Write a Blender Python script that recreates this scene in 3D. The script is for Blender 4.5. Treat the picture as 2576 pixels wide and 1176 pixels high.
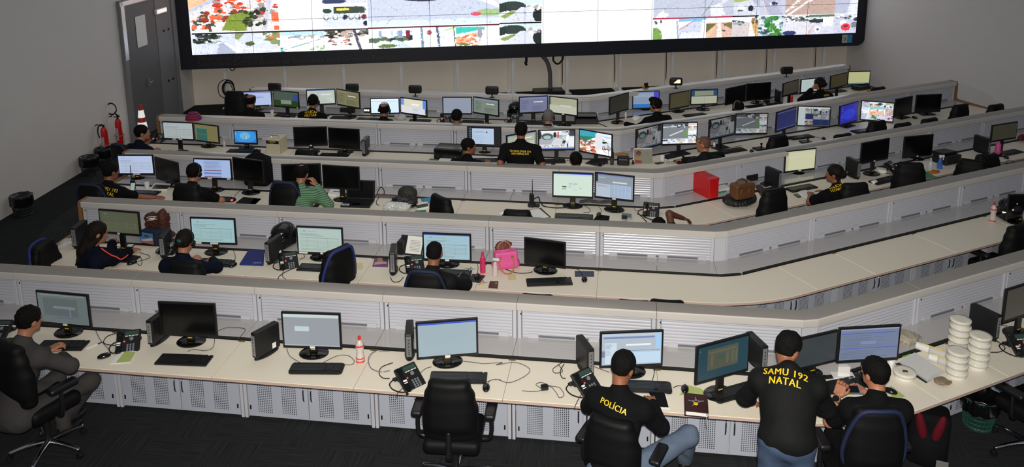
import bpy, bmesh, math, random
import numpy as np
from mathutils import Vector, Matrix
from mathutils.bvhtree import BVHTree
for o in list(bpy.data.objects): bpy.data.objects.remove(o, do_unlink=True)
S = bpy.context.scene; COL = S.collection; PI = math.pi
rnd = random.Random(7)
# ---------------------------------------------------------------- camera
F, CY, PITCH, ROLL, YAW, HC = 2085.57, 162.44, .2082, -.0067, -.1362, 4.6885
_cy, _sy, _cp, _sp = math.cos(YAW), math.sin(YAW), math.cos(PITCH), math.sin(PITCH)
FW = Vector((_sy*_cp, _cy*_cp, -_sp)); _r = Vector((_cy, -_sy, 0)); _u = _r.cross(FW)
RT = math.cos(ROLL)*_r + math.sin(ROLL)*_u; UP = -math.sin(ROLL)*_r + math.cos(ROLL)*_u
CAM = Vector((0, 0, HC))
cd = bpy.data.cameras.new('camera'); cam = bpy.data.objects.new('camera', cd); COL.objects.link(cam)
cam.matrix_world = Matrix(((RT.x, UP.x, -FW.x, 0), (RT.y, UP.y, -FW.y, 0), (RT.z, UP.z, -FW.z, HC), (0, 0, 0, 1)))
cd.sensor_width = 36; cd.lens = F/2576*36; cd.shift_y = -(588-CY)/2576; cd.clip_end = 200
S.camera = cam
# ---------------------------------------------------------------- light and exposure
W = bpy.data.worlds.new('world'); S.world = W; W.use_nodes = True
W.node_tree.nodes['Background'].inputs[0].default_value = (.80, .88, 1, 1)
W.node_tree.nodes['Background'].inputs[1].default_value = .16
def lamp(name, kind, loc, power, color, size=.1, target=None, **kw):
    d = bpy.data.lights.new(name, kind); d.energy = power; d.color = color
    if kind == 'AREA': d.shape = 'RECTANGLE'; d.size = size; d.size_y = kw.get('size_y', size)
    else: d.shadow_soft_size = size
    if kind == 'SPOT': d.spot_size = kw['cone']; d.spot_blend = 1
    o = bpy.data.objects.new(name, d); COL.objects.link(o); o.location = loc
    if target: o.rotation_euler = (Vector(target)-Vector(loc)).to_track_quat('-Z', 'Y').to_euler()
    return o
# the flash on top of the photographer's camera, and the dim ceiling lights of the hall
lamp("camera_flash", "SPOT", (.02, -.04, HC+.16), 2650, (1, .94, .85), .035, (-.6, 7.6, .5), cone=math.radians(94))
lamp('ceiling_light', 'AREA', (-3, 11, 6.4), 70, (1, .95, .88), 6, (-3, 11, 0), size_y=5)
S.view_settings.view_transform = 'Standard'; S.view_settings.look = 'None'
S.view_settings.exposure = 0; S.view_settings.gamma = 1
# ---------------------------------------------------------------- pixel <-> place
def ray(u, v):
    return FW + RT*((u-1288)/F) + UP*((CY-v)/F)
def at(p, z=.74):
    d = ray(*p); return CAM + d*((z-HC)/d.z)
def onpl(p, P0, n):
    d = ray(*p); return CAM + d*((P0-CAM).dot(n)/d.dot(n))
def zat(p, X):      # height above the floor of pixel row v on the vertical through X
    d = ray(*p); h = Vector((d.x, d.y)); t = Vector((X.x, X.y)).dot(h)/h.dot(h); return HC + d.z*t
def px(P):
    q = Vector(P)-CAM; w = q.dot(FW); return (1288+F*q.dot(RT)/w, CY-F*q.dot(UP)/w)
def crop(x0, y0, s): return lambda x, y: (x0+x*s, y0+y*s)
A = crop(0, 640, .4558); B = crop(600, 700, .40466); C = crop(1200, 740, .37079); D = crop(1800, 700, .4048)
E = crop(0, 460, .25621); FF = crop(600, 520, .25621); G = crop(1180, 400, .32319); H = crop(1800, 400, .32306)
I = crop(180, 250, .26356); J = crop(560, 150, .26354); K = crop(640, 380, .20963); L = crop(1060, 200, .22109)
M = crop(1500, 170, .24658); N = crop(2000, 150, .26362); O = crop(340, 0, .37267); P = crop(1280, 0, .37267)
Q = crop(2300, 240, .18712); R = crop(2300, 640, .45545); SS = crop(1850, 830, .29431); T = crop(1440, 860, .26866)
U = crop(940, 940, .20063); V = crop(60, 480, .18703); WW = crop(2000, 400, .25509); X = crop(2176, 580, .34014)
Y1 = crop(380, 0, .2551); Y5 = crop(1980, 0, .2551)
# ---------------------------------------------------------------- materials
MATS = {}
def mat(name, col, rough=.5, metal=0, spec=.5, noise=0, scale=20, bump=0, coat=0, alpha=1, emit=0, trans=0, bscale=None):
    if name in MATS: return MATS[name]
    m = bpy.data.materials.new(name); m.use_nodes = True; nt = m.node_tree; b = nt.nodes['Principled BSDF']
    c = (*col, 1)
    b.inputs['Base Color'].default_value = c; b.inputs['Roughness'].default_value = rough
    b.inputs['Metallic'].default_value = metal; b.inputs['Specular IOR Level'].default_value = spec
    b.inputs['Coat Weight'].default_value = coat; b.inputs['Alpha'].default_value = alpha
    b.inputs['Transmission Weight'].default_value = trans
    if emit: b.inputs['Emission Color'].default_value = c; b.inputs['Emission Strength'].default_value = emit
    tc = nt.nodes.new('ShaderNodeTexCoord'); nz = nt.nodes.new('ShaderNodeTexNoise')
    nz.inputs['Scale'].default_value = scale; nz.inputs['Detail'].default_value = 4
    nt.links.new(tc.outputs['Object'], nz.inputs['Vector'])
    if noise:
        mr = nt.nodes.new('ShaderNodeMapRange'); mr.inputs['To Min'].default_value = 1-noise; mr.inputs['To Max'].default_value = 1+noise
        mx = nt.nodes.new('ShaderNodeMix'); mx.data_type = 'RGBA'; mx.blend_type = 'MULTIPLY'; mx.inputs[0].default_value = 1
        mx.inputs[6].default_value = c; nt.links.new(nz.outputs[0], mr.inputs[0]); nt.links.new(mr.outputs[0], mx.inputs[7])
        nt.links.new(mx.outputs[2], b.inputs['Base Color'])
    if bump:
        n2 = nz
        if bscale: n2 = nt.nodes.new('ShaderNodeTexNoise'); n2.inputs['Scale'].default_value = bscale; nt.links.new(tc.outputs['Object'], n2.inputs['Vector'])
        bp = nt.nodes.new('ShaderNodeBump'); bp.inputs['Strength'].default_value = bump; bp.inputs['Distance'].default_value = .01
        nt.links.new(n2.outputs[0], bp.inputs['Height']); nt.links.new(bp.outputs[0], b.inputs['Normal'])
    MATS[name] = m; return m
def rgb(r, g, b):   # sRGB 0-255 -> linear
    f = lambda x: (x/255/12.92 if x/255 <= .04045 else ((x/255+.055)/1.055)**2.4)
    return (f(r), f(g), f(b))
# ---------------------------------------------------------------- mesh helpers
def link(name, me, m=None, parent=None, loc=None, rz=0):
    o = bpy.data.objects.new(name, me); COL.objects.link(o)
    if m is not None:
        for q in (m if isinstance(m, (list, tuple)) else [m]): me.materials.append(q)
    if parent: o.parent = parent
    if loc is not None: o.location = loc
    if rz: o.rotation_euler = (0, 0, rz)
    return o
def obj(name, bm, m, parent=None, smooth=False, loc=None, rz=0, angle=None):
    me = bpy.data.meshes.new(name); bm.normal_update(); bm.to_mesh(me); bm.free()
    if smooth:
        me.polygons.foreach_set('use_smooth', [True]*len(me.polygons))
        if angle:
            try: me.set_sharp_from_angle(angle=angle)
            except Exception: pass
    return link(name, me, m, parent, loc, rz)
def tag(o, label, cat, group=None):
    o['label'] = label; o['category'] = cat
    if group: o['group'] = group
    return o
def thing(name, label, cat, loc=(0, 0, 0), rz=0, group=None):
    o = bpy.data.objects.new(name, None); COL.objects.link(o); o.location = loc; o.rotation_euler = (0, 0, rz)
    o.empty_display_size = .1
    return tag(o, label, cat, group)
def struct(o): o['kind'] = 'structure'; return o
def BM(): return bmesh.new()
def box(bm, x0, x1, y0, y1, z0, z1, M4=None, bev=0, mi=0, seg=1):
    g = bmesh.ops.create_cube(bm, size=1)['verts']
    bmesh.ops.scale(bm, vec=(x1-x0, y1-y0, z1-z0), verts=g)
    bmesh.ops.translate(bm, vec=((x0+x1)/2, (y0+y1)/2, (z0+z1)/2), verts=g)
    if bev:
        es = list({e for v in g for e in v.link_edges})
        r = bmesh.ops.bevel(bm, geom=es, offset=bev, segments=seg, affect='EDGES', profile=.5)
        g = list({v for f in r['faces'] for v in f.verts} | {v for v in g if v.is_valid})
    if mi:
        for f in {f for v in g for f in v.link_faces}: f.material_index = mi
    if M4: bmesh.ops.transform(bm, matrix=M4, verts=g)
    return g
def prism(bm, pts, z0, z1, M4=None, mi=0):
    a = [bm.verts.new((x, y, z0)) for x, y in pts]; b = [bm.verts.new((x, y, z1)) for x, y in pts]
    n = len(pts); fs = [bm.faces.new(a[::-1]), bm.faces.new(b)]
    for i in range(n): fs.append(bm.faces.new((a[i], a[(i+1) % n], b[(i+1) % n], b[i])))
    for f in fs: f.material_index = mi
    if M4: bmesh.ops.transform(bm, matrix=M4, verts=a+b)
    return a+b
def lathe(bm, prof, n=24, M4=None, cap=True, mi=0, sx=1, sy=1):
    rings = []
    for r, z in prof:
        rings.append([bm.verts.new((r*math.cos(2*PI*k/n)*sx, r*math.sin(2*PI*k/n)*sy, z)) for k in range(n)])
    fs = []
    for a, b in zip(rings, rings[1:]):
        for k in range(n): fs.append(bm.faces.new((a[k], a[(k+1) % n], b[(k+1) % n], b[k])))
    if cap: fs.append(bm.faces.new(rings[0][::-1])); fs.append(bm.faces.new(rings[-1]))
    for f in fs: f.material_index = mi
    vs = [v for r in rings for v in r]
    if M4: bmesh.ops.transform(bm, matrix=M4, verts=vs)
    return vs
def smoothpath(pts, k=6):
    pts = [Vector(p) for p in pts]
    if len(pts) < 3: return pts
    out = []
    for i in range(len(pts)-1):
        p0 = pts[max(i-1, 0)]; p1 = pts[i]; p2 = pts[i+1]; p3 = pts[min(i+2, len(pts)-1)]
        for j in range(k):
            t = j/k
            out.append(.5*((2*p1)+(p2-p0)*t+(2*p0-5*p1+4*p2-p3)*t*t+(3*p1-p0-3*p2+p3)*t**3))
    out.append(pts[-1]); return out
def tube(bm, pts, r, n=8, smooth=True, mi=0, k=6):
    P_ = smoothpath(pts, k) if smooth else [Vector(p) for p in pts]
    rs = r if isinstance(r, (list, tuple)) else None
    rings = []; ref = None
    for i, p in enumerate(P_):
        t = (P_[min(i+1, len(P_)-1)]-P_[max(i-1, 0)])
        if t.length < 1e-9: t = Vector((0, 0, 1))
        t.normalize()
        if ref is None: ref = Vector((0, 0, 1)) if abs(t.z) < .9 else Vector((1, 0, 0))
        a = t.cross(ref); a.normalize(); b = t.cross(a); ref = -b if False else ref
        rr = r if rs is None else rs[0]+(rs[-1]-rs[0])*i/(len(P_)-1)
        rings.append([bm.verts.new(p+a*math.cos(2*PI*q/n)*rr+b*math.sin(2*PI*q/n)*rr) for q in range(n)])
    fs = []
    for a, b in zip(rings, rings[1:]):
        for q in range(n): fs.append(bm.faces.new((a[q], a[(q+1) % n], b[(q+1) % n], b[q])))
    fs.append(bm.faces.new(rings[0][::-1])); fs.append(bm.faces.new(rings[-1]))
    for f in fs: f.material_index = mi
def TR(x=0, y=0, z=0, rx=0, ry=0, rz=0, s=1):
    return Matrix.Translation((x, y, z)) @ Matrix.Rotation(rz, 4, 'Z') @ Matrix.Rotation(ry, 4, 'Y') @ Matrix.Rotation(rx, 4, 'X') @ Matrix.Scale(s, 4)
def rrect(w, h, r, k=4):
    out = []
    for cx, cy, a0 in ((w/2-r, h/2-r, 0), (-w/2+r, h/2-r, PI/2), (-w/2+r, -h/2+r, PI), (w/2-r, -h/2+r, 1.5*PI)):
        for i in range(k+1):
            a = a0+PI/2*i/k; out.append((cx+r*math.cos(a), cy+r*math.sin(a)))
    return out
def copy_tree(o, parent=None):
    c = o.copy(); COL.objects.link(c); c.parent = parent
    for ch in list(o.children): copy_tree(ch, c)
    return c
def text_mesh(s, size, extrude=0, align='LEFT', spacing=1., bold=0, res=3):
    cu = bpy.data.curves.new('t', 'FONT'); cu.body = s; cu.size = size; cu.extrude = extrude; cu.align_x = align
    cu.space_character = spacing; cu.offset = bold; cu.resolution_u = res
    o = bpy.data.objects.new('t', cu); COL.objects.link(o)
    dg = bpy.context.evaluated_depsgraph_get(); me = bpy.data.meshes.new_from_object(o.evaluated_get(dg))
    bpy.data.objects.remove(o, do_unlink=True); return me
# ---------------------------------------------------------------- pictures on screens: a small painter whose cells become mesh faces
class Pic:
    def __init__(s, w, h, bg=(255, 255, 255), seed=0):
        s.w, s.h = w, h; s.a = np.zeros((h, w, 3)); s.a[:] = bg
        yy, xx = np.mgrid[0:h, 0:w]; s.x = (xx+.5)/w; s.y = (yy+.5)/h; s.r = np.random.RandomState(seed)
    def rect(s, x0, y0, x1, y1, c, k=1.):
        m = (s.x >= x0) & (s.x <= x1) & (s.y >= y0) & (s.y <= y1); s.a[m] = s.a[m]*(1-k)+np.array(c)*k
    def poly(s, pts, c, k=1.):
        m = np.zeros(s.x.shape, bool); n = len(pts)
        for i in range(n):
            (x1, y1), (x2, y2) = pts[i], pts[(i+1) % n]
            if y1 == y2: continue
            cnd = (s.y >= min(y1, y2)) & (s.y < max(y1, y2)); xi = x1+(s.y-y1)*(x2-x1)/(y2-y1)
            m ^= cnd & (s.x < xi)
        s.a[m] = s.a[m]*(1-k)+np.array(c)*k
    def ell(s, cx, cy, rx, ry, c, k=1.):
        m = ((s.x-cx)/rx)**2+((s.y-cy)/ry)**2 < 1; s.a[m] = s.a[m]*(1-k)+np.array(c)*k
    def line(s, x0, y0, x1, y1, c, t=.01, k=1.):
        dx, dy = x1-x0, y1-y0; l = math.hypot(dx, dy) or 1; nx, ny = -dy/l*t/2, dx/l*t/2
        s.poly([(x0+nx, y0+ny), (x1+nx, y1+ny), (x1-nx, y1-ny), (x0-nx, y0-ny)], c, k)
    def noise(s, x0, y0, x1, y1, amp=30, n=6):
        m = (s.x >= x0) & (s.x <= x1) & (s.y >= y0) & (s.y <= y1)
        g = s.r.randn(s.h, s.w)*amp; s.a[m] += g[m][:, None]
    def blobs(s, x0, y0, x1, y1, cols, n=20, rx=.03, ry=.03):
        for _ in range(n):
            s.ell(s.r.uniform(x0, x1), s.r.uniform(y0, y1), rx*s.r.uniform(.4, 1.3), ry*s.r.uniform(.4, 1.3), cols[s.r.randint(len(cols))])
    def lines(s, x0, y0, x1, y1, n, c, k=.5, ragged=.5):
        for i in range(n):
            y = y0+(y1-y0)*(i+.5)/n; s.rect(x0, y-.2*(y1-y0)/n, x0+(x1-x0)*s.r.uniform(1-ragged, 1), y+.2*(y1-y0)/n, c, k)
def lin(a):
    a = np.clip(a, 0, 255)/255; return np.where(a <= .04045, a/12.92, ((a+.055)/1.055)**2.4)
def screen_mat(strength):
    k = 'glowing_picture_%.2f' % strength
    if k in MATS: return MATS[k]
    m = bpy.data.materials.new(k); m.use_nodes = True; nt = m.node_tree; b = nt.nodes['Principled BSDF']
    at_ = nt.nodes.new('ShaderNodeVertexColor'); at_.layer_name = 'picture'
    b.inputs['Base Color'].default_value = (.01, .01, .012, 1); b.inputs['Roughness'].default_value = .35
    nt.links.new(at_.outputs[0], b.inputs['Emission Color']); b.inputs['Emission Strength'].default_value = strength
    MATS[k] = m; return m
def picmesh(name, pic, w, h, strength, parent=None, loc=None, M4=None):
    """grid in the local XZ plane, centred, facing -Y"""
    nx, nz = pic.w, pic.h
    xs = np.linspace(-w/2, w/2, nx+1); zs = np.linspace(h/2, -h/2, nz+1)
    gx, gz = np.meshgrid(xs, zs); vs = np.stack([gx.ravel(), np.zeros(gx.size), gz.ravel()], 1)
    if M4 is not None:
        m = np.array(M4); vs = vs@m[:3, :3].T+m[:3, 3]
    i, j = np.meshgrid(np.arange(nz), np.arange(nx), indexing='ij'); a = (i*(nx+1)+j).ravel()
    fc = np.stack([a, a+nx+1, a+nx+2, a+1], 1)
    me = bpy.data.meshes.new(name); me.from_pydata(vs.tolist(), [], fc.tolist())
    ca = me.color_attributes.new('picture', 'FLOAT_COLOR', 'CORNER')
    c = np.ones((nx*nz, 4, 4)); c[:, :, :3] = lin(pic.a).reshape(-1, 1, 3); ca.data.foreach_set('color', c.ravel())
    return link(name, me, screen_mat(strength), parent, loc)
# ---------------------------------------------------------------- the room
ANG, CC, MOD = .5627, .1231, 1.2223
XR = [1.5564, 1.0105, .4238, -.1463, -.7067]; YR = [6.7128, 8.5108, 10.3229, 12.1691, 14.1583]
NL = [8, 6, 6, 6, 6]; NR = [5, 6, 6, 6, 6]
ZT, ZB, DK = 1.031, .757, .74
m_wall = mat('grey_painted_plaster', rgb(214, 211, 208), .85, noise=.03, scale=3, spec=.2)
m_wallb = mat('beige_painted_plaster', rgb(240, 231, 218), .9, noise=.05, scale=2, spec=.2)
m_floor = bpy.data.materials.new('charcoal_carpet_tiles'); m_floor.use_nodes = True
def _floor():
    nt = m_floor.node_tree; b = nt.nodes['Principled BSDF']; n = nt.nodes.new
    tc = n('ShaderNodeTexCoord'); ck = n('ShaderNodeTexChecker'); ck.inputs['Scale'].default_value = 2
    nt.links.new(tc.outputs['Object'], ck.inputs['Vector'])
    outs = []
    for sc in ((260, 7, 1), (7, 260, 1)):
        mp = n('ShaderNodeMapping'); mp.inputs['Scale'].default_value = sc; nz = n('ShaderNodeTexNoise'); nz.inputs['Scale'].default_value = .35
        nt.links.new(tc.outputs['Object'], mp.inputs[0]); nt.links.new(mp.outputs[0], nz.inputs['Vector']); outs.append(nz)
    mx = n('ShaderNodeMix'); mx.data_type = 'FLOAT'
    nt.links.new(ck.outputs['Fac'], mx.inputs[0]); nt.links.new(outs[0].outputs[0], mx.inputs[2]); nt.links.new(outs[1].outputs[0], mx.inputs[3])
    cr = n('ShaderNodeValToRGB'); cr.color_ramp.elements[0].position = .25; cr.color_ramp.elements[1].position = .85
    cr.color_ramp.elements[0].color = (.0125, .0135, .0145, 1); cr.color_ramp.elements[1].color = (.034, .037, .039, 1)
    nt.links.new(mx.outputs[0], cr.inputs[0]); nt.links.new(cr.outputs[0], b.inputs['Base Color'])
    b.inputs['Roughness'].default_value = 1; b.inputs['Specular IOR Level'].default_value = .1
_floor()
# walls
a2 = ANG/2
wd = Vector((math.cos(a2), math.sin(a2), 0)); wn = Vector((-wd.y, wd.x, 0))
WL = Vector((-9.49, 16.87, 0)); LW1 = Vector((-9.0, 10.6, 0)); LWd = (LW1-WL).normalized()
_c = onpl((2129, 140), WL, wn); WRt = Vector((_c.x, _c.y, 0))
AX = Vector((XR[2]+CC/2*math.cos(a2), YR[2]+CC/2*math.sin(a2), 0))
def mirror(p): return p-wd*(2*(p-AX).dot(wd))
def wall(name, a, b, z1, m, t=.2):
    a = Vector((a[0], a[1], 0)); b = Vector((b[0], b[1], 0)); d = (b-a).normalized(); n_ = Vector((-d.y, d.x, 0))*t
    bm = BM(); prism(bm, [(a.x, a.y), (b.x, b.y), (b.x+n_.x, b.y+n_.y), (a.x+n_.x, a.y+n_.y)], 0, z1)
    return struct(obj(name, bm, m))

NL = [8, 6, 6, 6, 5]; NR = [6, 7, 7, 6, 5]
HW = 6.6
bm = BM(); box(bm, -16, 22, -6, 27, -.2, 0); struct(obj('floor', bm, m_floor))
LW0 = WL+LWd*24
wall('wall_back', WL-wd*.2, WRt+wd*.2, HW, m_wallb)
wall('wall_left', LW0, WL, HW, m_wall)
RWd = mirror(LWd*1.0+AX)-AX; RWd.normalize()
wall('wall_right', WRt, WRt+RWd*24, HW, m_wall)
LWn = Vector((-LWd.y, LWd.x, 0))     # pointing into the room
if LWn.x < 0: LWn = -LWn
def onleft(p, off=0): return onpl(p, WL+LWn*off, LWn)
# door in the left wall
m_door = mat('dark_grey_laminate', rgb(92, 92, 94), .55, noise=.04, scale=6)
m_frame = mat('grey_metal_frame', rgb(120, 120, 122), .5)
m_alu = mat('aluminium', rgb(200, 200, 205), .3, metal=.9)
m_white = mat('white_plastic', rgb(225, 225, 222), .45)
m_paper = mat('white_paper', rgb(232, 232, 228), .8, noise=.03, scale=30)
dR = onleft((456, 287)); dL = onleft((372, 290)); dz = zat((434, 30), dR)
def lw(s, n_, z): return WL+LWd*s+LWn*n_+Vector((0, 0, z))
sR = (dR-WL).dot(LWd); sL = (onleft((362, 60))-WL).dot(LWd)
sR = .72; sL = 2.85; dz = min(max(dz, 2.6), 3.6)
def lbox(bm, s0, s1, n0, n1, z0, z1, mi=0):
    p = [lw(s0, n0, 0), lw(s1, n0, 0), lw(s1, n1, 0), lw(s0, n1, 0)]
    if (p[1]-p[0]).cross(p[2]-p[0]).z < 0: p = p[::-1]
    prism(bm, [(q.x, q.y) for q in p], z0, z1, mi=mi)
m_reflect = mat('bright_reflective_tape', rgb(235, 240, 245), .25, metal=.3)
dr = bpy.data.objects.new('door_1', None); COL.objects.link(dr); struct(dr)
bm = BM()
for a, b in ((sR-.0, sR+.12), (sL-.12, sL)): lbox(bm, a, b, 0, .07, 0, dz)
lbox(bm, sR, sL, 0, .07, dz, dz+.12); obj('door_frame', bm, m_frame, dr)
ms = sR+.12+(sL-sR-.24)*.36
bm = BM(); lbox(bm, sR+.12, ms-.01, .0, .05, .01, dz); obj('door_leaf', bm, mat('grey_door_panel', rgb(112, 112, 114), .55), dr)
bm = BM(); lbox(bm, ms+.01, sL-.12, .0, .045, .01, dz); obj('door_leaf', bm, m_door, dr)
bm = BM()
for z in (.85, 1.9, 2.65):
    for k in (0, 1): lathe(bm, [(.025, 0), (.025, .02)], 10, Matrix.Translation(lw((sR+ms)/2+(k-.5)*.2, .05, z)) @ Matrix.Rotation(math.atan2(LWn.y, LWn.x), 4, 'Z') @ Matrix.Rotation(PI/2, 4, 'Y'))
obj('bolt_cap', bm, mat('black_plastic', rgb(16, 16, 18), .4), dr)
bm = BM(); lbox(bm, ms+.55, ms+.58, .045, .10, .95, 1.1); lbox(bm, ms+.45, ms+.58, .09, .11, 1.0, 1.03); obj('door_handle', bm, m_alu, dr)
bm = BM(); lbox(bm, sL-.14, sL-.02, .07, .075, 1.6, dz+.1); lbox(bm, ms, sL, .07, .075, dz+.02, dz+.1); obj('reflective_trim', bm, m_reflect, dr)
bm = BM(); lbox(bm, ms+.42, ms+.80, .05, .056, dz-.85, dz-.25); n_ = obj('notice_sheet', bm, m_paper); tag(n_, 'white paper notice taped high on the grey door', 'notice')
p = onleft((396, 27)); s0 = (p-WL).dot(LWd)
em = thing('emergency_light', 'small white emergency light fixed to the wall above the grey door', 'light')
bm = BM(); lbox(bm, s0-.22, s0+.22, 0, .09, p.z-.05, p.z+.05); obj('light_housing', bm, m_white, em)
bm = BM(); lbox(bm, s0-.2, s0+.2, .09, .1, p.z-.035, p.z+.035); obj('light_diffuser', bm, mat('lit_diffuser', (1, .95, .9), .4, emit=.6), em)
bm = BM(); tube(bm, [lw(s0, .02, p.z+.05), lw(s0-.05, .03, p.z+.2), lw(s0+.02, .02, p.z+.5)], .008); obj('supply_cord', bm, m_white, em)
# ---------------------------------------------------------------- sweep along a row of desks
ca, sa = math.cos(ANG), math.sin(ANG)
def rowpt(k, s, d=0, z=0):
    """point of row k; s<0 on the left section (modules), s>=0 on the right section, d toward the camera"""
    if s <= 0: return Vector((XR[k]+s*MOD, YR[k]-d, z))
    x = XR[k]+CC*math.cos(a2)+s*MOD*ca; y = YR[k]+CC*math.sin(a2)+s*MOD*sa
    return Vector((x+d*sa, y-d*ca, z))
q1, q2 = math.tan(a2/2), 0
def path(k, d, s0=None, s1=None, rnd_=0):
    """polyline of row k offset by d toward the camera, mitred, from module s0 to s1"""
    s0 = -NL[k] if s0 is None else s0; s1 = NR[k] if s1 is None else s1
    pts = []
    if s0 < 0: pts.append(rowpt(k, s0, d))
    if s0 <= 0 <= s1:
        t = math.tan(a2/2)*d
        c0 = Vector((XR[k]+t, YR[k]-d, 0)); 
        e = Vector((XR[k]+CC*math.cos(a2), YR[k]+CC*math.sin(a2), 0)); c1 = e+Vector((d*sa, -d*ca, 0))-Vector((ca, sa, 0))*t
        if rnd_:
            p0 = c0-Vector((rnd_, 0, 0)); p3 = c1+Vector((ca, sa, 0))*rnd_; n_ = 8
            for i in range(n_+1):
                u = i/n_; pts.append((1-u)**3*p0+3*u*(1-u)**2*(c0+Vector((rnd_*.0, 0, 0)))+3*u*u*(1-u)*c1+u**3*p3)
        else: pts += [c0, c1]
    if s1 > 0: pts.append(rowpt(k, s1, d))
    if s0 > 0: pts = [rowpt(k, s0, d), rowpt(k, s1, d)]
    if s1 < 0: pts = [rowpt(k, s0, d), rowpt(k, s1, d)]
    return pts
def slab(bm, k, d0, d1, z0, z1, s0=None, s1=None, r0=0, r1=0, mi=0):
    a = path(k, d0, s0, s1, r0); b = path(k, d1, s0, s1, r1)
    pts = [(p.x, p.y) for p in b]+[(p.x, p.y) for p in a[::-1]]
    return prism(bm, pts, z0, z1, mi=mi)
def sweep(bm, k, prof, s0=None, s1=None, mi=0):
    rings = []
    for d, z in prof:
        rings.append([bm.verts.new((p.x, p.y, z)) for p in path(k, d, s0, s1)])
    n = len(prof); m_ = len(rings[0]); fs = []
    for i in range(n):
        for j in range(m_-1): fs.append(bm.faces.new((rings[i][j], rings[i][j+1], rings[(i+1) % n][j+1], rings[(i+1) % n][j])))
    fs.append(bm.faces.new([rings[i][0] for i in range(n)])); fs.append(bm.faces.new([rings[i][-1] for i in range(n-1, -1, -1)]))
    for f in fs: f.material_index = mi
m_cap = mat('warm_grey_laminate', rgb(144, 140, 134), .2, spec=.5, noise=.02, scale=40)
m_lip = mat('pale_grey_pvc_edge', rgb(196, 192, 188), .28, spec=.55)
m_slat = mat('light_grey_slat_metal', rgb(186, 188, 198), .26, metal=0, spec=.6, noise=.02, scale=8)
m_post = mat('silver_grey_post', rgb(192, 194, 202), .38)
m_shelf = mat('grey_enamel_tray', rgb(186, 184, 184), .14, spec=.7, noise=.03, scale=5)
m_back = mat('grey_back_panel', rgb(150, 150, 154), .5)
m_clip = mat('clear_acrylic', rgb(190, 192, 199), .4, spec=.4)
m_black = mat('black_plastic', rgb(16, 16, 18), .4)
m_top = mat('cream_laminate', rgb(232, 224, 206), .42, spec=.4, noise=.015, scale=60)
m_edge = mat('rosy_beige_edge_band', rgb(196, 172, 160), .45)
m_oak = mat('oak_veneer', rgb(140, 100, 62), .45, noise=.15, scale=12)
m_brass = mat('brass_clip', rgb(120, 110, 70), .4, metal=.6)
m_dark = mat('dull_black_finish', rgb(10, 10, 11), .6)  # dull black of the rubber channel, cords, hinges and other small parts
m_cab = bpy.data.materials.new('grey_perforated_steel')
def _cab():
    m_cab.use_nodes = True; nt = m_cab.node_tree; b = nt.nodes['Principled BSDF']; n = nt.nodes.new
    base = (*rgb(176, 182, 196), 1); tc = n('ShaderNodeTexCoord'); sp = n('ShaderNodeSeparateXYZ'); nt.links.new(tc.outputs['Object'], sp.inputs[0])
    def mth(op, a, b_=None):
        x = n('ShaderNodeMath'); x.operation = op
        for i, q in enumerate((a, b_)):
            if q is None: continue
            if isinstance(q, (int, float)): x.inputs[i].default_value = q
            else: nt.links.new(q, x.inputs[i])
        return x.outputs[0]
    px_ = .0175
    def cell(o): return mth('SUBTRACT', mth('FRACT', mth('DIVIDE', o, px_)), .5)
    cx = cell(sp.outputs[0]); cz = cell(sp.outputs[2])
    hole = mth('LESS_THAN', mth('ADD', mth('MULTIPLY', cx, cx), mth('MULTIPLY', cz, cz)), .075)
    ax = mth('ABSOLUTE', sp.outputs[0])    # door-local x, two perforated bands either side of the middle
    o_ = sp.outputs[0]; band = mth('ADD', mth('MULTIPLY', mth('GREATER_THAN', o_, -.193), mth('LESS_THAN', o_, -.0525)), mth('MULTIPLY', mth('GREATER_THAN', o_, .035), mth('LESS_THAN', o_, .175)))
    bz = mth('MULTIPLY', mth('GREATER_THAN', sp.outputs[2], .07), mth('LESS_THAN', sp.outputs[2], .6475))
    f = mth('MULTIPLY', hole, mth('MULTIPLY', band, bz))
    mx = n('ShaderNodeMix'); mx.data_type = 'RGBA'; nt.links.new(f, mx.inputs[0]); mx.inputs[6].default_value = base; mx.inputs[7].default_value = (*rgb(30, 31, 36), 1)
    nt.links.new(mx.outputs[2], b.inputs['Base Color']); b.inputs['Roughness'].default_value = .45; b.inputs['Metallic'].default_value = 0
_cab()
m_cabb = mat('grey_cabinet_steel', rgb(176, 182, 196), .45)
m_chrome = mat('chrome', rgb(215, 215, 218), .15, metal=1)
ORD = ['front', 'second', 'third', 'fourth', 'rearmost']
def glassmat():
    m = bpy.data.materials.new('clear_glass'); m.use_nodes = True; nt = m.node_tree; b = nt.nodes['Principled BSDF']
    b.inputs['Base Color'].default_value = (.12, .13, .13, 1); b.inputs['Roughness'].default_value = .05; b.inputs['Alpha'].default_value = .035; b.inputs['Specular IOR Level'].default_value = .15
    return m
m_glass = glassmat()
YK, YF, YC = .335, .916, .395
CAPT = 1.108
cabs = []
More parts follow.
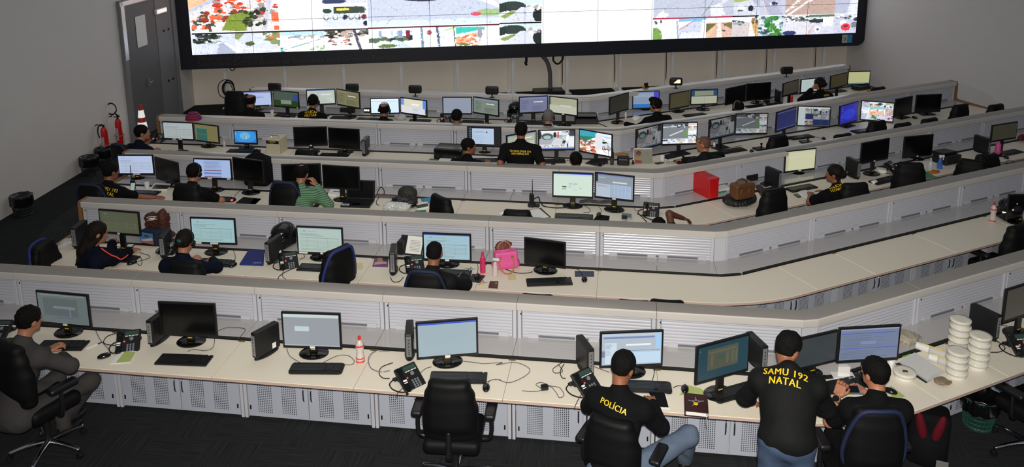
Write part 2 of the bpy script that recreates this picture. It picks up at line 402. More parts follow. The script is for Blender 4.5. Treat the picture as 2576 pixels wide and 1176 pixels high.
for k in range(5):
    nm = ORD[k]
    # each row is two straight wings: partition, cable tray and worktop of either wing are things of their own
    sec = {}
    for side, lab in (('L', 'left wing'), ('R', 'right wing')):
        o3 = rowpt(k, 0 if side == 'L' else 1e-6, 0); rz = 0 if side == 'L' else ANG
        sec['P'+side] = thing('desk_screen', 'pale grey slatted desk screen with rounded top ledge, %s of the %s row' % (lab, nm), 'desk screen', o3, rz, 'slatted screens behind the desk rows')
        sec['T'+side] = thing('cable_tray', 'grey metal cable tray between screen and worktop, %s of the %s row' % (lab, nm), 'cable tray', o3, rz, 'cable trays along the desk screens')
        sec['W'+side] = thing('desk_worktop', 'long cream worktop with rosy edge band, %s of the %s row' % (lab, nm), 'desk', o3, rz, 'cream worktops of the five desk rows')
    def pobj(name, bm, m, s=-1, kind='P', **kw):
        par = sec[kind+('L' if s < 0 or s == 'c' else 'R')]
        o = obj(name, bm, m, par, **kw)
        o.matrix_local = (Matrix.Translation(par.location) @ Matrix.Rotation(par.rotation_euler[2], 4, 'Z')).inverted(); return o
    cuts = list(range(-NL[k], 0))+['c']+list(range(0, NR[k]))
    e = .0015
    for s in cuts:
        prof = [(.012, ZT), (.030, ZT), (.036, ZT+.006), (.038, ZT+.035), (.036, CAPT-.014), (.028, CAPT-.004), (.014, CAPT), (-.135, CAPT), (-.135, ZT)]
        bm = BM()
        if s == 'c': sweep(bm, k, prof, 0, 0)
        elif s < 0:
            s1 = s+1
            if s1 == 0:
                # last left module ends at the mitre
                a = [(d, z) for d, z in prof]; rings = []
                for d, z in a:
                    p0 = rowpt(k, s+e, d); tt = math.tan(a2/2)*d; p1 = Vector((XR[k]+tt-.001, YR[k]-d, 0))
                    rings.append([bm.verts.new((q.x, q.y, z)) for q in (p0, p1)])
                for i in range(len(a)): bm.faces.new((rings[i][0], rings[i][1], rings[(i+1) % len(a)][1], rings[(i+1) % len(a)][0]))
                bm.faces.new([r[0] for r in rings]); bm.faces.new([r[1] for r in rings[::-1]])
            else: sweep(bm, k, prof, s+e, s1-e)
        else:
            rings = []
            for d, z in prof:
                tt = math.tan(a2/2)*d if s == 0 else 0
                p0 = Vector((XR[k]+CC*math.cos(a2), YR[k]+CC*math.sin(a2), 0))+Vector((ca, sa, 0))*(s*MOD-tt+.001)+Vector((d*sa, -d*ca, 0)); p1 = rowpt(k, s+1-e, d)
                rings.append([bm.verts.new((q.x, q.y, z)) for q in (p0, p1)])
            n_ = len(prof)
            for i in range(n_): bm.faces.new((rings[i][0], rings[i][1], rings[(i+1) % n_][1], rings[(i+1) % n_][0]))
            bm.faces.new([r[0] for r in rings]); bm.faces.new([r[1] for r in rings[::-1]])
        for f in bm.faces:
            c_ = f.calc_center_median(); f.material_index = 0 if f.normal.z > .9 or c_.z > CAPT-.003 else 1
        bm.normal_update(); bmesh.ops.recalc_face_normals(bm, faces=bm.faces)
        for f in bm.faces: f.material_index = 0 if f.normal.z > .85 else 1
        pobj('top_ledge', bm, [m_cap, m_lip], -1 if s == 'c' else s, smooth=True, angle=.6)
    for s in range(-NL[k], NR[k]):
        # slatted panel between posts: each slat is a shallow ridge of one mesh
        bm = BM(); z = ZB-.12; g = .045/MOD; npit = 13; pit = (ZT-.004-z)/npit
        prof = [(-.02, z)]
        for i in range(npit):
            zz = z+i*pit; prof += [(-.002, zz+.001), (.000, zz+pit*.22), (-.0012, zz+pit*.52), (-.0045, zz+pit*.78), (-.009, zz+pit*.92), (-.013, zz+pit*.95)]
        prof += [(-.012, ZT-.004), (-.02, ZT-.004)]
        a0, a1 = s+g, s+1-g
        if s == -1: a1 = -.03
        rings = []
        for d, zz in prof:
            p0, p1 = rowpt(k, a0 if s < 0 else max(a0, .03), d), rowpt(k, a1, d)
            rings.append([bm.verts.new((q.x, q.y, zz)) for q in (p0, p1)])
        for i in range(len(prof)-1): bm.faces.new((rings[i][0], rings[i][1], rings[i+1][1], rings[i+1][0]))
        bm.faces.new((rings[-1][0], rings[-1][1], rings[0][1], rings[0][0]))
        bm.faces.new([r[0] for r in rings]); bm.faces.new([r[1] for r in rings[::-1]])
        bmesh.ops.recalc_face_normals(bm, faces=bm.faces); pobj('slatted_panel', bm, m_slat, s)
        # acrylic clips along the tray
        for cs in (.12, .46, .56, .90):
            bm = BM()
            p = rowpt(k, s+cs, 0); rz = 0 if s < 0 else ANG
            box(bm, -.045, .045, -.010, -.002, ZB+.002, ZB+.045, TR(p.x, p.y, 0, rz=rz)); pobj('shelf_clip', bm, m_clip, s)
        bm = BM(); p = rowpt(k, s+.5, 0); box(bm, -.5, .5, -.006, -.001, ZB+.012, ZB+.03, TR(p.x, p.y, 0, rz=rz)); pobj('cable_slot', bm, mat('slot_strip_grey', rgb(105, 107, 116), .6), s)  # plain grey strip standing just proud of the slats
    for s in list(range(-NL[k], 0))+[0, .0001]+list(range(1, NR[k]+1)):
        p = rowpt(k, s, 0); rz = 0 if s <= 0 else ANG; sk = -1 if s <= 0 else 1
        for dx in ((-.022, .022) if s not in (0, .0001, -NL[k], NR[k]) else ((-.02,) if s in (0, NR[k]) else (.02,))):
            bm = BM(); box(bm, dx-.017, dx+.017, -.012, .03, .02, ZT-.002, TR(p.x, p.y, 0, rz=rz), bev=.004)
            pobj('post', bm, m_post, sk)
        if s not in (0, .0001):
            bm = BM(); box(bm, .030, .040, -.0155, -.011, ZT-.045, ZT-.03, TR(p.x, p.y, 0, rz=rz)); pobj('slot_lock', bm, m_dark, sk)
    bm = BM(); slab(bm, k, -.02, .004, .02, ZT-.003, 0, 0); pobj('corner_panel', bm, m_post)
    for a_, b_, q in ((-NL[k], 0, -1), (1e-6, NR[k], 1)):
        bm = BM(); slab(bm, k, -.105, -.085, .02, ZT-.002, a_, b_); pobj('back_panel', bm, m_back, q)
    for s in [x*.5 for x in range(-2*NL[k], 2*NR[k])]:
        bm = BM(); a0, a1 = s, s+.5
        if a1 == 0: slab(bm, k, .004, YK-.036, ZB-.012, ZB, a0+.002, -.0001)
        elif a0 == 0:
            slab(bm, k, .004, YK-.036, ZB-.012, ZB, .0001+.002, a1-.002)
        else: slab(bm, k, .004, YK-.036, ZB-.012, ZB, a0+.002, a1-.002)
        pobj('tray_cover', bm, m_shelf, s, 'T')
    bm = BM()
    # corner wedge of the tray
    A0 = rowpt(k, 0, .004); A1 = rowpt(k, 0, YK-.036); B0 = rowpt(k, 1e-6, .004); B1 = rowpt(k, 1e-6, YK-.036); pp = path(k, YK-.036, 0, 0)
    prism(bm, [(A1.x+.003, A1.y), (pp[0].x, pp[0].y), (pp[1].x, pp[1].y), (B1.x, B1.y-.003), (B0.x, B0.y), (A0.x+.003, A0.y)], ZB-.012, ZB-.0005)
    pobj('tray_cover', bm, m_shelf, -1, 'T')
    for a_, b_, q in ((-NL[k], 0, -1), (1e-6, NR[k], 1)):
        bm = BM(); slab(bm, k, YK-.0355, YK-.004, DK-.06, DK+.012, a_, b_); pobj('cable_channel', bm, m_dark, q, 'T')
    def wpan(s0, s1, rr=0):
        bm = BM(); 
        if s0 < 0 < s1:
            a = path(k, YK, s0, s1, 0); b = path(k, YF, s0, s1, rr); pts = [(p.x, p.y) for p in b]+[(p.x, p.y) for p in a[::-1]]
        else:
            a = [rowpt(k, s0, YK), rowpt(k, s1, YK)]; b = [rowpt(k, s0, YF), rowpt(k, s1, YF)]; pts = [(p.x, p.y) for p in b]+[(p.x, p.y) for p in a[::-1]]
        prism(bm, pts, DK-.028, DK, mi=1)
        for f in bm.faces:
            if abs(f.normal.z) > .5 or len(f.verts) > 4: f.material_index = 0
        bm.normal_update()
        for f in bm.faces: f.material_index = 0 if f.normal.z > .5 else 1
        es = [e_ for e_ in bm.edges if all(v.co.z > DK-.001 for v in e_.verts)]
        bmesh.ops.bevel(bm, geom=es, offset=.0035, segments=2, affect='EDGES')
        pobj('worktop_panel', bm, [m_top, m_edge], s0, 'W')
    e2 = .0012
    for s in range(-NL[k], -1): wpan(s+e2, s+1-e2)
    wpan(-1+e2, .35, .30)
    wpan(.35+e2*2, 1-e2)
    for s in range(1, NR[k]): wpan(s+e2, s+1-e2)
    for s in list(range(-NL[k]+1, 0))+list(range(1, NR[k])):
        p = rowpt(k, s, YK+.0); rz = 0 if s < 0 else ANG
        bm = BM(); box(bm, -.03, .03, -.022, .006, DK, DK+.004, TR(p.x, p.y, 0, rz=rz)); pobj('joining_clip', bm, m_brass, s, 'W')
    # plain panel under the corner
    bm = BM(); slab(bm, k, YC-.03, YC-.01, .01, .70, -.04, .04); pobj('corner_kick_panel', bm, mat('grey_cabinet_steel', rgb(160, 166, 180), .45, metal=.2), -1)
# ---------------------------------------------------------------- cabinets under the desks
def make_cabinet():
    t = thing('perforated_cabinet', '', 'cabinet')
    w = MOD-.07
    bm = BM(); box(bm, -w/2, w/2, -YC+.02, -.03, .015, .675); obj('cabinet_body', bm, m_cabb, t)
    bm = BM()
    for sx in (-1, 1): bm = BM(); box(bm, sx*(MOD/2-.018)-.013, sx*(MOD/2-.018)+.013, -YC-.004, -YC+.03, 0.01, .675); obj('side_stile', bm, m_post, t)
    for sx in (-1, 1):
        bm = BM(); box(bm, -.283, .283, -.01, .01, .03, .672, bev=.002); d = obj('door', bm, m_cab, t, loc=(sx*.2875, -YC+.008, 0))
        bm = BM(); hx = -sx*.252
        tube(bm, [(hx, -.012, .22), (hx, -.030, .24), (hx, -.036, .29), (hx, -.030, .34), (hx, -.012, .36)], .0075, 6); obj('handle', bm, m_chrome, d, smooth=True)
        bm = BM(); hx = sx*.262; box(bm, hx-.006, hx+.006, -.016, -.01, .10, .14); obj('hinge', bm, m_dark, d)
    return t
cab0 = make_cabinet(); first = True
for k in range(5):
    for s in list(range(-NL[k], 0))+list(range(0, NR[k])):
        p = rowpt(k, s+.5, 0)
        if k == 0 and s < -7: continue
        u = px((p.x, p.y-.4, .4))
        if u[0] < -260 or u[0] > 2830: continue
        if k >= 3 and s < 0 : continue
        c_ = cab0 if first else copy_tree(cab0); first = False
        c_.location = (p.x, p.y, 0); c_.rotation_euler = (0, 0, 0 if s < 0 else ANG)
        i = -s if s < 0 else s+1
        side = 'left' if s < 0 else 'right'
        c_['label'] = 'grey steel two-door cabinet under the %s desk row, %s %s of the corner' % (ORD[k], ['', 'first', 'second', 'third', 'fourth', 'fifth', 'sixth', 'seventh', 'eighth'][i], side)
        c_['group'] = 'perforated cabinets under the desks'
# ---------------------------------------------------------------- end panels with quarter-round glass
def end_panel(k, s, side):
    rz = 0 if s < 0 else ANG; p = rowpt(k, s, 0); sx = -1 if s < 0 else 1
    t = thing('desk_end_panel', 'oak veneered end panel with curved glass, %s end of the %s row' % (side, ORD[k]), 'end panel', (p.x, p.y, 0), rz, 'oak end panels of the desk rows')
    bm = BM()
    pts = [(-.135, 0), (-.135, CAPT+.004), (.03, CAPT+.004), (.045, CAPT-.06), (.045, .82), (.07, .785), (.93, .762), (.93, 0)]
    vs = [[bm.verts.new((sx*x, -d, z)) for d, z in pts] for x in (.004, .034)]
    bm.faces.new(vs[0]); bm.faces.new(vs[1][::-1])
    for i in range(len(pts)): bm.faces.new((vs[0][i], vs[0][(i+1) % len(pts)], vs[1][(i+1) % len(pts)], vs[1][i]))
    bmesh.ops.recalc_face_normals(bm, faces=bm.faces); obj('wood_panel', bm, m_oak, t)
    bm = BM(); g = [(.05, CAPT-.02)]
    for i in range(1, 13):
        a = PI/2*(1-i/12); g.append((.05+.87*math.cos(a), .80+(CAPT-.82)*math.sin(a)))
    g += [(.05, .79)]
    vs = [[bm.verts.new((sx*x, -d, z)) for d, z in g] for x in (.015, .023)]
    bm.faces.new(vs[0]); bm.faces.new(vs[1][::-1])
    for i in range(len(g)): bm.faces.new((vs[0][i], vs[0][(i+1) % len(g)], vs[1][(i+1) % len(g)], vs[1][i]))
    bmesh.ops.recalc_face_normals(bm, faces=bm.faces); obj('glass_screen', bm, m_glass, t)
for k in range(1, 5): end_panel(k, -NL[k], 'left')
for k in (3, 4): end_panel(k, NR[k], 'right')
# ---------------------------------------------------------------- steel struts and the video wall
SP = WL-wn*.38; TP = WL-wn*.55
strx = [567.5, 715.5, 859, 1003, 1147, 1285.9, 1424.9, 1561.4, 1694.8, 1823.6, 1948.6, 2071.8]
m_strut = mat('white_steel_channel', rgb(228, 228, 228), .4)
tvb = onpl((1286, 146), TP, wn).z
s0_ = (onpl((567.5, 200), SP, wn)-SP).dot(wd); s1_ = (onpl((2071.8, 150), SP, wn)-SP).dot(wd); pit = (s1_-s0_)/11
rzw = a2
names12 = ['first', 'second', 'third', 'fourth', 'fifth', 'sixth', 'seventh', 'eighth', 'ninth', 'tenth', 'eleventh', 'twelfth']
zt = 5.6
for i in range(12):
    c_ = SP+wd*(s0_+pit*i)
    t = thing('steel_strut', 'white steel strut under the video wall, %s of twelve from the left' % names12[i], 'strut', (c_.x, c_.y, 0), rzw, 'steel struts carrying the video wall')
    bm = BM(); box(bm, -.035, .035, -.02, .02, 0.012, tvb+.3, bev=.003); obj('channel', bm, m_strut, t)
    bm = BM(); box(bm, -.075, -.045, .30, .36, .012, tvb+.3); obj('rear_channel', bm, m_strut, t)
    bm = BM(); box(bm, -.10, .10, -.08, .37, 0, .012); obj('foot_plate', bm, m_strut, t)
    if i > 5:
        bm = BM(); tube(bm, [(-.05, .31, .15), (-.05, .30, .5), (-.06, .31, tvb)], .012, 6); obj('cable', bm, m_dark, t)
l_ = (onpl((455.5, 175), TP, wn)-TP).dot(wd); r_ = (onpl((2176, 108), TP, wn)-TP).dot(wd)
sl = (onpl((484, 143), TP, wn)-TP).dot(wd); sr = (onpl((2152, 91), TP, wn)-TP).dot(wd)
sb = onpl((1286, 112), TP, wn).z
n_col = 12; pw = (sr-sl)/n_col; ph = pw*.5625
TVO = TP+wd*((l_+r_)/2); tvh = 3
tv = thing('video_wall', 'huge bright video wall in a dark blue bezel filling the far wall', 'video wall', (TVO.x, TVO.y, 0), rzw)
m_bez = mat('dark_navy_bezel', rgb(20, 24, 38), .45)
zb = tvb; ztop = sb+ph*5+.35; hw = (r_-l_)/2; x0s = sl-(l_+r_)/2; x1s = sr-(l_+r_)/2
def fr(name, x0, x1, z0, z1):
    bm = BM(); box(bm, x0, x1, 0, .12, z0, z1, bev=.0); return obj(name, bm, m_bez, tv)
fr('bezel', x0s-.003, x1s, sb+ph*5, ztop); fr('bezel', -hw, x0s-.003, zb, ztop)
bm = BM(); R_ = .22; pts = [(x1s, zb), (hw-R_, zb)]+[(hw-R_+R_*math.sin(a), zb+R_-R_*math.cos(a)) for a in [PI/2*i/8 for i in range(1, 9)]]+[(hw, ztop), (x1s, ztop)]
a = [bm.verts.new((x, 0, z)) for x, z in pts]; b = [bm.verts.new((x, .12, z)) for x, z in pts]
bm.faces.new(a); bm.faces.new(b[::-1])
for i in range(len(pts)): bm.faces.new((a[i], a[(i+1) % len(pts)], b[(i+1) % len(pts)], b[i]))
bmesh.ops.recalc_face_normals(bm, faces=bm.faces); obj('bezel', bm, m_bez, tv)
fr('bezel', x0s-.003, x1s, zb, sb)
NRV = 4; RX, RZ = 120, 68; VW, VH = RX*12, RZ*NRV      # picture cells over the whole wall; rows from the bottom
big = Pic(VW, VH, (250, 250, 252), 3); rs = np.random.RandomState(5)
def cell(cx, cz, w=1, h=1):
    """canvas for the feed whose lower left corner is half-panel cell (cx from left, cz from bottom), drawn afterwards into the wall"""
    return Pic(int(48*w), int(36*h), (244, 247, 252), int(cx*7+cz*13))
def put(pic, x0, z0, w, h):
    X0, X1 = int(round(x0*RX)), int(round((x0+w)*RX)); Z1 = VH-int(round(z0*RZ)); Z0 = VH-int(round((z0+h)*RZ))
    if X1 > VW: X1 = VW
    Z0 = max(Z0, 0)
    if X1 <= X0 or Z1 <= Z0: return
    full = int(round((z0+h)*RZ))-int(round(z0*RZ))
    ii = (np.linspace(0, .999, full)*pic.h).astype(int)[-(Z1-Z0):]; jj = (np.linspace(0, .999, X1-X0)*pic.w).astype(int)
    big.a[Z0:Z1, X0:X1] = pic.a[ii][:, jj]
SKY, ROAD, GRN, DGR, ROOF, SAND, WHT = (222, 240, 255), (205, 212, 228), (120, 150, 60), (35, 45, 42), (235, 110, 72), (245, 190, 150), (252, 253, 255)
def f_aerial(p):
    p.rect(0, 0, 1, 1, (225, 220, 222)); p.poly([(0, 0), (.42, 0), (.30, .12), (0, .30)], (120, 175, 205)); p.poly([(0, .30), (.30, .12), (.42, 0), (.5, 0), (.3, .2), (0, .36)], (245, 250, 255))
    p.poly([(0, .36), (.5, .02), (.85, .0), (.45, .28), (0, .58)], SAND); p.line(0, .62, .75, .08, (190, 195, 215), .05)
    p.blobs(.3, .25, 1, .9, [WHT, ROOF, (200, 60, 45), (250, 240, 235), (160, 150, 150)], 90, .05, .035); p.blobs(.0, .62, .6, .98, [ROOF, WHT, (70, 80, 70), (150, 60, 40)], 60, .045, .04)
    p.poly([(.35, .98), (.45, .7), (.75, .62), (.62, 1)], (128, 148, 60)); p.line(.83, 1, .95, .1, (205, 205, 222), .06); p.blobs(.6, .6, .85, .9, [(60, 70, 45), DGR], 25, .03, .04); p.noise(0, 0, 1, 1, 10)
    p.rect(.92, .68, 1, .84, ROOF); p.rect(.94, .92, 1, 1, ROOF)
def f_white(p): p.rect(0, 0, 1, 1, (253, 254, 255))
def f_cross(p):
    p.rect(0, 0, 1, 1, (205, 214, 232)); p.rect(0, 0, 1, .10, SKY); p.blobs(0, .1, .6, .45, [DGR, (60, 70, 62), (40, 48, 44)], 40, .09, .06); p.blobs(.3, .3, .7, .5, [WHT, (140, 150, 160)], 16, .06, .03)
    p.line(.0, .55, .62, .42, WHT, .02)
    for i in range(7): p.line(.05+.07*i, .62, .0+.07*i, .9, WHT, .018)
    p.poly([(.6, .5), (.75, .45), (.98, 1), (.55, 1)], (170, 178, 198)); p.poly([(.72, .5), (.78, .45), (1, .72), (1, .9)], WHT)
def f_inter(p):
    p.rect(0, 0, 1, 1, (135, 150, 100)); p.poly([(.25, 0), (.55, 0), (.35, 1), (0, 1), (0, .5)], ROAD); p.poly([(.4, 0), (.6, 0), (.8, .6), (1, .62), (1, 1), (.3, 1)], (214, 220, 236)); p.ell(.32, .55, .1, .1, (80, 95, 60)); p.blobs(.62, .1, 1, .5, [WHT, ROOF, (120, 130, 80)], 18, .06, .06); p.line(0, .75, 1, .9, WHT, .05); p.poly([(0, .3), (.2, .6), (.15, 1), (0, 1)], (232, 238, 246))
def f_beach(p):
    p.rect(0, 0, 1, 1, (240, 244, 250)); p.rect(0, 0, 1, .22, (190, 222, 248)); p.blobs(.2, .2, 1, .38, [(150, 170, 190), WHT, (190, 170, 160)], 30, .06, .04); p.line(0, .95, .9, .42, (70, 160, 140), .03); p.blobs(0, .75, .2, 1, [(60, 150, 130), WHT], 10, .04, .07); p.poly([(.3, 1), (.75, .5), (.95, .5), (1, 1)], WHT); p.blobs(.6, .75, 1, 1, [(160, 190, 150), WHT], 14, .05, .05)
def f_tree(p):
    p.rect(0, 0, 1, 1, (250, 248, 250)); p.blobs(0, 0, 1, .38, [(60, 66, 50), (110, 95, 80), (35, 42, 40), (190, 170, 160)], 60, .08, .05); p.line(.66, 0, .80, 1, (78, 80, 96), .07); p.blobs(.1, .4, .6, .75, [(235, 120, 90), (150, 140, 140), (70, 80, 80), WHT], 26, .05, .035); p.rect(.84, .1, 1, .2, (90, 90, 80))
def f_park(p):
    p.rect(0, 0, 1, 1, (246, 249, 255)); p.rect(0, 0, 1, .18, (240, 246, 252)); p.blobs(0, .5, 1, .62, [(90, 110, 85), (120, 140, 110), DGR], 26, .1, .09)
    for x, w, c in ((.22, .07, (150, 172, 205)), (.66, .11, (140, 160, 200)), (.5, .05, (190, 205, 225)), (.84, .1, (120, 40, 60))): p.rect(x, .15, x+w, .5, c)
    p.poly([(.5, .62), (.62, .6), (1, 1), (.7, 1)], (196, 218, 232)); p.ell(.42, .88, .22, .09, (95, 120, 70)); p.line(.55, .6, .8, 1, WHT, .02)
def f_pole(p): p.rect(0, 0, 1, 1, (236, 244, 244)); p.line(.2, 0, .22, 1, (120, 150, 170), .05); p.line(.55, 0, .60, 1, (90, 100, 130), .05); p.ell(.38, .3, .05, .12, (170, 80, 90)); p.poly([(.62, .3), (1, 0), (1, .12)], (190, 210, 150)); p.line(.94, 0, .98, 1, (60, 70, 90), .02)
def f_coast(p):
    p.rect(0, 0, 1, 1, (245, 244, 246)); p.rect(0, 0, 1, .1, SKY); p.poly([(0, .08), (1, .08), (.5, .26), (0, .42)], (60, 195, 180)); p.poly([(0, .42), (.5, .26), (.5, .34), (0, .55)], WHT); p.poly([(0, .55), (.5, .36), (.45, .75), (0, .95)], (245, 175, 130)); p.blobs(.05, .5, .55, 1, [WHT, ROOF, (235, 200, 180)], 40, .05, .04); p.rect(.5, .15, .6, .6, (150, 155, 170)); p.blobs(0, .85, .5, 1, [ROOF, (110, 130, 60)], 10, .07, .05); p.rect(.66, .08, 1, 1, (248, 250, 250))
def f_street(p, c=(232, 236, 246)):
    p.rect(0, 0, 1, 1, c); p.rect(0, 0, 1, .2, (205, 232, 255)); p.ell(.3, .28, .32, .22, (50, 62, 58)); p.ell(.02, .35, .15, .2, (42, 54, 50)); p.poly([(.5, .35), (.66, .35), (.9, 1), (.0, 1)], (214, 218, 236)); p.ell(.95, .7, .16, .36, (34, 40, 40)); p.poly([(0, .72), (.3, .5), (.4, .55), (.1, .85)], (140, 160, 90)); p.blobs(.68, .25, .95, .45, [(170, 170, 175), WHT], 12, .05, .06); p.line(.6, .4, .6, 1, (180, 184, 205), .02)
def f_car(p):
    p.rect(0, 0, 1, 1, (196, 204, 224)); p.ell(.42, .15, .27, .26, (45, 48, 66)); p.rect(.18, .0, .68, .28, (50, 54, 74)); p.ell(.20, .25, .05, .1, (25, 26, 32)); p.ell(.62, .28, .05, .1, (25, 26, 32)); p.rect(.34, .05, .56, .11, (110, 116, 140)); p.poly([(.66, 0), (.74, 0), (1, .52), (1, .62), (.8, .35)], (235, 238, 246)); p.poly([(.74, 0), (1, 0), (1, .5)], (215, 208, 214)); p.ell(.93, .72, .1, .09, (160, 190, 140)); p.ell(.82, .75, .04, .05, (225, 90, 110)); p.rect(0, .86, 1, 1, (214, 226, 242)); p.line(0, .25, .1, .3, WHT, .01)
def f_parking(p):
    p.rect(0, 0, 1, 1, (214, 220, 236)); p.rect(0, 0, 1, .16, (235, 245, 250)); p.rect(.25, .12, .95, .42, (60, 72, 60)); p.rect(.32, .18, .6, .3, (238, 216, 90)); p.ell(.1, .3, .1, .1, (50, 70, 50))
    for x, c in ((.07, WHT), (.28, WHT), (.5, (35, 40, 60)), (.64, WHT), (.78, WHT), (.93, (150, 30, 45))): p.ell(x, .58, .06, .11, (90, 95, 110)); p.ell(x, .56, .045, .08, c)
    p.ell(.97, .85, .06, .1, (30, 32, 45))
def f_bigroad(p): p.rect(0, 0, 1, 1, (186, 192, 208)); p.line(.02, .3, .4, -.05, (230, 232, 240), .008); p.poly([(.0, .98), (.12, .8), (.2, .92), (.14, 1)], (225, 228, 238)); p.line(.6, .98, .85, .3, (130, 134, 150), .008); p.poly([(.75, 0), (1, 0), (1, .5), (.86, .7)], (215, 216, 226)); p.poly([(.7, .75), (.84, .65), (.9, .95), (.72, 1)], (222, 225, 236))
def f_lane(p, c=(200, 205, 222)):
    p.rect(0, 0, 1, 1, c); p.rect(0, 0, 1, .3, (160, 178, 110)); p.poly([(0, .35), (1, .1), (1, 1), (0, 1)], (205, 208, 222)); p.ell(.28, .6, .16, .14, (246, 248, 252)); p.ell(.26, .7, .12, .05, (80, 84, 96)); p.ell(.66, .62, .11, .14, (36, 40, 52)); p.poly([(.7, .2), (1, .1), (1, .6)], (170, 176, 190))
def f_curve(p): p.rect(0, 0, 1, 1, (240, 245, 248)); p.ell(.08, .85, .28, .42, (120, 160, 80)); p.blobs(.02, .1, .4, .35, [(60, 80, 80)], 3, .07, .1); p.poly([(.3, .45), (.6, .4), (.9, 1), (.5, 1)], (226, 232, 240)); p.line(.92, .1, .98, 1, (150, 160, 185), .05)
def f_zebra(p):
    p.rect(0, 0, 1, 1, (200, 206, 226)); p.rect(0, 0, 1, .16, (120, 190, 220)); p.line(0, .55, .55, .12, (225, 100, 100), .03); p.poly([(0, .2), (.5, .1), (0, .5)], (240, 230, 235)); p.poly([(.85, .1), (1, .1), (1, 1), (.8, 1)], (236, 238, 246))
    for i in range(8): p.poly([(.1+.1*i, .70), (.16+.1*i, .70), (.10+.1*i, .98), (.02+.1*i, .98)], WHT)
def f_brown(p): p.rect(0, 0, 1, 1, (214, 180, 165)); p.rect(0, 0, 1, .24, (235, 242, 250)); p.poly([(0, .28), (.4, .3), (0, .75)], (110, 105, 60)); p.poly([(1, .25), (.6, .3), (1, .6)], (120, 112, 70)); p.poly([(.44, .3), (.56, .3), (.62, 1), (.42, 1)], (240, 225, 215)); p.poly([(.45, .3), (0, .85), (0, 1), (.1, 1)], (236, 190, 150)); p.blobs(.6, .35, .8, .75, [(50, 50, 56), (160, 60, 50)], 6, .03, .035)
def f_brown2(p): p.rect(0, 0, 1, 1, (206, 196, 198)); p.rect(0, 0, 1, .26, (236, 244, 252)); p.blobs(0, .15, .5, .38, [(70, 80, 84), (150, 160, 165)], 14, .08, .05); p.poly([(.66, .3), (1, .3), (1, 1), (.6, 1)], (205, 165, 110)); p.poly([(.68, .3), (.74, .3), (.9, 1), (.62, 1)], (240, 232, 226)); p.blobs(.75, .05, 1, .4, [(90, 100, 70), (170, 120, 90)], 12, .05, .07)
def f_cars(p): p.rect(0, 0, 1, 1, (190, 208, 214)); p.blobs(0, 0, 1, 1, [WHT, (60, 80, 84), (150, 176, 190), (90, 110, 120)], 70, .09, .06); p.blobs(.3, 0, .7, .7, [(40, 110, 50), (70, 140, 60)], 16, .1, .13); p.blobs(.5, .6, .9, 1, [(50, 110, 60), (80, 140, 60)], 14, .1, .07)
def f_ped(p, c=(150, 150, 170)): p.rect(0, 0, 1, 1, (214, 214, 228)); p.blobs(0, .05, 1, .3, [(60, 66, 60), WHT, (110, 120, 110)], 36, .08, .05); p.ell(.25, .9, .28, .12, (50, 60, 100)); p.line(.5, .5, 1, .75, (230, 200, 170), .03)
def f_ped2(p): p.rect(0, 0, 1, 1, (206, 208, 224)); p.ell(.35, .3, .38, .1, (50, 55, 62)); p.rect(0, 0, 1, .1, (90, 120, 90)); p.rect(.55, .1, .95, .6, (232, 232, 240)); p.ell(.35, .74, .11, .18, (240, 244, 250)); p.ell(.35, .74, .06, .07, (60, 70, 90)); p.line(0, 1, .2, .5, (230, 170, 140), .05)
def f_red(p): p.rect(0, 0, 1, 1, (196, 198, 216)); p.blobs(0, 0, 1, .25, [(60, 80, 70), WHT], 14, .09, .05); p.ell(.4, .42, .14, .12, (235, 240, 250)); p.ell(.52, .66, .2, .2, (226, 60, 76)); p.ell(.52, .6, .1, .07, (120, 40, 60)); p.ell(.95, .25, .1, .1, (50, 54, 70)); p.ell(.9, .55, .16, .16, (120, 122, 140))
def f_crossing(p): p.rect(0, 0, 1, 1, (190, 194, 214)); p.rect(.25, 0, .75, .2, (170, 130, 100)); p.poly([(0, .3), (.4, .2), (.9, 1), (.4, 1)], (170, 174, 196)); p.blobs(.3, .1, .7, .6, [(240, 240, 250), (60, 60, 80)], 8, .06, .06); p.line(0, .1, .3, 1, (235, 200, 180), .03)
def f_ramp(p): p.rect(0, 0, 1, 1, (186, 160, 150)); p.line(.0, .9, .62, -.1, (240, 232, 226), .04); p.line(.05, 1, .95, .0, (240, 236, 232), .05); p.line(.1, .8, .55, .1, (236, 230, 228), .015)
def f_greyroad(p): p.rect(0, 0, 1, 1, (180, 184, 204)); p.poly([(.8, 0), (1, 0), (1, 1), (.55, 1)], (220, 222, 236)); p.line(.35, .5, .45, .2, WHT, .02)
def feed(fn, x0, z0, w, h, res=1.):
    p = Pic(max(8, int(RX*w)), max(8, int(RZ*h)), (240, 244, 250), int(x0*17+z0*5)); fn(p)
    if fn is not f_white:
        for _ in range(int(160*w*h)+40):     # small mottling of the camera picture
            cx, cy = p.r.rand(), p.r.rand(); c = p.a[int(cy*(p.h-1)), int(cx*(p.w-1))]; f_ = p.r.choice([.86, .92, .96, 1.04, 1.07]); p.ell(cx+p.r.uniform(-.02, .02), cy+p.r.uniform(-.02, .02), .022*p.r.uniform(.3, 1.2)/w, .03*p.r.uniform(.3, 1.)/h, np.clip(c*f_, 0, 255), .8)
        p.noise(0, 0, 1, 1, 5)
    put(p, x0, z0, w, h)
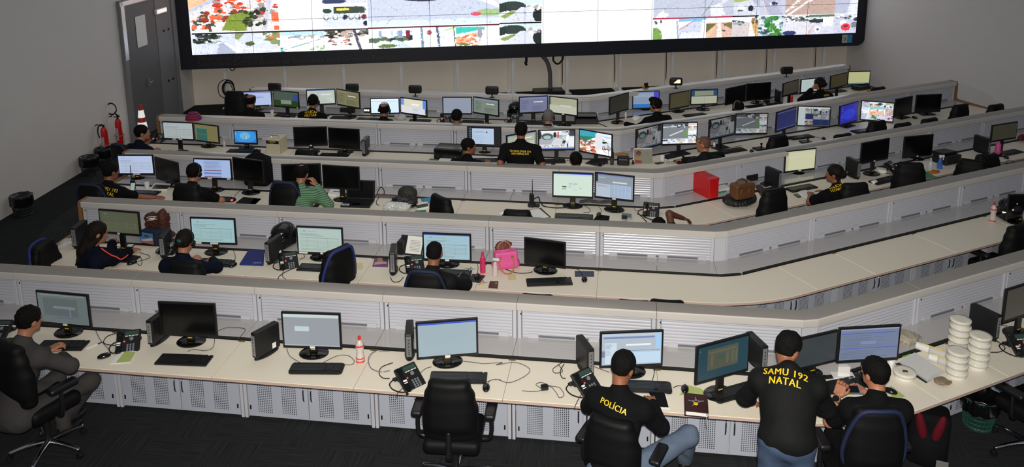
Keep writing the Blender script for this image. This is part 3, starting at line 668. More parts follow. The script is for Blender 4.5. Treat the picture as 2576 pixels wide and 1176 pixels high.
# bottom row (rows are one panel high; feeds are three quarters of a panel wide, measured on the wall)
def ux(u): return ((onpl((u, 100), TP, wn)-TP).dot(wd)-sl)/pw
def vz(u, v): return (onpl((u, v), TP, wn).z-sb)/ph
def feedpx(fn, u0, u1, vtop, vbot, u=None):
    u = u or (u0+u1)/2; z0 = max(0, vz(u, vbot)); z1 = vz(u, vtop); x0 = max(0, ux(u0)); x1 = min(12, ux(u1))
    if z0 < .12: z0 = 0
    feed(fn, x0, z0, x1-x0, z1-z0)
feedpx(f_aerial, 470, 705, -60, 78); feedpx(f_white, 705, 815, -60, 72); feedpx(f_parking, 815, 926, 10, 68); feedpx(f_ped, 815, 926, -50, 8)
feedpx(f_car, 928, 1257, -40, 62); feedpx(f_tree, 1257, 1363, -40, 0); feedpx(f_street, 1257, 1363, 0, 55)
feedpx(f_cross, 484, 592, 83, 143); feedpx(f_inter, 592, 705, 80, 140); feedpx(f_beach, 705, 817, 77, 133); feedpx(f_tree, 817, 928, 72, 130); feedpx(f_park, 928, 1038, 68, 125); feedpx(f_pole, 1038, 1147, 65, 121); feedpx(f_coast, 1147, 1257, 62, 118); feedpx(f_street, 1257, 1363, 58, 113)
p = Pic(128, 90, (254, 254, 255), 4); p.lines(.1, .35, .5, .75, 6, (225, 225, 230), .5); p.lines(.55, .1, .95, .5, 6, (228, 228, 234), .5)
x0 = ux(1363); x1 = ux(1641); put(p, x0, 0, x1-x0, NRV)
feedpx(f_bigroad, 1641, 1842, -60, 44); feedpx(f_lane, 1842, 1906, -10, 40); feedpx(f_crossing, 1906, 1971, -30, 38); feedpx(f_ramp, 1971, 2094, -40, 36); feedpx(f_greyroad, 2094, 2160, -40, 34)
feedpx(f_curve, 1641, 1707, 46, 105); feedpx(f_zebra, 1707, 1774, 46, 103); feedpx(f_brown, 1774, 1840, 44, 100); feedpx(f_brown2, 1840, 1905, 42, 98); feedpx(f_cars, 1905, 1968, 40, 97); feedpx(f_ped, 1968, 2031, 38, 95); feedpx(f_ped2, 2031, 2094, 37, 94); feedpx(f_red, 2094, 2160, 36, 92)
# thin caption strips between the feeds
for u0, u1, v0, c in ((484, 928, 79, (25, 25, 30)), (928, 1257, 66, (90, 20, 35)), (1257, 1363, 57, (20, 20, 25)), (1641, 1840, 45, (170, 40, 70)), (1840, 1905, 41, (20, 20, 24))):
    z = vz((u0+u1)/2, v0); X0, X1 = int(max(0, ux(u0))*RX), int(ux(u1)*RX); zz = VH-int(z*RZ); big.a[zz-2:zz+1, X0:X1] = c
big.a = big.a*1.0
for c in range(12):
    for r in range(NRV):
        p = Pic(RX, RZ); p.a = big.a[VH-RZ*(r+1):VH-RZ*r, RX*c:RX*c+RX].copy()
        o = picmesh('display_panel', p, pw-.008, ph-.008, 1.3, tv, (x0s+pw*(c+.5), -.004, sb+ph*(r+.5)))
bm = BM(); box(bm, x0s, x1s, .02, .1, sb, sb+ph*5); obj('panel_backing', bm, m_bez, tv)
m_cream_txt = mat('dim_gold_lettering', rgb(60, 56, 47), .6)
for s_, zf, sz in (('Ministério da Justiça', .62, .17), ('Secretaria Extraordinária de Segurança para Grandes Eventos', .26, .17)):
    me = text_mesh(s_, sz, .002); o = link('lettering', me, m_cream_txt, tv); o.rotation_euler = (PI/2, 0, 0); o.location = (x0s+.10, -.006, zb+(sb-zb)*zf-.02)
o.scale = (1, 1, 1)
xp = (onpl((2130, 105), TP, wn)-TVO).dot(wd)
bm = BM(); box(bm, xp-.13, xp, -.012, 0, zb+.08, zb+.28); obj('badge', bm, mat('pale_badge', rgb(190, 195, 190), .5), tv)
bm = BM(); box(bm, xp, xp+.13, -.012, 0, zb+.08, zb+.28); obj('badge', bm, mat('blue_badge', rgb(60, 150, 200), .5), tv)
bm = BM(); tube(bm, [(xp-.085, -.016, zb+.13), (xp-.05, -.016, zb+.15), (xp-.05, -.016, zb+.2), (xp-.075, -.016, zb+.21), (xp-.08, -.016, zb+.17)], .008, 6); obj('badge_emblem', bm, mat('olive_emblem', rgb(110, 110, 60), .5), tv)
# cables hanging under the video wall
def cable(name, pts, r, m, label, cat='cable', group=None):
    bm = BM(); tube(bm, pts, r, 8); return tag(obj(name, bm, m, smooth=True), label, cat, group)
def wp(u, v, off=.5): return onpl((u, v), WL-wn*off, wn)
m_hose = mat('grey_corrugated_hose', rgb(90, 90, 92), .6)
g = wp(1385, 225, .25); cable('corrugated_conduit', [wp(1362, 138, .3), wp(1376, 155, .28), wp(1383, 180, .25), wp(1384, 205, .25), Vector((g.x, g.y, .0))+Vector((0, 0, .02))], .05, m_hose, 'thick grey corrugated conduit dropping from the video wall to the floor')
cable('cable_loop', [wp(1393, 138, .3), wp(1392, 152, .28), wp(1403, 161, .28), wp(1415, 150, .28), wp(1416, 138, .3)], .022, m_dark, 'dark cable looped under the video wall right of the thick conduit')
cable('hanging_plug', [wp(1324, 142, .3), wp(1324, 155, .3), wp(1322, 158, .3), wp(1325, 164, .3)], .03, m_dark, 'dark plug hanging on a lead below the video wall')
cable('cable_loop', [wp(578, 172, .3), wp(584, 178, .3), wp(592, 172, .3)], .01, m_dark, 'thin dark cable loop peeking out under the left end of the video wall')
def coil(c, n, r, rr, m, nm, label):
    bm = BM()
    for i in range(n):
        ex = rnd.uniform(.6, 1.2); ez = rnd.uniform(.8, 1.5); dx = rnd.uniform(-.07, .07)
        tube(bm, [c+wd*(dx+ex*r*math.cos(a))+Vector((0, 0, ez*r*math.sin(a)))+wn*rnd.uniform(-.03, .03) for a in [2*PI*j/10 for j in range(11)]], rr, 5)
    return tag(obj(nm, bm, m, smooth=True), label, 'cable')
coil(wp(573, 224, .48), 7, .16, .009, m_dark, 'cable_bundle', 'bundle of black cables looped over the leftmost steel strut')
g = at((1380, 238), 0); bm = BM(); box(bm, -.35, .35, -.2, .2, 0, .12, TR(g.x, g.y+.0, 0, rz=a2), bev=.01); tag(obj('floor_box', bm, m_black), 'low black equipment case on the floor below the conduit', 'case')
# ---------------------------------------------------------------- soft shapes: signed distance field -> surface net
class Sdf:
    def __init__(s, k=.03): s.p = []; s.k = k; s.cuts = []
    def cap(s, a, b, ra, rb=None, k=None): s.p.append(('c', np.array(a, float), np.array(b, float), ra, ra if rb is None else rb, k)); return s
    def ell(s, c, r, rot=None, k=None):
        s.p.append(('e', np.array(c, float), np.array(r, float), None if rot is None else np.array(rot.to_3x3() if hasattr(rot, 'to_3x3') else rot), None, k)); return s
    def rbox(s, c, h, r, rot=None, k=None): s.p.append(('b', np.array(c, float), np.array(h, float), None if rot is None else np.array(rot.to_3x3()), r, k)); return s
    def cut(s, n, d): s.cuts.append((np.array(n, float), d)); return s      # keep n.x < d
    def hole(s, c, r, rot=None): s.p.append(('h', np.array(c, float), np.array(r, float), None if rot is None else np.array(rot.to_3x3()), None, None)); return s
    def mesh(s, h, grow=0):
        lo = np.full(3, 1e9); hi = np.full(3, -1e9)
        for q in s.p:
            if q[0] == 'h': continue
            if q[0] == 'c': R_ = max(q[3], q[4]); a, b = np.minimum(q[1], q[2])-R_, np.maximum(q[1], q[2])+R_
            else: R_ = np.full(3, q[2].max()+(q[4] or 0)) if q[3] is not None else q[2]+(q[4] or 0); a, b = q[1]-R_, q[1]+R_
            lo = np.minimum(lo, a); hi = np.maximum(hi, b)
        lo -= s.k*.6+grow+2*h; hi += s.k*.6+grow+2*h
        n = np.ceil((hi-lo)/h).astype(int)+1
        ax = [lo[i]+h*np.arange(n[i]) for i in range(3)]; f = np.full(n, .3, dtype=np.float32)
        for q in s.p:
            k = s.k if q[5] is None else q[5]; mg = k+3*h+grow
            if q[0] == 'c': R_ = max(q[3], q[4]); a, b = np.minimum(q[1], q[2])-R_, np.maximum(q[1], q[2])+R_
            elif q[0] == 'b': R_ = np.full(3, np.linalg.norm(q[2])+q[4]); a, b = q[1]-R_, q[1]+R_
            else: R_ = np.full(3, q[2].max()); a, b = q[1]-R_, q[1]+R_
            i0 = np.clip(((a-mg-lo)/h).astype(int), 0, n-1); i1 = np.clip(((b+mg-lo)/h).astype(int)+2, 1, n)
            X, Y, Z = np.meshgrid(*[ax[i][i0[i]:i1[i]].astype(np.float32) for i in range(3)], indexing='ij')
            if q[0] == 'c':
                d = q[2]-q[1]; L2 = max(d@d, 1e-12); px_, py_, pz_ = X-q[1][0], Y-q[1][1], Z-q[1][2]
                t = np.clip((px_*d[0]+py_*d[1]+pz_*d[2])/L2, 0, 1)
                D = np.sqrt((px_-t*d[0])**2+(py_-t*d[1])**2+(pz_-t*d[2])**2)-(q[3]+(q[4]-q[3])*t)
            else:
                P_ = np.stack([X-q[1][0], Y-q[1][1], Z-q[1][2]], -1)
                if q[3] is not None: P_ = P_@q[3]
                if q[0] == 'b':
                    w = np.abs(P_)-q[2]; D = np.sqrt((np.maximum(w, 0)**2).sum(-1))+np.minimum(w.max(-1), 0)-q[4]
                else:
                    k0 = np.sqrt(((P_/q[2])**2).sum(-1)); k1 = np.sqrt(((P_/q[2]**2)**2).sum(-1))+1e-9; D = k0*(k0-1)/k1
            sl = tuple(slice(i0[i], i1[i]) for i in range(3)); F_ = f[sl]
            if q[0] == 'h': f[sl] = np.maximum(F_, -D); continue
            hh = np.clip(.5+.5*(F_-D)/k, 0, 1); f[sl] = F_*(1-hh)+D*hh-k*hh*(1-hh)
        f -= grow
        if s.cuts:
            X, Y, Z = np.meshgrid(*[a.astype(np.float32) for a in ax], indexing='ij')
            for nn, d in s.cuts: f = np.maximum(f, X*nn[0]+Y*nn[1]+Z*nn[2]-d)
        return nets(f, lo, h)
def nets(f, lo, h):
    ins = f < 0; nx, ny, nz = f.shape
    c = [(i, j, k) for i in (0, 1) for j in (0, 1) for k in (0, 1)]
    cnt = sum(ins[i:nx-1+i, j:ny-1+j, k:nz-1+k].astype(np.int8) for i, j, k in c)
    cells = np.argwhere((cnt > 0) & (cnt < 8)); m = len(cells)
    if m == 0: return np.zeros((0, 3)), np.zeros((0, 4), int)
    acc = np.zeros((m, 3)); num = np.zeros(m)
    val = {q: f[cells[:, 0]+q[0], cells[:, 1]+q[1], cells[:, 2]+q[2]] for q in c}
    for a in c:
        for ax in range(3):
            if a[ax]: continue
            b = list(a); b[ax] = 1; b = tuple(b); va, vb = val[a], val[b]; x = (va < 0) != (vb < 0)
            t = np.where(x, va/np.where(va == vb, 1, va-vb), 0)
            p = np.array(a, float)[None]+0*acc; p[:, ax] += t; acc += p*x[:, None]; num += x
    vs = lo+(cells+acc/num[:, None])*h
    idx = -np.ones((nx-1, ny-1, nz-1), int); idx[tuple(cells.T)] = np.arange(m); out = []
    for ax in range(3):
        a1, a2_ = (ax+1) % 3, (ax+2) % 3
        s0 = [slice(0, None)]*3; s1 = [slice(0, None)]*3; s0[ax] = slice(0, -1); s1[ax] = slice(1, None)
        A_, B_ = ins[tuple(s0)], ins[tuple(s1)]; e = np.argwhere(A_ != B_)
        e = e[(e[:, a1] > 0) & (e[:, a2_] > 0)]
        e = e[(e[:, a1] < f.shape[a1]-1) & (e[:, a2_] < f.shape[a2_]-1)]
        if not len(e): continue
        fl = A_[tuple(e.T)]
        def g(d1, d2):
            q = e.copy(); q[:, a1] -= d1; q[:, a2_] -= d2; return idx[tuple(q.T)]
        qd = np.stack([g(1, 1), g(0, 1), g(0, 0), g(1, 0)], 1); qd[~fl] = qd[~fl][:, ::-1]; out.append(qd)
    q = np.concatenate(out); q = q[(q >= 0).all(1)]
    return vs, q
def mkmesh(name, parts, mats, parent=None, mis=None, smooth=True, loc=None, rz=0):
    vs = []; fs = []; mi = []; o_ = 0
    for n_, (v, q) in enumerate(parts):
        vs.append(v); fs.append(q+o_); mi.append(np.full(len(q), (mis[n_] if mis else 0))); o_ += len(v)
    me = bpy.data.meshes.new(name); me.from_pydata(np.concatenate(vs).tolist(), [], np.concatenate(fs).tolist())
    me.polygons.foreach_set('use_smooth', [smooth]*len(me.polygons)); o = link(name, me, mats, parent, loc, rz)
    me.polygons.foreach_set('material_index', np.concatenate(mi).astype(int)); me.update(); return o
# ---------------------------------------------------------------- materials of the objects
m_blk = mat('matt_black_plastic', rgb(20, 20, 22), .42); m_gblk = mat('glossy_black_plastic', rgb(10, 10, 12), .16, spec=.6)
m_key = mat('black_key_caps', rgb(30, 31, 33), .38); m_keyw = mat('key_lettering_grey', rgb(120, 122, 126), .5)
m_fab = mat('black_fabric', rgb(14, 14, 16), .85, spec=.15, noise=.12, scale=160, bump=.15, bscale=400); m_lea = mat('black_leatherette', rgb(9, 9, 11), .62, spec=.22, noise=.05, scale=30)
m_blue = mat('royal_blue_fabric', rgb(28, 42, 110), .7); m_navyf = mat('navy_blue_fabric', rgb(18, 28, 52), .75)
m_red = mat('red_enamel', rgb(190, 22, 24), .3, coat=.3); m_silver = mat('silver_plastic', rgb(150, 153, 158), .3, metal=.5)
m_lcd = mat('green_grey_lcd', rgb(52, 72, 62), .25); m_yel = mat('yellow_print', rgb(236, 196, 20), .55); m_off = mat('switched_off_screen', rgb(9, 9, 11), .22, spec=.5)
m_redled = mat('red_led', (1, .05, .03), .4, emit=3); m_grn = mat('pale_green_paper', rgb(176, 190, 110), .6, noise=.12, scale=18)
m_cordg = mat('grey_cord', rgb(70, 70, 72), .5)
m_clear = bpy.data.materials.new('clear_plastic'); m_clear.use_nodes = True
_b = m_clear.node_tree.nodes['Principled BSDF']; _b.inputs['Base Color'].default_value = (.85, .85, .85, 1); _b.inputs['Alpha'].default_value = .38; _b.inputs['Roughness'].default_value = .12
def rowof(p):   # facing angle at a place: 0 on the left wings, ANG on the right wings
    P_ = at(p) if isinstance(p, tuple) else p
    return ANG if (P_-AX).dot(wd) > .35 else 0
# ---------------------------------------------------------------- monitors
mon_log = []
BASES = {'monitor with dim grey-green screen in front of the man in the grey sweater': A(395, 435), 'switched-off monitor in the front row between two small computers': A(1065, 490),
 'monitor with plain grey screen and small dialog beside the red-capped bottle': B(473, 480), 'monitor with empty pale blue window behind the empty front-row chair': B(1300, 535),
 'monitor full of pale blue windows behind the head of the seated police officer': C(1062, 545), 'turned monitor with dull dark grey screen right of the standing man': SS(655, 400),
 'monitor with pale cyan table right of the woman with the hair clip': E(2140, 690), 'monitor with pale green table beside the black crash helmet': FF(825, 510),
 'monitor with light blue table in front of the crop-haired man': FF(2070, 580), 'switched-off monitor right of the pink handbag': G(582, 880),
 'monitor with blue striped web page before the man wearing a headset': I(1395, 870), 'switched-off monitor in front of the black backpack': I(1722, 897),
 'monitor showing a nearly white search page, left of a pair': G(805, 375), 'monitor with grey and blue list window, right of a pair': G(1133, 405),
 'switched-off monitor behind the woman in the black T-shirt': N(720, 1095), 'switched-off monitor left of a small computer, fourth row': J(1180, 890), 'small monitor with bright blue desktop beside the cream box': I(1668, 470),
 'switched-off monitor with a green and white sticker on its corner': J(850, 888), 'monitor with a white document on black, right of the black printer': L(725, 848)}
def monitor(TLp, TRp, BLp, pic, label, Wt=.51, base='round', on=1.0, sticker=None, zr=(.37, .50), surf=DK, dy=0, square=False, name='monitor', bez=None, bs=None):
    bs = BASES.get(label, bs)
    c = (at(TRp, 0)-at(TLp, 0)).length/HC; z = HC-Wt/c; z = min(max(z, surf+zr[0]), surf+zr[1])
    if bs is not None:
        Bp = at(bs, surf); z = min((surf+.30+.002*i for i in range(140)), key=lambda q: (((at(TLp, q)+at(TRp, q))/2).xy-Bp.xy).length)
    a, b = at(TLp, z), at(TRp, z); w = (b-a).length; rz = math.atan2(b.y-a.y, b.x-a.x); zb_ = zat(BLp, a); hgt = min(max(z-zb_, .50*w), .68*w)
    mon_log.append((label[:24], round(w, 3), round(hgt, 3), round(z-surf, 3)))
    c = (a+b)/2; t = thing(name, label, 'monitor', (c.x, c.y, surf), rz)
    zt_ = z-surf; z0 = zt_-hgt; zm = (zt_+z0)/2
    bm = BM(); box(bm, -w/2, w/2, 0, .022, z0, zt_, bev=.004); box(bm, -w*.36, w*.36, .022, .05, z0+hgt*.12, zt_-hgt*.15, bev=.012)
    obj('housing', bm, bez or m_blk, t)
    bz = .017; bb = .028
    if pic is None:
        bm = BM(); box(bm, -w/2+bz, w/2-bz, -.002, .001, z0+bb, zt_-bz); obj('screen', bm, m_off, t)
    else: picmesh('screen', pic, w-2*bz, hgt-bz-bb, on, t, (0, -.002, zm+(bb-bz)/2))
    bm = BM()
    if base == 'round':
        bm = BM(); box(bm, -.035, .035, .015, .04, .01, z0+.06, bev=.004); obj('stand_neck', bm, m_blk, t)
        bm = BM(); lathe(bm, [(.128, 0), (.130, .006), (.120, .014), (.05, .022), (0.03, .022)], 32, Matrix.Translation((0, .03, 0)), sy=.82); obj('stand_base', bm, m_gblk, t, smooth=True, angle=.6)
        bm = BM(); box(bm, -.02, .02, .012, .0145, .045, .052); obj('yellow_tag', bm, m_yel, t)
    else:
        bm = BM(); box(bm, -.03, .03, .015, .04, .01, z0+.08, bev=.004); obj('stand_neck', bm, m_blk, t)
        bm = BM(); box(bm, -.13, .13, -.07, .11, 0, .014, bev=.006); obj('stand_base', bm, m_blk, t)
    if sticker:
        for sx, sw, col in sticker:
            bm = BM(); box(bm, sx*w/2-sw/2, sx*w/2+sw/2, -.0012, 0, z0+.004, z0+.024); obj('sticker', bm, m_paper if col == 'w' else m_red, t)
    return t
def scr_plain(bg, w=64, h=40, seed=1): return Pic(w, h, bg, seed)
def scr_table(bg=(190, 212, 214), seed=1, top=(150, 165, 190), w=96, h=60):
    p = Pic(w, h, bg, seed); p.rect(0, 0, 1, .03, top); p.ell(.15, .12, .02, .025, (170, 120, 90)); p.lines(.06, .08, .5, .16, 2, (110, 130, 130), .5); p.lines(.05, .22, .6, .34, 3, (90, 110, 110), .5)
    p.rect(.05, .40, .95, .415, (90, 100, 90), .6)
    for i in range(7): p.rect(.05, .46+.055*i, .95, .463+.055*i+.01, (120, 130, 120), .35)
    for i in range(8): p.rect(.08+.12*i, .42, .085+.12*i, .82, (120, 130, 120), .35)
    p.lines(.06, .84, .93, .95, 3, (110, 110, 90), .4); return p
def scr_office(bg, a=(200, 205, 200), seed=2, w=80, h=50, bar=(90, 110, 190)):
    p = Pic(w, h, bg, seed); p.rect(0, 0, 1, .04, bar); p.rect(0, .04, 1, .1, tuple(min(255, x+12) for x in bg)); p.rect(.04, .16, .35, .9, a, .6); p.rect(.42, .16, .95, .5, a, .5); p.rect(.42, .56, .95, .93, a, .8)
    p.lines(.06, .2, .33, .85, 9, tuple(int(x*.6) for x in bg), .4); p.lines(.45, .6, .9, .9, 6, tuple(int(x*.6) for x in bg), .4); p.rect(.5, .3, .85, .36, (240, 245, 245), .8); return p
def scr_cams(seed=3, dim=1., lay=0, w=104, h=60):
    p = Pic(w, h, (200, 205, 210), seed)
    def sub(fn, x0, y0, x1, y1):
        W_, H_ = max(4, int((x1-x0)*w)), max(4, int((y1-y0)*h)); q = Pic(W_, H_, (200, 200, 200), seed+int(x0*10)); fn(q); X, Y_ = int(x0*w), int(y0*h); b = p.a[Y_:Y_+H_, X:X+W_]; b[:] = q.a[:b.shape[0], :b.shape[1]]
    def garage(q): q.rect(0, 0, 1, 1, (165, 168, 175)); q.rect(0, 0, 1, .3, (225, 228, 230)); q.ell(.35, .42, .25, .25, (70, 84, 86)); q.ell(.35, .48, .17, .14, (160, 185, 185)); q.ell(.02, .3, .08, .3, (40, 45, 50)); q.ell(.68, .3, .07, .2, (40, 44, 50)); q.rect(.8, .1, .86, .5, (200, 60, 60)); q.poly([(.5, 1), (.7, .5), (1, .6), (1, 1)], (205, 208, 210))
    if lay == 0:
        sub(garage, 0, 0, .66, .75); sub(f_brown, .0, .78, .2, .93); sub(f_inter, .2, .78, .42, .93); sub(f_brown2, .42, .78, .68, .93); sub(f_parking, .67, 0, .86, .25); sub(f_coast, .67, .25, .86, .5); sub(f_street, .67, .5, .84, .95); p.rect(.86, 0, 1, .3, (60, 62, 70)); p.rect(.84, .35, 1, .86, (225, 230, 238)); p.rect(0, .94, 1, 1, (110, 130, 190))
    elif lay == 1:
        q = Pic(w, h, (240, 240, 240), seed); f_coast(q); p.a[:] = q.a; p.poly([(0, 0), (.55, 0), (.5, .25), (0, .3)], (60, 165, 185)); p.poly([(0, .28), (.5, .22), (.2, .5), (0, .5)], (40, 130, 100)); p.blobs(0, .4, .5, 1, [ROOF, WHT, (90, 90, 95), (160, 120, 100)], 60, .06, .04); p.rect(.5, .05, .72, .78, (226, 228, 232)); sub(f_beach, .73, .1, 1, .35); sub(f_cross, .73, .35, 1, .6); sub(f_tree, .73, .6, 1, 1)
    elif lay == 2:
        sub(f_bigroad, 0, 0, .75, .75); p.poly([(0, .2), (.75, .1), (.75, .75), (0, .75)], (120, 126, 132)); p.line(.2, .6, .6, .35, (210, 210, 210), .05); p.poly([(.62, .65), (.75, .2), (.75, .6)], (110, 150, 60)); p.rect(0, 0, .75, .14, (90, 96, 104)); p.blobs(.2, 0, .7, .2, [(190, 195, 200), (50, 60, 60)], 16, .06, .05); sub(f_brown, .75, .12, 1, .3); sub(f_beach, .75, .32, 1, .55); sub(f_parking, .75, .56, 1, .8); sub(f_cross, 0, .78, .25, 1); sub(f_inter, .25, .78, .5, 1); sub(f_coast, .5, .8, .75, 1); sub(f_brown2, .75, .8, 1, 1)
    elif lay == 3:
        p.rect(0, 0, 1, 1, (90, 110, 140)); p.rect(0, 0, .22, 1, (205, 215, 216)); p.rect(0, 0, 1, .06, (225, 232, 236))
        for i, fn in enumerate((f_tree, f_street, f_lane, f_cross, f_ped2, f_greyroad, f_brown, None, None)):
            x, y = .24+.25*(i % 3), .08+.3*(i//3)
            if i in (3, 7, 8): p.rect(x, y, x+.24, y+.29, (30, 50, 120))
            else: sub(fn, x, y, x+.245, y+.29)
        p.a[10:, 26:] *= .75
    else:
        fs = (f_crossing, f_brown, f_street, f_lane, f_beach, f_park, f_coast, f_ramp, f_greyroad, f_cars, f_ped, f_red)
        for i, fn in enumerate(fs): sub(fn, .25*(i % 4), .33*(i//4), .25*(i % 4)+.25, .33*(i//4)+.34)
        sub(f_coast, .26, .26, .74, .74); p.poly([(.26, .74), (.70, .4), (.74, .74)], (225, 190, 170)); p.rect(.26, .25, .74, .38, (150, 200, 205))
    p.a *= dim; return p
ST = [(0, .045, 'w')]
# ---- first row
p = scr_plain((94, 104, 104), 96, 60); p.rect(.05, .04, .95, .07, (120, 126, 124)); p.rect(.1, .15, .8, .75, (84, 92, 92)); p.rect(.3, .42, .75, .5, (110, 118, 124)); p.rect(.35, .6, .72, .62, (70, 80, 110)); p.rect(.35, .8, .7, .82, (70, 78, 110)); p.rect(.62, .5, .66, .8, (100, 112, 112))
monitor(A(193, 200), A(483, 226), A(213, 385), p, 'monitor with dim grey-green screen in front of the man in the grey sweater', sticker=ST)
monitor(A(868, 262), A(1185, 275), A(890, 447), None, 'switched-off monitor in the front row between two small computers')
p = scr_plain((148, 154, 160), 96, 60); p.rect(0, 0, 1, .1, (196, 210, 208)); p.rect(.2, .36, .46, .54, (192, 206, 204)); p.rect(.2, .36, .46, .39, (150, 170, 180)); p.rect(0, .97, 1, 1, (170, 180, 190))
monitor(B(262, 210), B(632, 222), B(275, 435), p, 'monitor with plain grey screen and small dialog beside the red-capped bottle', sticker=ST)
p = scr_plain((160, 178, 186), 96, 60); p.rect(0, 0, 1, .05, (60, 90, 200)); p.rect(.02, .08, .1, .09, (120, 130, 140)); p.rect(.25, .08, .32, .09, (120, 130, 140))
monitor(B(1100, 278), B(1488, 248), B(1112, 512), p, 'monitor with empty pale blue window behind the empty front-row chair', sticker=ST)
p = scr_plain((172, 190, 206), 112, 68); p.rect(0, .03, .9, .08, (190, 200, 210)); p.rect(.03, .1, .88, .16, (120, 134, 180)); p.rect(.02, .18, .9, .52, (176, 186, 196)); p.rect(.4, .34, .82, .40, (226, 236, 244)); p.rect(.05, .3, .25, .95, (200, 216, 230)); p.lines(.06, .32, .2, .7, 9, (120, 134, 150), .5); p.rect(.3, .55, .98, .56, (110, 120, 150)); p.rect(.3, .6, .98, .95, (190, 214, 232)); p.rect(.0, .55, .05, .75, (120, 130, 150)); p.rect(.9, .03, 1, .5, (160, 200, 235))
monitor(C(835, 262), C(1268, 245), C(835, 508), p, 'monitor full of pale blue windows behind the head of the seated police officer', on=1.05)
p = scr_plain((28, 62, 74), 104, 64); p.rect(.18, .12, .8, .75, (78, 80, 66)); p.rect(.2, .2, .78, .26, (92, 92, 74)); p.rect(.38, .30, .52, .5, (58, 84, 60)); p.rect(.38, .30, .52, .35, (72, 74, 110)); p.rect(.02, .1, .06, .14, (60, 90, 100))
for x in (.25, .56, .66, .74): p.rect(x, .3, x+.05, .66, (88, 92, 72))
monitor(C(1492, 362), D(217, 343), C(1500, 627), p, 'turned monitor with dark teal desktop left of the standing man', sticker=None)
p = scr_plain((52, 58, 60), 64, 40)
monitor(SS(500, 88), SS(885, 2), SS(503, 372), p, 'turned monitor with dull dark grey screen right of the standing man')
p = scr_plain((112, 124, 150), 104, 64, 5); p.rect(0, 0, 1, .05, (140, 150, 175)); p.rect(0, .14, .92, .16, (60, 80, 190)); p.rect(0, .62, 1, .64, (60, 76, 190)); p.lines(.05, .2, .8, .6, 7, (90, 100, 120), .5); p.rect(.35, .4, .62, .52, (120, 135, 175)); p.lines(.02, .68, .95, .95, 5, (88, 96, 118), .5)
monitor(D(770, 312), D(1157, 290), D(760, 535), p, 'monitor with blue-ruled grey windows before the man in the black polo shirt')
monitor(D(1810, 72), D(2050, -3), D(1785, 285), scr_plain((62, 58, 52), 40, 24), 'dim brownish monitor at the right edge of the front row')
# ---- second row
p = scr_table((84, 88, 66), 4, (76, 80, 66)); p.a *= .92
monitor(E(960, 257), E(1360, 290), E(1003, 493), p, 'monitor with dark olive screen in front of the long-haired woman', sticker=[(-.75, .05, 'w'), (-.1, .03, 'w')])
monitor(E(1860, 338), E(2305, 352), E(1905, 597), scr_table((150, 184, 188), 6), 'monitor with pale cyan table right of the woman with the hair clip', sticker=[(-.7, .07, 'w'), (.0, .09, 'w')])
monitor(FF(563, 190), FF(1020, 210), FF(590, 460), scr_table((172, 192, 184), 7), 'monitor with pale green table beside the black crash helmet', sticker=[(-.75, .1, 'w'), (.05, .03, 'w'), (.3, .04, 'w')])
monitor(FF(1803, 255), FF(2282, 273), FF(1823, 530), scr_table((158, 190, 202), 8, (70, 110, 190)), 'monitor with light blue table in front of the crop-haired man', sticker=ST)
monitor(G(427, 610), G(752, 652), G(418, 815), None, 'switched-off monitor right of the pink handbag')
monitor(WW(2110, 352), WW(2400, 345), WW(2135, 530), None, 'black monitor seen edge-on behind the crash helmet at the right edge')
# ---- third row
monitor(I(430, 530), I(775, 530), I(458, 722), scr_table((178, 192, 222), 9, (170, 190, 235)), 'monitor with lilac-white table before the leftmost man of the third row', sticker=[(.0, .1, 'w')])
monitor(I(785, 548), I(1010, 605), I(792, 765), None, 'switched-off monitor turned right, beside the white paper cup', sticker=None)
p = scr_plain((158, 180, 222), 96, 60, 4); p.rect(.25, .05, .75, 1, (150, 172, 212)); p.lines(.28, .08, .7, .5, 9, (110, 124, 160), .5, .3); p.rect(.25, .58, .74, .61, (120, 30, 50)); p.rect(.25, .72, .74, .8, (80, 120, 215)); p.rect(.25, .93, .74, .96, (110, 40, 40))
monitor(I(1158, 562), I(1520, 572), I(1172, 762), p, 'monitor with blue striped web page before the man wearing a headset', sticker=[(-.2, .06, 'w'), (.8, .05, 'w')])
monitor(I(1530, 552), I(1822, 588), I(1538, 770), None, 'switched-off monitor in front of the black backpack')
monitor(K(315, 160), K(793, 150), K(322, 432), None, 'switched-off monitor behind the man in the green striped shirt')
monitor(K(808, 165), K(1255, 192), K(825, 450), None, 'switched-off monitor behind the open laptop')
p = scr_plain((208, 226, 212), 104, 64, 4); p.rect(0, 0, 1, .03, (70, 90, 200)); p.rect(0, .04, 1, .09, (190, 208, 222)); p.rect(.22, .56, .34, .62, (90, 80, 60)); p.rect(.22, .66, .33, .72, (150, 180, 150)); p.lines(.38, .54, .48, .64, 3, (150, 160, 160)); p.rect(.68, .62, .72, .65, (110, 110, 120)); p.lines(.52, .7, .62, .78, 3, (190, 190, 210))
goo = monitor(G(648, 100), G(970, 112), G(642, 298), p, 'monitor showing a nearly white search page, left of a pair', on=1.0)
p = scr_plain((140, 150, 160), 104, 64, 4); p.rect(0, 0, .06, .35, (40, 44, 50)); p.rect(.06, 0, 1, .05, (110, 120, 170)); p.rect(.08, .12, .25, .16, (190, 196, 200)); p.rect(.45, .28, .85, .34, (206, 216, 226)); p.rect(.02, .42, .4, 1, (176, 192, 206)); p.lines(.05, .45, .36, .58, 3, (190, 120, 130), .6); p.rect(.42, .42, .95, .98, (166, 184, 206)); p.lines(.44, .45, .93, .95, 10, (130, 150, 190), .5, .2)
for i in range(4): p.rect(.5+.1*i, .42, .51+.1*i, .98, (190, 205, 220))
monitor(G(978, 102), G(1288, 135), G(972, 308), p, 'monitor with grey and blue list window, right of a pair', sticker=ST)
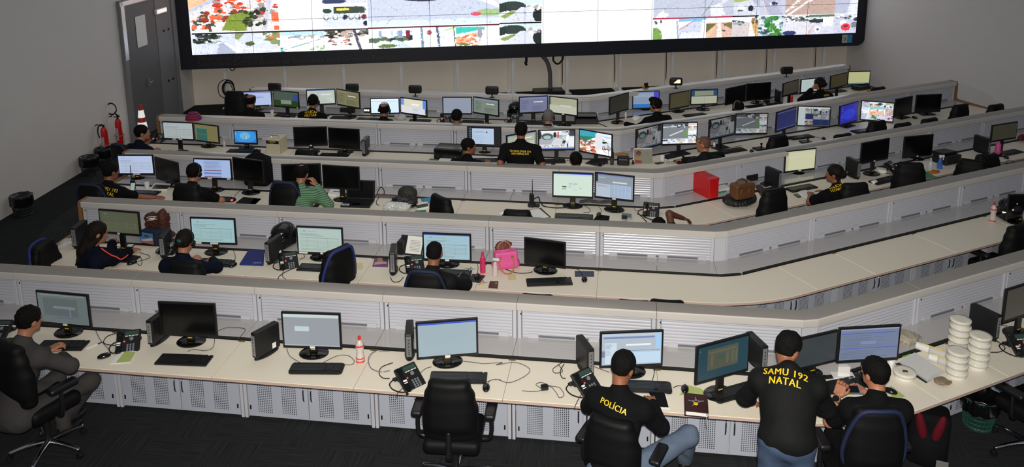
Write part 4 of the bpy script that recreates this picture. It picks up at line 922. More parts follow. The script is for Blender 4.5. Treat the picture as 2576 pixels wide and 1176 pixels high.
p = scr_plain((196, 196, 162), 80, 52); p.rect(0, 0, .1, 1, (180, 180, 150)); p.rect(0, .04, 1, .06, (170, 170, 150)); p.rect(.1, .3, 1, .32, (206, 206, 178))
monitor(M(1930, 855), N(207, 843), M(1918, 1080), p, 'monitor with pale yellow page on the right wing of the third row', sticker=ST)
monitor(N(640, 798), N(908, 748), N(632, 1005), None, 'switched-off monitor behind the woman in the black T-shirt', sticker=[(0, .03, 'w')])
monitor(N(1047, 738), N(1327, 712), N(1040, 948), None, 'switched-off monitor left of the blue spray bottle', sticker=[(0, .03, 'w')])
monitor(N(1885, 628), N(2130, 590), N(1870, 785), scr_plain((46, 46, 36), 40, 24), 'dim olive monitor behind the pink flask at the right edge')
# ---- fourth row
monitor(I(862, 210), I(1158, 222), I(875, 385), scr_table((164, 172, 174), 10), 'monitor with grey-white table under the striped woollen hat', sticker=[(-.3, .06, 'w'), (.1, .06, 'w')])
p = scr_plain((112, 108, 68), 80, 50); p.rect(.06, .2, .52, 1, (44, 92, 82)); p.rect(.06, .2, .5, .24, (90, 130, 110)); p.rect(.06, .6, .5, .62, (90, 120, 90))
monitor(I(1165, 225), I(1398, 253), I(1175, 400), p, 'turned monitor with olive desktop and teal window')
p = scr_plain((40, 120, 200), 72, 44); p.ell(.5, .45, .5, .55, (60, 160, 225), .6); p.ell(.48, .4, .25, .3, (120, 200, 240), .6); p.rect(.44, .38, .49, .5, (225, 90, 60)); p.rect(.50, .40, .55, .52, (160, 200, 80)); p.rect(.44, .52, .49, .62, (70, 140, 220)); p.rect(.50, .54, .55, .64, (240, 200, 70)); p.rect(0, .95, 1, 1, (50, 80, 120))
for i in range(3): p.rect(.03, .05+.12*i, .06, .1+.12*i, (200, 210, 220))
monitor(I(1543, 293), I(1767, 297), I(1550, 430), p, 'small monitor with bright blue desktop beside the cream box', Wt=.42, zr=(.28, .36))
monitor(J(670, 645), J(993, 638), J(683, 833), None, 'switched-off monitor with a green and white sticker on its corner', sticker=[(0, .03, 'w')])
monitor(J(1003, 648), J(1303, 665), J(1010, 845), None, 'switched-off monitor left of a small computer, fourth row')
p = scr_plain((24, 26, 32), 96, 56); p.rect(.12, .06, .80, .93, (178, 198, 222)); p.lines(.18, .2, .6, .3, 2, (90, 100, 120)); p.rect(.56, .22, .6, .3, (50, 60, 80)); p.lines(.16, .42, .74, .7, 3, (150, 168, 196)); p.rect(.4, .78, .43, .83, (60, 70, 90))
for i in range(9):
    for x in (.03, .07): p.rect(x, .04+.1*i, x+.015, .09+.1*i, (170, 180, 200))
monitor(L(518, 530), L(908, 542), L(527, 765), p, 'monitor with a white document on black, right of the black printer')
monitor(L(968, 638), L(1312, 578), L(975, 830), scr_office((150, 156, 130), seed=3), 'monitor hidden behind the standing man with yellow lettering')
monitor(L(1328, 575), L(1753, 567), L(1338, 815), scr_cams(3, 1.0, 0), 'large monitor with camera pictures right of the standing man', Wt=.54, base='square', on=1.1)
monitor(L(1793, 558), L(2175, 625), L(1780, 825), scr_cams(4, 1.0, 1), 'large turned monitor with beach and street pictures', Wt=.54, base='square', on=1.05)
monitor(M(408, 632), M(668, 570), M(405, 860), scr_cams(5, .55, 0), 'dim turned monitor with camera pictures behind the photo calendar', Wt=.54, base='square')
monitor(M(672, 565), M(1038, 553), M(672, 800), scr_cams(6, 1.0, 2), 'bright monitor with a road picture left of the bald man', Wt=.54, base='square', on=1.1)
monitor(M(1155, 535), M(1418, 480), M(1152, 750), scr_cams(7, .5, 0), 'dim turned monitor with camera pictures right of the bald man', Wt=.54, base='square')
monitor(M(1422, 470), M(1758, 463), M(1418, 690), scr_cams(8, .72, 2), 'monitor with a dusky road picture, right wing of the fourth row', Wt=.54, base='square')
p = scr_plain((34, 40, 88), 56, 36); p.rect(0, .03, 1, .08, (70, 76, 120)); p.rect(0, .92, 1, .97, (60, 70, 120))
monitor(M(1843, 455), M(2043, 395), M(1825, 668), p, 'turned monitor with plain navy screen', Wt=.54, base='square')
monitor(N(27, 440), N(348, 450), N(10, 640), scr_cams(9, .85, 3), 'monitor with a white column beside tiled camera pictures', Wt=.54, base='square')
p = scr_plain((28, 30, 150), 56, 36); p.ell(.5, .55, .35, .3, (40, 60, 200), .7)
for i in range(7): p.rect(.06, .05+.12*i, .18, .09+.12*i, (60, 70, 180))
monitor(N(432, 442), N(610, 395), N(417, 638), p, 'turned monitor with glowing deep blue desktop', Wt=.54, base='square')
monitor(N(632, 388), N(955, 412), N(615, 580), scr_cams(10, 1.0, 4), 'bright monitor tiled with camera pictures, highest on the right wing', Wt=.54, base='square', on=1.05)
monitor(N(965, 378), N(1128, 345), N(955, 585), None, 'turned switched-off monitor, second from the right in the fourth row', Wt=.54, base='square')
monitor(N(1160, 338), N(1405, 327), N(1148, 525), None, 'switched-off monitor, rightmost of the fourth row', Wt=.54, base='square')
# ---- rearmost row
p = scr_plain((176, 190, 226), 64, 40); p.rect(0, 0, 1, .1, (120, 130, 180)); p.lines(.3, .3, .8, .55, 3, (90, 110, 190)); monitor(J(190, 303), J(465, 293), J(200, 455), p, 'monitor with lilac page behind the leftmost balding man', sticker=[(.85, .03, 'w')])
p = scr_plain((70, 84, 76), 64, 40); p.rect(0, .6, 1, 1, (34, 60, 18)); p.rect(.28, .58, .72, .85, (120, 136, 120)); p.rect(.8, .15, 1, .6, (50, 70, 130)); monitor(J(478, 290), J(723, 310), J(480, 450), p, 'turned monitor with dark green desktop and small grey window', sticker=[(.85, .03, 'w')])
p = scr_office((176, 190, 176), seed=5); monitor(J(795, 288), J(1075, 278), J(805, 440), p, 'monitor with grey-green form behind the officer with yellow lettering')
monitor(J(1083, 275), J(1305, 312), J(1085, 435), scr_office((122, 118, 86), (110, 108, 80), seed=6, bar=(90, 90, 70)), 'turned monitor with khaki form, rearmost row')
p = scr_plain((206, 228, 250), 64, 40); p.rect(0, 0, 1, .12, (226, 232, 250)); p.rect(0, .14, 1, .17, (150, 180, 240)); p.ell(.45, .4, .08, .08, (225, 235, 170)); monitor(J(1405, 370), J(1687, 365), J(1408, 525), p, 'bright white-blue monitor behind the bald man with headphones', on=1.15)
p = scr_plain((214, 220, 232), 72, 44); p.rect(0, 0, .12, .45, (110, 150, 230)); p.rect(.88, 0, 1, .6, (90, 140, 235)); p.rect(.12, .05, .88, .5, (222, 216, 190)); p.rect(.42, .3, .74, .4, (245, 245, 235)); p.rect(.05, .55, .42, .98, (222, 222, 224)); p.lines(.48, .56, .86, .96, 6, (170, 180, 180)); p.rect(.96, .6, 1, .95, (60, 110, 70)); monitor(J(1693, 358), J(1948, 390), J(1700, 515), p, 'turned monitor with cream and white windows beside the white plush toy')
monitor(L(237, 198), L(575, 198), L(240, 400), scr_plain((140, 150, 168), 56, 36), 'monitor with blank grey-blue screen behind the dark-haired head, rearmost row')
p = scr_office((120, 132, 126), (110, 122, 104), seed=7, bar=(80, 100, 160)); monitor(L(588, 192), L(880, 232), L(590, 385), p, 'turned monitor with grey-green window left of the helmet, rearmost row')
monitor(L(1110, 198), L(1442, 182), L(1110, 395), scr_office((116, 120, 150), (112, 116, 144), seed=8), 'monitor with dull lilac page left of the grey-haired man')
p = scr_plain((168, 168, 142), 72, 44); p.rect(0, .5, 1, 1, (186, 188, 170)); p.rect(.4, .45, .8, .55, (205, 208, 190)); p.rect(.0, 0, .05, .5, (90, 110, 120)); p.lines(.08, .1, .8, .3, 3, (150, 150, 125)); monitor(L(1450, 185), L(1780, 222), L(1455, 385), p, 'monitor with beige and grey windows right of the grey-haired man', sticker=ST)
monitor(M(137, 305), M(335, 250), M(132, 488), scr_plain((40, 38, 32), 40, 26), 'dim brown turned monitor left of the man with the headset')
p = scr_plain((140, 156, 170), 72, 44); p.rect(.8, 0, 1, .45, (70, 70, 190)); p.rect(0, .02, .8, .08, (110, 130, 190)); p.rect(0, .35, .8, .7, (128, 142, 168)); p.rect(0, .75, 1, 1, (40, 110, 180)); monitor(M(370, 245), M(648, 235), M(365, 430), p, 'monitor with grey-blue windows in front of the man with the headset')
monitor(M(750, 268), M(955, 230), M(745, 438), scr_plain((66, 62, 42), 48, 30), 'turned monitor with dark khaki screen, rearmost row')
p = scr_plain((164, 168, 146), 72, 44); p.rect(0, 0, 1, .45, (40, 70, 100)); p.rect(.12, .06, .86, .42, (132, 136, 112)); p.rect(.5, .48, .52, 1, (140, 145, 130)); monitor(M(965, 225), M(1243, 215), M(960, 388), p, 'monitor with blue-framed grey windows, rearmost row right wing')
monitor(M(1325, 215), M(1530, 170), M(1322, 390), None, 'turned switched-off monitor behind the person with silver headphones')
monitor(M(1535, 165), M(1787, 148), M(1535, 345), None, 'switched-off monitor beside the turned one, rearmost row')
monitor(M(1910, 160), M(2070, 115), M(1908, 305), scr_plain((52, 50, 42), 40, 26), 'dim turned monitor left of the woman in the rearmost row')
p = scr_plain((176, 192, 188), 64, 40); p.lines(.05, .1, .8, .9, 8, (150, 170, 172), .6); monitor(N(58, 188), N(285, 165), N(53, 325), p, 'monitor with white text page behind the woman in the rearmost row')
monitor(N(343, 155), N(500, 118), N(335, 288), scr_plain((54, 48, 28), 40, 26), 'dark brown turned monitor right of the woman in the rearmost row')
p = scr_plain((176, 178, 130), 56, 36); p.rect(0, .9, 1, 1, (70, 110, 140)); monitor(N(507, 112), N(723, 107), N(497, 250), p, 'yellowish monitor at the right end of the rearmost row')
# word on the search page, in its four colours
cols = [(66, 110, 220), (220, 70, 60), (235, 190, 60), (66, 110, 220), (70, 160, 90), (220, 70, 60)]; gx = -.052
for ch, c_ in zip('Google', cols):
    me = text_mesh(ch, .036); o = link('search_word', me, mat('print_%d_%d' % c_[:2], rgb(*c_), .5, emit=.25), goo); o.rotation_euler = (PI/2, 0, 0); o.location = (gx, -.0045, .30); gx += max(v.co.x for v in me.vertices)+.003
# 
m = mat('green_white_sticker', rgb(200, 205, 200), .5)
# ---------------------------------------------------------------- small things on the desks
def loc2(p, z=DK): q = at(p, z); return Vector((q.x, q.y, z))
def inst(proto, pos, rz, label, group=None, sc=None):
    o = proto if not proto.get('used') else copy_tree(proto)
    if o is proto: proto['used'] = 1
    o.location = pos; o.rotation_euler = (0, 0, rz); o['label'] = label
    if group: o['group'] = group
    if sc: o.scale = sc
    return o
def mk_keyboard(name, rounded):
    t = thing(name, '', 'keyboard')
    bm = BM(); prism(bm, rrect(.45, .155, .03 if rounded else .006), .0, .014); prism(bm, rrect(.44, .145, .028 if rounded else .005), .0141, .018); obj('keyboard_body', bm, m_blk, t)
    bm = BM(); x0 = -.21
    rows = [(.058, 20, .0128), (.034, 21, .0165), (.0155, 21, .0165), (-.003, 21, .0165), (-.0215, 21, .0165), (-.04, 12, .0165)]
    for y, n_, s_ in rows:
        x = x0
        for i in range(n_):
            w = .0165
            if y == -.04 and i == 3: w = .1
            if (i in (15,) and y > -.03): x += .008
            if i == 18 and y > -.03: x += .008
            if x+w > .212: break
            box(bm, x, x+w+.0015, y-.0075, y+.0075, .0175, .024); x += w+.0025
    x = .06
    for i in range(3): box(bm, x+.019*i, x+.019*i+.017, -.0475, -.0325, .0175, .024)
    for i in range(4): box(bm, .133+.019*i, .133+.019*i+.017, -.0475, -.0325, .0175, .024)
    obj('key_block', bm, m_key, t)
    bm = BM(); box(bm, .15, .20, .064, .072, .018, .0188); obj('sticker', bm, m_paper if not rounded else m_key, t)
    return t
kb_a = mk_keyboard('keyboard', False); kb_b = mk_keyboard('keyboard', True)
def keyboard(FL, FR, BL, label, pr=kb_a):
    a, b, c = loc2(FL), loc2(FR), loc2(BL); rz = math.atan2((b-a).y, (b-a).x); w = (b-a).length; d = (c-a).length
    n_ = Vector((-math.sin(rz), math.cos(rz), 0)); ctr = (a+b)/2+n_*(.0775); s = min(max(w/.45, .85), 1.12)
    return inst(pr, ctr, rz, label, 'black computer keyboards', (s, 1, 1))
keyboard(A(190, 535), A(450, 535), A(240, 462), 'black keyboard under the hands of the man in the grey sweater')
keyboard(A(850, 612), A(1137, 622), A(888, 541), 'black keyboard with white sticker before the front-row switched-off monitor')
keyboard(B(305, 600), B(640, 603), B(330, 535), 'round-cornered black keyboard before the plain grey screen', kb_b)
keyboard(B(1183, 657), B(1541, 662), B(1195, 571), 'black keyboard behind the empty front-row chair')
keyboard(C(985, 668), C(1327, 683), C(1005, 590), 'round-cornered black keyboard beside the seated police officer', kb_b)
keyboard((1808, 1019), (1925, 985), (1777, 973), 'black keyboard half hidden behind the standing man', kb_b)
keyboard(SS(808, 562), SS(1110, 500), SS(718, 460), 'black keyboard before the man in the black polo shirt')
keyboard(E(1000, 775), E(1290, 790), E(1060, 668), 'black keyboard in front of the long-haired woman')
keyboard(E(1930, 815), E(2238, 833), E(1985, 735), 'black keyboard beside the arm of the woman with the hair clip')
keyboard(FF(570, 632), FF(900, 650), FF(610, 545), 'black keyboard between desk phone and turned blue-edged chair')
keyboard(FF(1930, 690), FF(2258, 705), FF(1960, 605), 'black keyboard right of the crop-haired man')
keyboard(G(452, 998), G(808, 985), G(445, 935), 'black keyboard in front of the switched-off monitor by the pink handbag')
keyboard(I(560, 915), I(780, 926), I(600, 880), 'black keyboard in front of the leftmost man of the third row')
keyboard(I(1255, 978), I(1502, 986), I(1290, 920), 'black keyboard right of the man with the headset, third row')
keyboard(G(667, 470), G(965, 480), G(683, 412), 'black keyboard below the white search page')
keyboard(H(600, 266), H(800, 228), H(540, 200), 'black keyboard before the pale yellow page')
keyboard(H(1262, 208), H(1450, 160), H(1222, 172), 'black keyboard left of the empty chair, right wing of the third row')
keyboard(Q(1240, 822), Q(1475, 772), Q(1200, 762), 'black keyboard beside the pink flask')
keyboard(J(25, 893), J(340, 898), J(38, 872), 'black keyboard under the small bright blue monitor')
keyboard(J(912, 932), J(1188, 940), J(935, 893), 'black keyboard in front of a switched-off pair, fourth row')
keyboard(L(600, 945), L(868, 945), L(605, 888), 'black keyboard beside the man seen in profile')
keyboard(L(1380, 962), L(1588, 955), L(1395, 905), 'black keyboard right of the standing man')
keyboard(M(728, 940), M(966, 885), M(695, 905), 'black keyboard left of the bald man')
keyboard(M(1300, 890), M(1543, 850), M(1240, 860), 'black keyboard right of the bald man')
keyboard(M(2010, 745), N(192, 745), M(1970, 715), 'black keyboard in front of the navy screen')
keyboard(N(615, 708), N(740, 690), N(580, 678), 'black keyboard in front of the brightest camera monitor')
keyboard(M(925, 515), M(1140, 490), M(915, 500), 'black keyboard on the rearmost row right of the man with the headset')
keyboard(L(465, 500), L(690, 505), L(480, 480), 'black keyboard right of the dark-haired head, rearmost row')
for a_, b_, c_, lb in ((J(520, 545), J(650, 552), J(540, 525), 'black keyboard right of the leftmost balding man'), (J(1050, 570), J(1190, 575), J(1060, 552), 'black keyboard right of the officer with yellow lettering'), (J(1300, 585), J(1440, 590), J(1310, 565), 'black keyboard left of the bald man with headphones'), (J(1800, 600), J(1950, 603), J(1805, 580), 'black keyboard right of the plush rabbit'),
    (L(1200, 520), L(1360, 522), L(1210, 500), 'black keyboard left of the grey-haired man'), (L(1560, 520), L(1700, 515), L(1560, 500), 'black keyboard right of the grey-haired man'), (M(1570, 420), M(1730, 405), M(1560, 400), 'black keyboard before the rearmost dark pair'), (N(340, 325), N(500, 305), N(335, 310), 'black keyboard right of the woman in the rearmost row')): keyboard(a_, b_, c_, lb)
# mice
mo = thing('computer_mouse', '', 'mouse'); v_, q_ = Sdf(.01).ell((0, 0, .012), (.031, .055, .026)).cut((0, 0, -1), -.001).mesh(.004); mkmesh('mouse_body', [(v_, q_)], m_gblk, mo)
bm = BM(); box(bm, -.003, .003, .015, .032, .034, .038); obj('scroll_wheel', bm, m_key, mo)
def mouse(p, label, rz=0, tail=None):
    return inst(mo, loc2(p), rz+rowof(p), label, 'black computer mice')
for p, lb, r_ in ((A(575, 570), 'black mouse left of the green booklet', -.9), (B(1540, 690), 'black mouse right of the empty front-row chair', .1), (C(1410, 655), 'black mouse on a green envelope', -.1), (D(1085, 712), 'black mouse on the green pad right of the man in the black polo shirt', .5),
    (E(1298, 797), 'black mouse by the hand of the long-haired woman', -.6), (E(2290, 820), 'black mouse left of the blue folder', -.2), (G(65, 925), 'black mouse on a dark picture pad right of the crop-haired man', 0), (G(898, 947), 'black mouse below the small picture pad', 0),
    (I(1545, 973), 'mouse glowing red in the third row', 0), (G(1010, 443), 'black mouse on a black pad below the two lit monitors', 0), (N(273, 762), 'black mouse right of the tiled camera monitor', -.6), (N(1140, 562), 'black mouse under the turned switched-off monitor', 0),
    (M(1585, 862), 'black mouse between keyboard and joystick', -.6), (K(890, 655), 'black mouse at the elbow of the man in the striped shirt', 0), (L(1500, 980), 'black mouse left of the low dark head, fourth row', 0), (Q(1235, 848), 'black mouse right of the chair back at the right edge', -.5), (J(500, 1180), 'black mouse hidden behind the black backpack', 0)):
    mouse(p, lb, r_)
gl = BM(); box(gl, -.012, .012, -.05, .03, .02, .034); q = obj('glowing_shell', gl, m_redled, None); 
for o in bpy.data.objects:
    if o.get('label', '').startswith('mouse glowing'): q.parent = o
# desk phones
def mk_phone():
    t = thing('desk_phone', '', 'phone'); TL = TR(0, -.045, .045, rx=.62)
    bm = BM(); box(bm, -.10, .10, -.115, .115, -.012, .014, TL, bev=.006); obj('phone_body', bm, m_blk, t)
    bm = BM(); box(bm, -.07, .07, .02, .06, 0, .10, bev=.004); box(bm, -.09, .09, .05, .09, 0, .02, bev=.004); obj('stand', bm, m_blk, t)
    bm = BM(); box(bm, -.092, -.048, -.105, .105, .018, .036, TL, bev=.008, seg=2)
    for y in (-.08, .08): lathe(bm, [(.026, .01), (.028, .03), (.02, .04)], 16, TL @ TR(-.07, y, 0))
    obj('handset', bm, m_gblk, t, smooth=True, angle=.6)
    bm = BM(); box(bm, -.03, .085, .065, .10, .0135, .0155, TL); obj('display', bm, m_lcd, t)
    bm = BM()
    for i in range(4): box(bm, -.026+.028*i, -.004+.028*i, .052, .059, .0135, .017, TL)
    obj('soft_keys', bm, m_white, t)
    bm = BM(); lathe(bm, [(.017, .013), (.017, .018), (.012, .019)], 16, TL @ TR(.028, .028, 0)); obj('navigation_disc', bm, m_silver, t)
    bm = BM()
    for i in range(3):
        for j in range(4): lathe(bm, [(.0085, .013), (.0085, .0185)], 10, TL @ TR(.0+.024*i, -.028-.019*j, 0))
    obj('number_keys', bm, m_silver, t)
    bm = BM(); box(bm, -.034, -.024, .002, .012, .0135, .018, TL); obj('red_light', bm, m_redled, t)
    bm = BM(); box(bm, -.088, -.055, -.02, -.005, .0362, .037, TL); box(bm, -.088, -.055, -.035, -.028, .0362, .037, TL); obj('name_strip', bm, m_paper, t)
    pts = [(-.07, -.11, .05)]+[(-.085-.02*math.sin(i*.6), -.12+.02*i*.9, .02) for i in range(12)]
    bm = BM(); tube(bm, [(-.07, -.14, .02), (-.12, -.12, .006), (-.16, -.04, .006), (-.14, .05, .006), (-.07, .08, .01)], .0055, 6); obj('handset_cord', bm, m_dark, t, smooth=True)
    return t
ph_ = mk_phone()
for p, rz, lb in ((A(715, 500), .40, 'black desk phone between the front-row lit screen and first small computer'), (B(1050, 640), .85, 'black desk phone tilted left of the empty front-row chair'), (C(720, 625), .80, 'black desk phone left of the seated police officer'), (FF(490, 565), .50, 'charcoal desk phone right of the crash helmet computer'),
    (FF(1725, 600), .38, 'charcoal desk phone left of the crop-haired man'), (G(1418, 420), -.1, 'black desk phone with white key strip beside the raised dark arm'), (A(10, 440), .1, 'black desk phone at the left edge of the front row'), (R(572, 520), -.3, 'black desk phone seen sideways at the right edge of the front row'),
    (E(1690, 660), -.1, 'dark desk phone behind the woman with the hair clip'), (L(1050, 470), 0, 'black desk phone under the helmet in the rearmost row'), (I(850, 400), 0, 'black desk phone left of the striped-hat monitor'), (N(900, 1060), .3, 'black desk phone with upright handset on the right wing of the third row'), (L(280, 470), .2, 'light-keyed desk phone left of the dark-haired head')):
    inst(ph_, loc2(p), rz+rowof(p), lb, 'black desk phones')
# small computers
def mk_pc():
    t = thing('small_computer', '', 'computer')
    bm = BM(); box(bm, -.033, .033, -.13, .13, .02, .255, bev=.012, seg=2); obj('computer_case', bm, m_blk, t)
    bm = BM(); box(bm, -.022, .022, -.1335, -.13, .045, .235, bev=.0015); obj('front_panel', bm, m_silver, t)
    bm = BM()
    for z in (.07, .09, .11, .14, .17, .2): lathe(bm, [(.005, 0), (.005, .002)], 8, TR(0, -.1335, z, rx=PI/2))
    obj('port', bm, m_dark, t)
    bm = BM(); lathe(bm, [(.075, 0), (.075, .012), (.05, .022)], 24, sx=.62, sy=1.7); obj('foot', bm, m_blk, t)
    bm = BM(); box(bm, .033, .0336, .04, .08, .04, .09); obj('label_sticker', bm, m_paper, t)
    return t
pc = mk_pc()
def comp(f, b, lb):
    a, c = loc2(f), loc2(b); rz = math.atan2((c-a).y, (c-a).x)-PI/2; d = (c-a).normalized() if (c-a).length > .01 else Vector((0, 1, 0))
    return inst(pc, a+d*.13, rz, lb, 'small upright black computers')
comp(A(833, 515), A(905, 460), 'small upright computer left of the front-row switched-off monitor'); comp(B(100, 515), B(205, 455), 'small upright computer turned left of the plain grey screen'); comp(B(1062, 520), B(1070, 430), 'small upright computer behind the tilted desk phone')
comp(C(772, 570), C(700, 470), 'small upright computer turned right of a desk phone, left of the officer'); comp(D(300, 600), D(240, 540), 'small upright computer behind the standing man'); comp(R(455, 485), R(345, 430), 'small upright computer right of the stacked tubs')
comp(E(738, 655), E(820, 590), 'small upright computer behind the long-haired woman'); comp(E(1600, 748), E(1650, 680), 'small upright computer left of the woman with the hair clip'); comp(FF(290, 575), FF(365, 520), 'small upright computer in front of the crash helmet'); comp(FF(1515, 682), FF(1530, 600), 'small upright computer beside the picture leaflet')
comp(J(1348, 925), J(1380, 888), 'small upright computer at the end of the switched-off pair'); comp(H(1112, 162), H(1050, 130), 'small upright computer right of the woman in the black T-shirt'); comp(Q(1000, 805), Q(880, 765), 'small upright computer left of the pink flask'); comp(H(500, 240), H(440, 215), 'small upright computer left of the pale yellow page')
comp(M(1890, 380), M(1830, 345), 'small upright computer left of the dim monitor in the rearmost row')
# joysticks for the cameras
js = thing('camera_joystick', '', 'joystick'); bm = BM(); box(bm, -.09, .09, -.07, .07, 0, .028, bev=.006); obj('joystick_base', bm, m_blk, js)
bm = BM(); lathe(bm, [(.02, .028), (.012, .04), (.012, .075), (.02, .085), (.018, .10), (.01, .105)], 16, Matrix.Translation((.03, .0, 0))); obj('stick', bm, m_gblk, js, smooth=True, angle=.7)
for p, lb, r_ in ((M(865, 968), 'camera joystick under the hand of the bald man', -.1), (M(1665, 838), 'camera joystick left of the single chair back, fourth row', -.1), (N(105, 795), 'camera joystick in front of the tiled camera monitor', -.2)): inst(js, loc2(p), r_+rowof(p), lb, 'black camera joysticks')
# flat things from their four corners
def flat(name, P4, th, m, label, cat, group=None, z=DK, parts=None):
    c = sum((loc2(p, z) for p in P4), Vector())/4; t = thing(name, label, cat, c, 0, group) if parts else None
    pts = [((loc2(p, z)-c).x, (loc2(p, z)-c).y) for p in P4]
    if sum(pts[i][0]*pts[(i+1) % 4][1]-pts[(i+1) % 4][0]*pts[i][1] for i in range(4)) < 0: pts = pts[::-1]
    bm = BM(); prism(bm, pts, .0008, th); bmesh.ops.bevel(bm, geom=[e for e in bm.edges], offset=min(.002, th*.3), affect='EDGES')
    o = obj(parts or name, bm, m, t)
    if not t: o.location = c; tag(o, label, cat, group)
    return t or o
def sub(root, name, P4, th, m, z0):
    c = Vector(root.location); pts = [((loc2(p, c.z+z0)-c).x, (loc2(p, c.z+z0)-c).y) for p in P4]
    bm = BM(); prism(bm, pts, z0, z0+th); bmesh.ops.recalc_face_normals(bm, faces=bm.faces); return obj(name, bm, m, root)
t = flat('booklet', (A(665, 533), A(752, 538), A(718, 602), A(607, 610)), .006, m_paper, 'green and white booklet in front of a desk phone', 'booklet', parts='cover'); sub(t, 'cover_picture', (A(690, 536), A(748, 542), A(718, 595), A(640, 600)), .001, m_grn, .006)
t = thing('pen', 'blue and white pen lying left of the green booklet', 'pen', loc2(A(520, 508)), 1.05); bm = BM(); lathe(bm, [(.004, -.07), (.005, -.06), (.005, .03)], 10, TR(0, 0, .005, ry=PI/2)); obj('barrel', bm, m_white, t); bm = BM(); lathe(bm, [(.0055, .03), (.0055, .07)], 10, TR(0, 0, .006, ry=PI/2)); obj('pen_cap', bm, m_blue, t)
flat('paper_folder', (C(1165, 665), C(1285, 680), C(1308, 785), C(1225, 782)), .004, m_paper, 'white folder under the black sheet by the seated officer', 'folder')
flat('mouse_pad', (C(1162, 668), C(1275, 683), C(1300, 774), C(1215, 770)), .0075, m_fab, 'black mouse pad under the hand of the seated officer', 'mouse pad')
flat('envelope', (C(1430, 620), C(1520, 645), C(1590, 700), C(1370, 690)), .003, m_grn, 'green and white envelope beneath mouse and notebook', 'envelope')
t = thing('bible', 'thick dark red book with page edges and keys on top', 'book', loc2(C(1487, 775)), -.05)
bm = BM(); box(bm, -.083, .083, -.115, .115, .005, .04, bev=.006); obj('page_block', bm, m_paper, t); bm = BM(); box(bm, -.088, .088, -.12, .12, .04, .045, bev=.002); obj('front_cover', bm, mat('dark_red_leather', rgb(52, 14, 18), .5, bump=.1, bscale=200), t); bm = BM(); box(bm, -.088, .088, -.12, .12, .001, .005, bev=.001); box(bm, -.092, -.084, -.12, .12, .001, .045); obj('back_cover', bm, MATS['dark_red_leather'], t)
bm = BM(); tube(bm, [(.07, -.11, .04), (.075, -.13, .03), (.07, -.15, -.01), (.075, -.16, -.05)], .004, 6); obj('bookmark_ribbon', bm, m_silver, t)
def keys(p, lb, z=DK, tagc=m_yel):
    t = thing('key_ring', lb, 'keys', loc2(p, z)); bm = BM(); tube(bm, [(.016*math.cos(a), .016*math.sin(a), .003) for a in [2*PI*i/8 for i in range(9)]], .0018, 5); obj('ring', bm, m_chrome, t)
    for i in range(4):
        a = i*1.3+.3; bm = BM(); box(bm, .016, .062, -.004, .004, .001, .004, TR(rz=a)); lathe(bm, [(.011, .001), (.011, .005)], 10, TR(rz=a) @ TR(x=.022)); obj('key', bm, m_silver, t)
    bm = BM(); lathe(bm, [(.017, .003), (.018, .007), (.015, .009)], 16, TR(-.005, -.03, 0)); obj('key_tag', bm, tagc, t); return t
keys(C(1487, 735), 'bunch of keys with a round yellow tag on the dark red book', DK+.046); keys(FF(2275, 620), 'bunch of keys with brass tag right of the crop-haired man', tagc=m_brass); keys(FF(2395, 752), 'small bunch of keys below the dark picture pad')
flat('mouse_pad', (D(1062, 690), D(1090, 672), D(1180, 738), D(1115, 768)), .004, m_grn, 'green picture pad under a mouse right of the man in the black polo shirt', 'mouse pad')
flat('paper_sheet', (D(800, 735), D(930, 715), D(940, 790), D(780, 815)), .002, m_paper, 'white paper under the hands of the man in the black polo shirt', 'paper')
flat('sticky_notes', (D(805, 705), D(840, 697), D(860, 722), D(805, 738)), .006, mat('yellow_notes', rgb(205, 200, 110), .7), 'pad of yellow notes under the hands of the man in the black polo shirt', 'notes')
for k_, (a_, b_, c_) in enumerate(((D(635, 665), D(670, 712), 'brown pencil lying left of the keyboard by the standing man'), (D(652, 680), D(690, 736), 'black pencil lying beside the brown pencil'))):
    P0, P1 = loc2(a_, DK+.005), loc2(b_, DK+.005); t = thing('pencil', c_, 'pencil', P0); bm = BM(); tube(bm, [Vector(), (P1-P0)*.88], .0038, 6, smooth=False); obj('shaft', bm, mat('brown_lacquer', rgb(120, 60, 36), .4) if k_ == 0 else m_blk, t); bm = BM(); tube(bm, [(P1-P0)*.88, P1-P0], [.0036, .0006], 6, smooth=False); obj('tip', bm, m_oak, t)
# card reader
t = thing('card_reader', 'small white card reader on a stand behind the keyboard', 'card reader', loc2(D(790, 612)), .1); bm = BM(); box(bm, -.09, .09, -.06, .04, 0, .02, bev=.004); obj('reader_base', bm, m_white, t); bm = BM(); prism(bm, [(-.05, -.02), (.05, -.02), (.03, .02), (-.03, .02)], .02, .10); obj('reader_holder', bm, m_white, t); bm = BM(); box(bm, -.06, .06, -.061, -.059, .005, .015); obj('slot', bm, m_dark, t)
# bottles
def bottle(p, h, prof, label, body, capm, capr=.012, rz=0, band=None, z=DK, name='bottle', caph=.03):
    t = thing(name, label, 'bottle', loc2(p, z), rz); bm = BM(); lathe(bm, [(r, z_*h) for r, z_ in prof], 24); obj('bottle_body', bm, body, t, smooth=True)
    bm = BM(); lathe(bm, [(capr, h), (capr, h+caph), (capr*.8, h+caph+.002)], 16); obj('bottle_cap', bm, capm, t)
    for (z0, z1, r, m) in band or (): bm = BM(); lathe(bm, [(r, z0*h), (r, z1*h)], 24, cap=False); obj('label_band', bm, m, t)
    return t
m_milky = mat('milky_plastic', rgb(205, 195, 190), .3); m_redp = mat('red_plastic', rgb(220, 40, 32), .35); m_redw = mat('red_and_white_label', rgb(215, 70, 60), .5)
pf = [(.034, 0), (.037, .04), (.036, .25), (.033, .35), (.028, .5), (.036, .68), (.036, .8), (.02, .93), (.013, 1)]
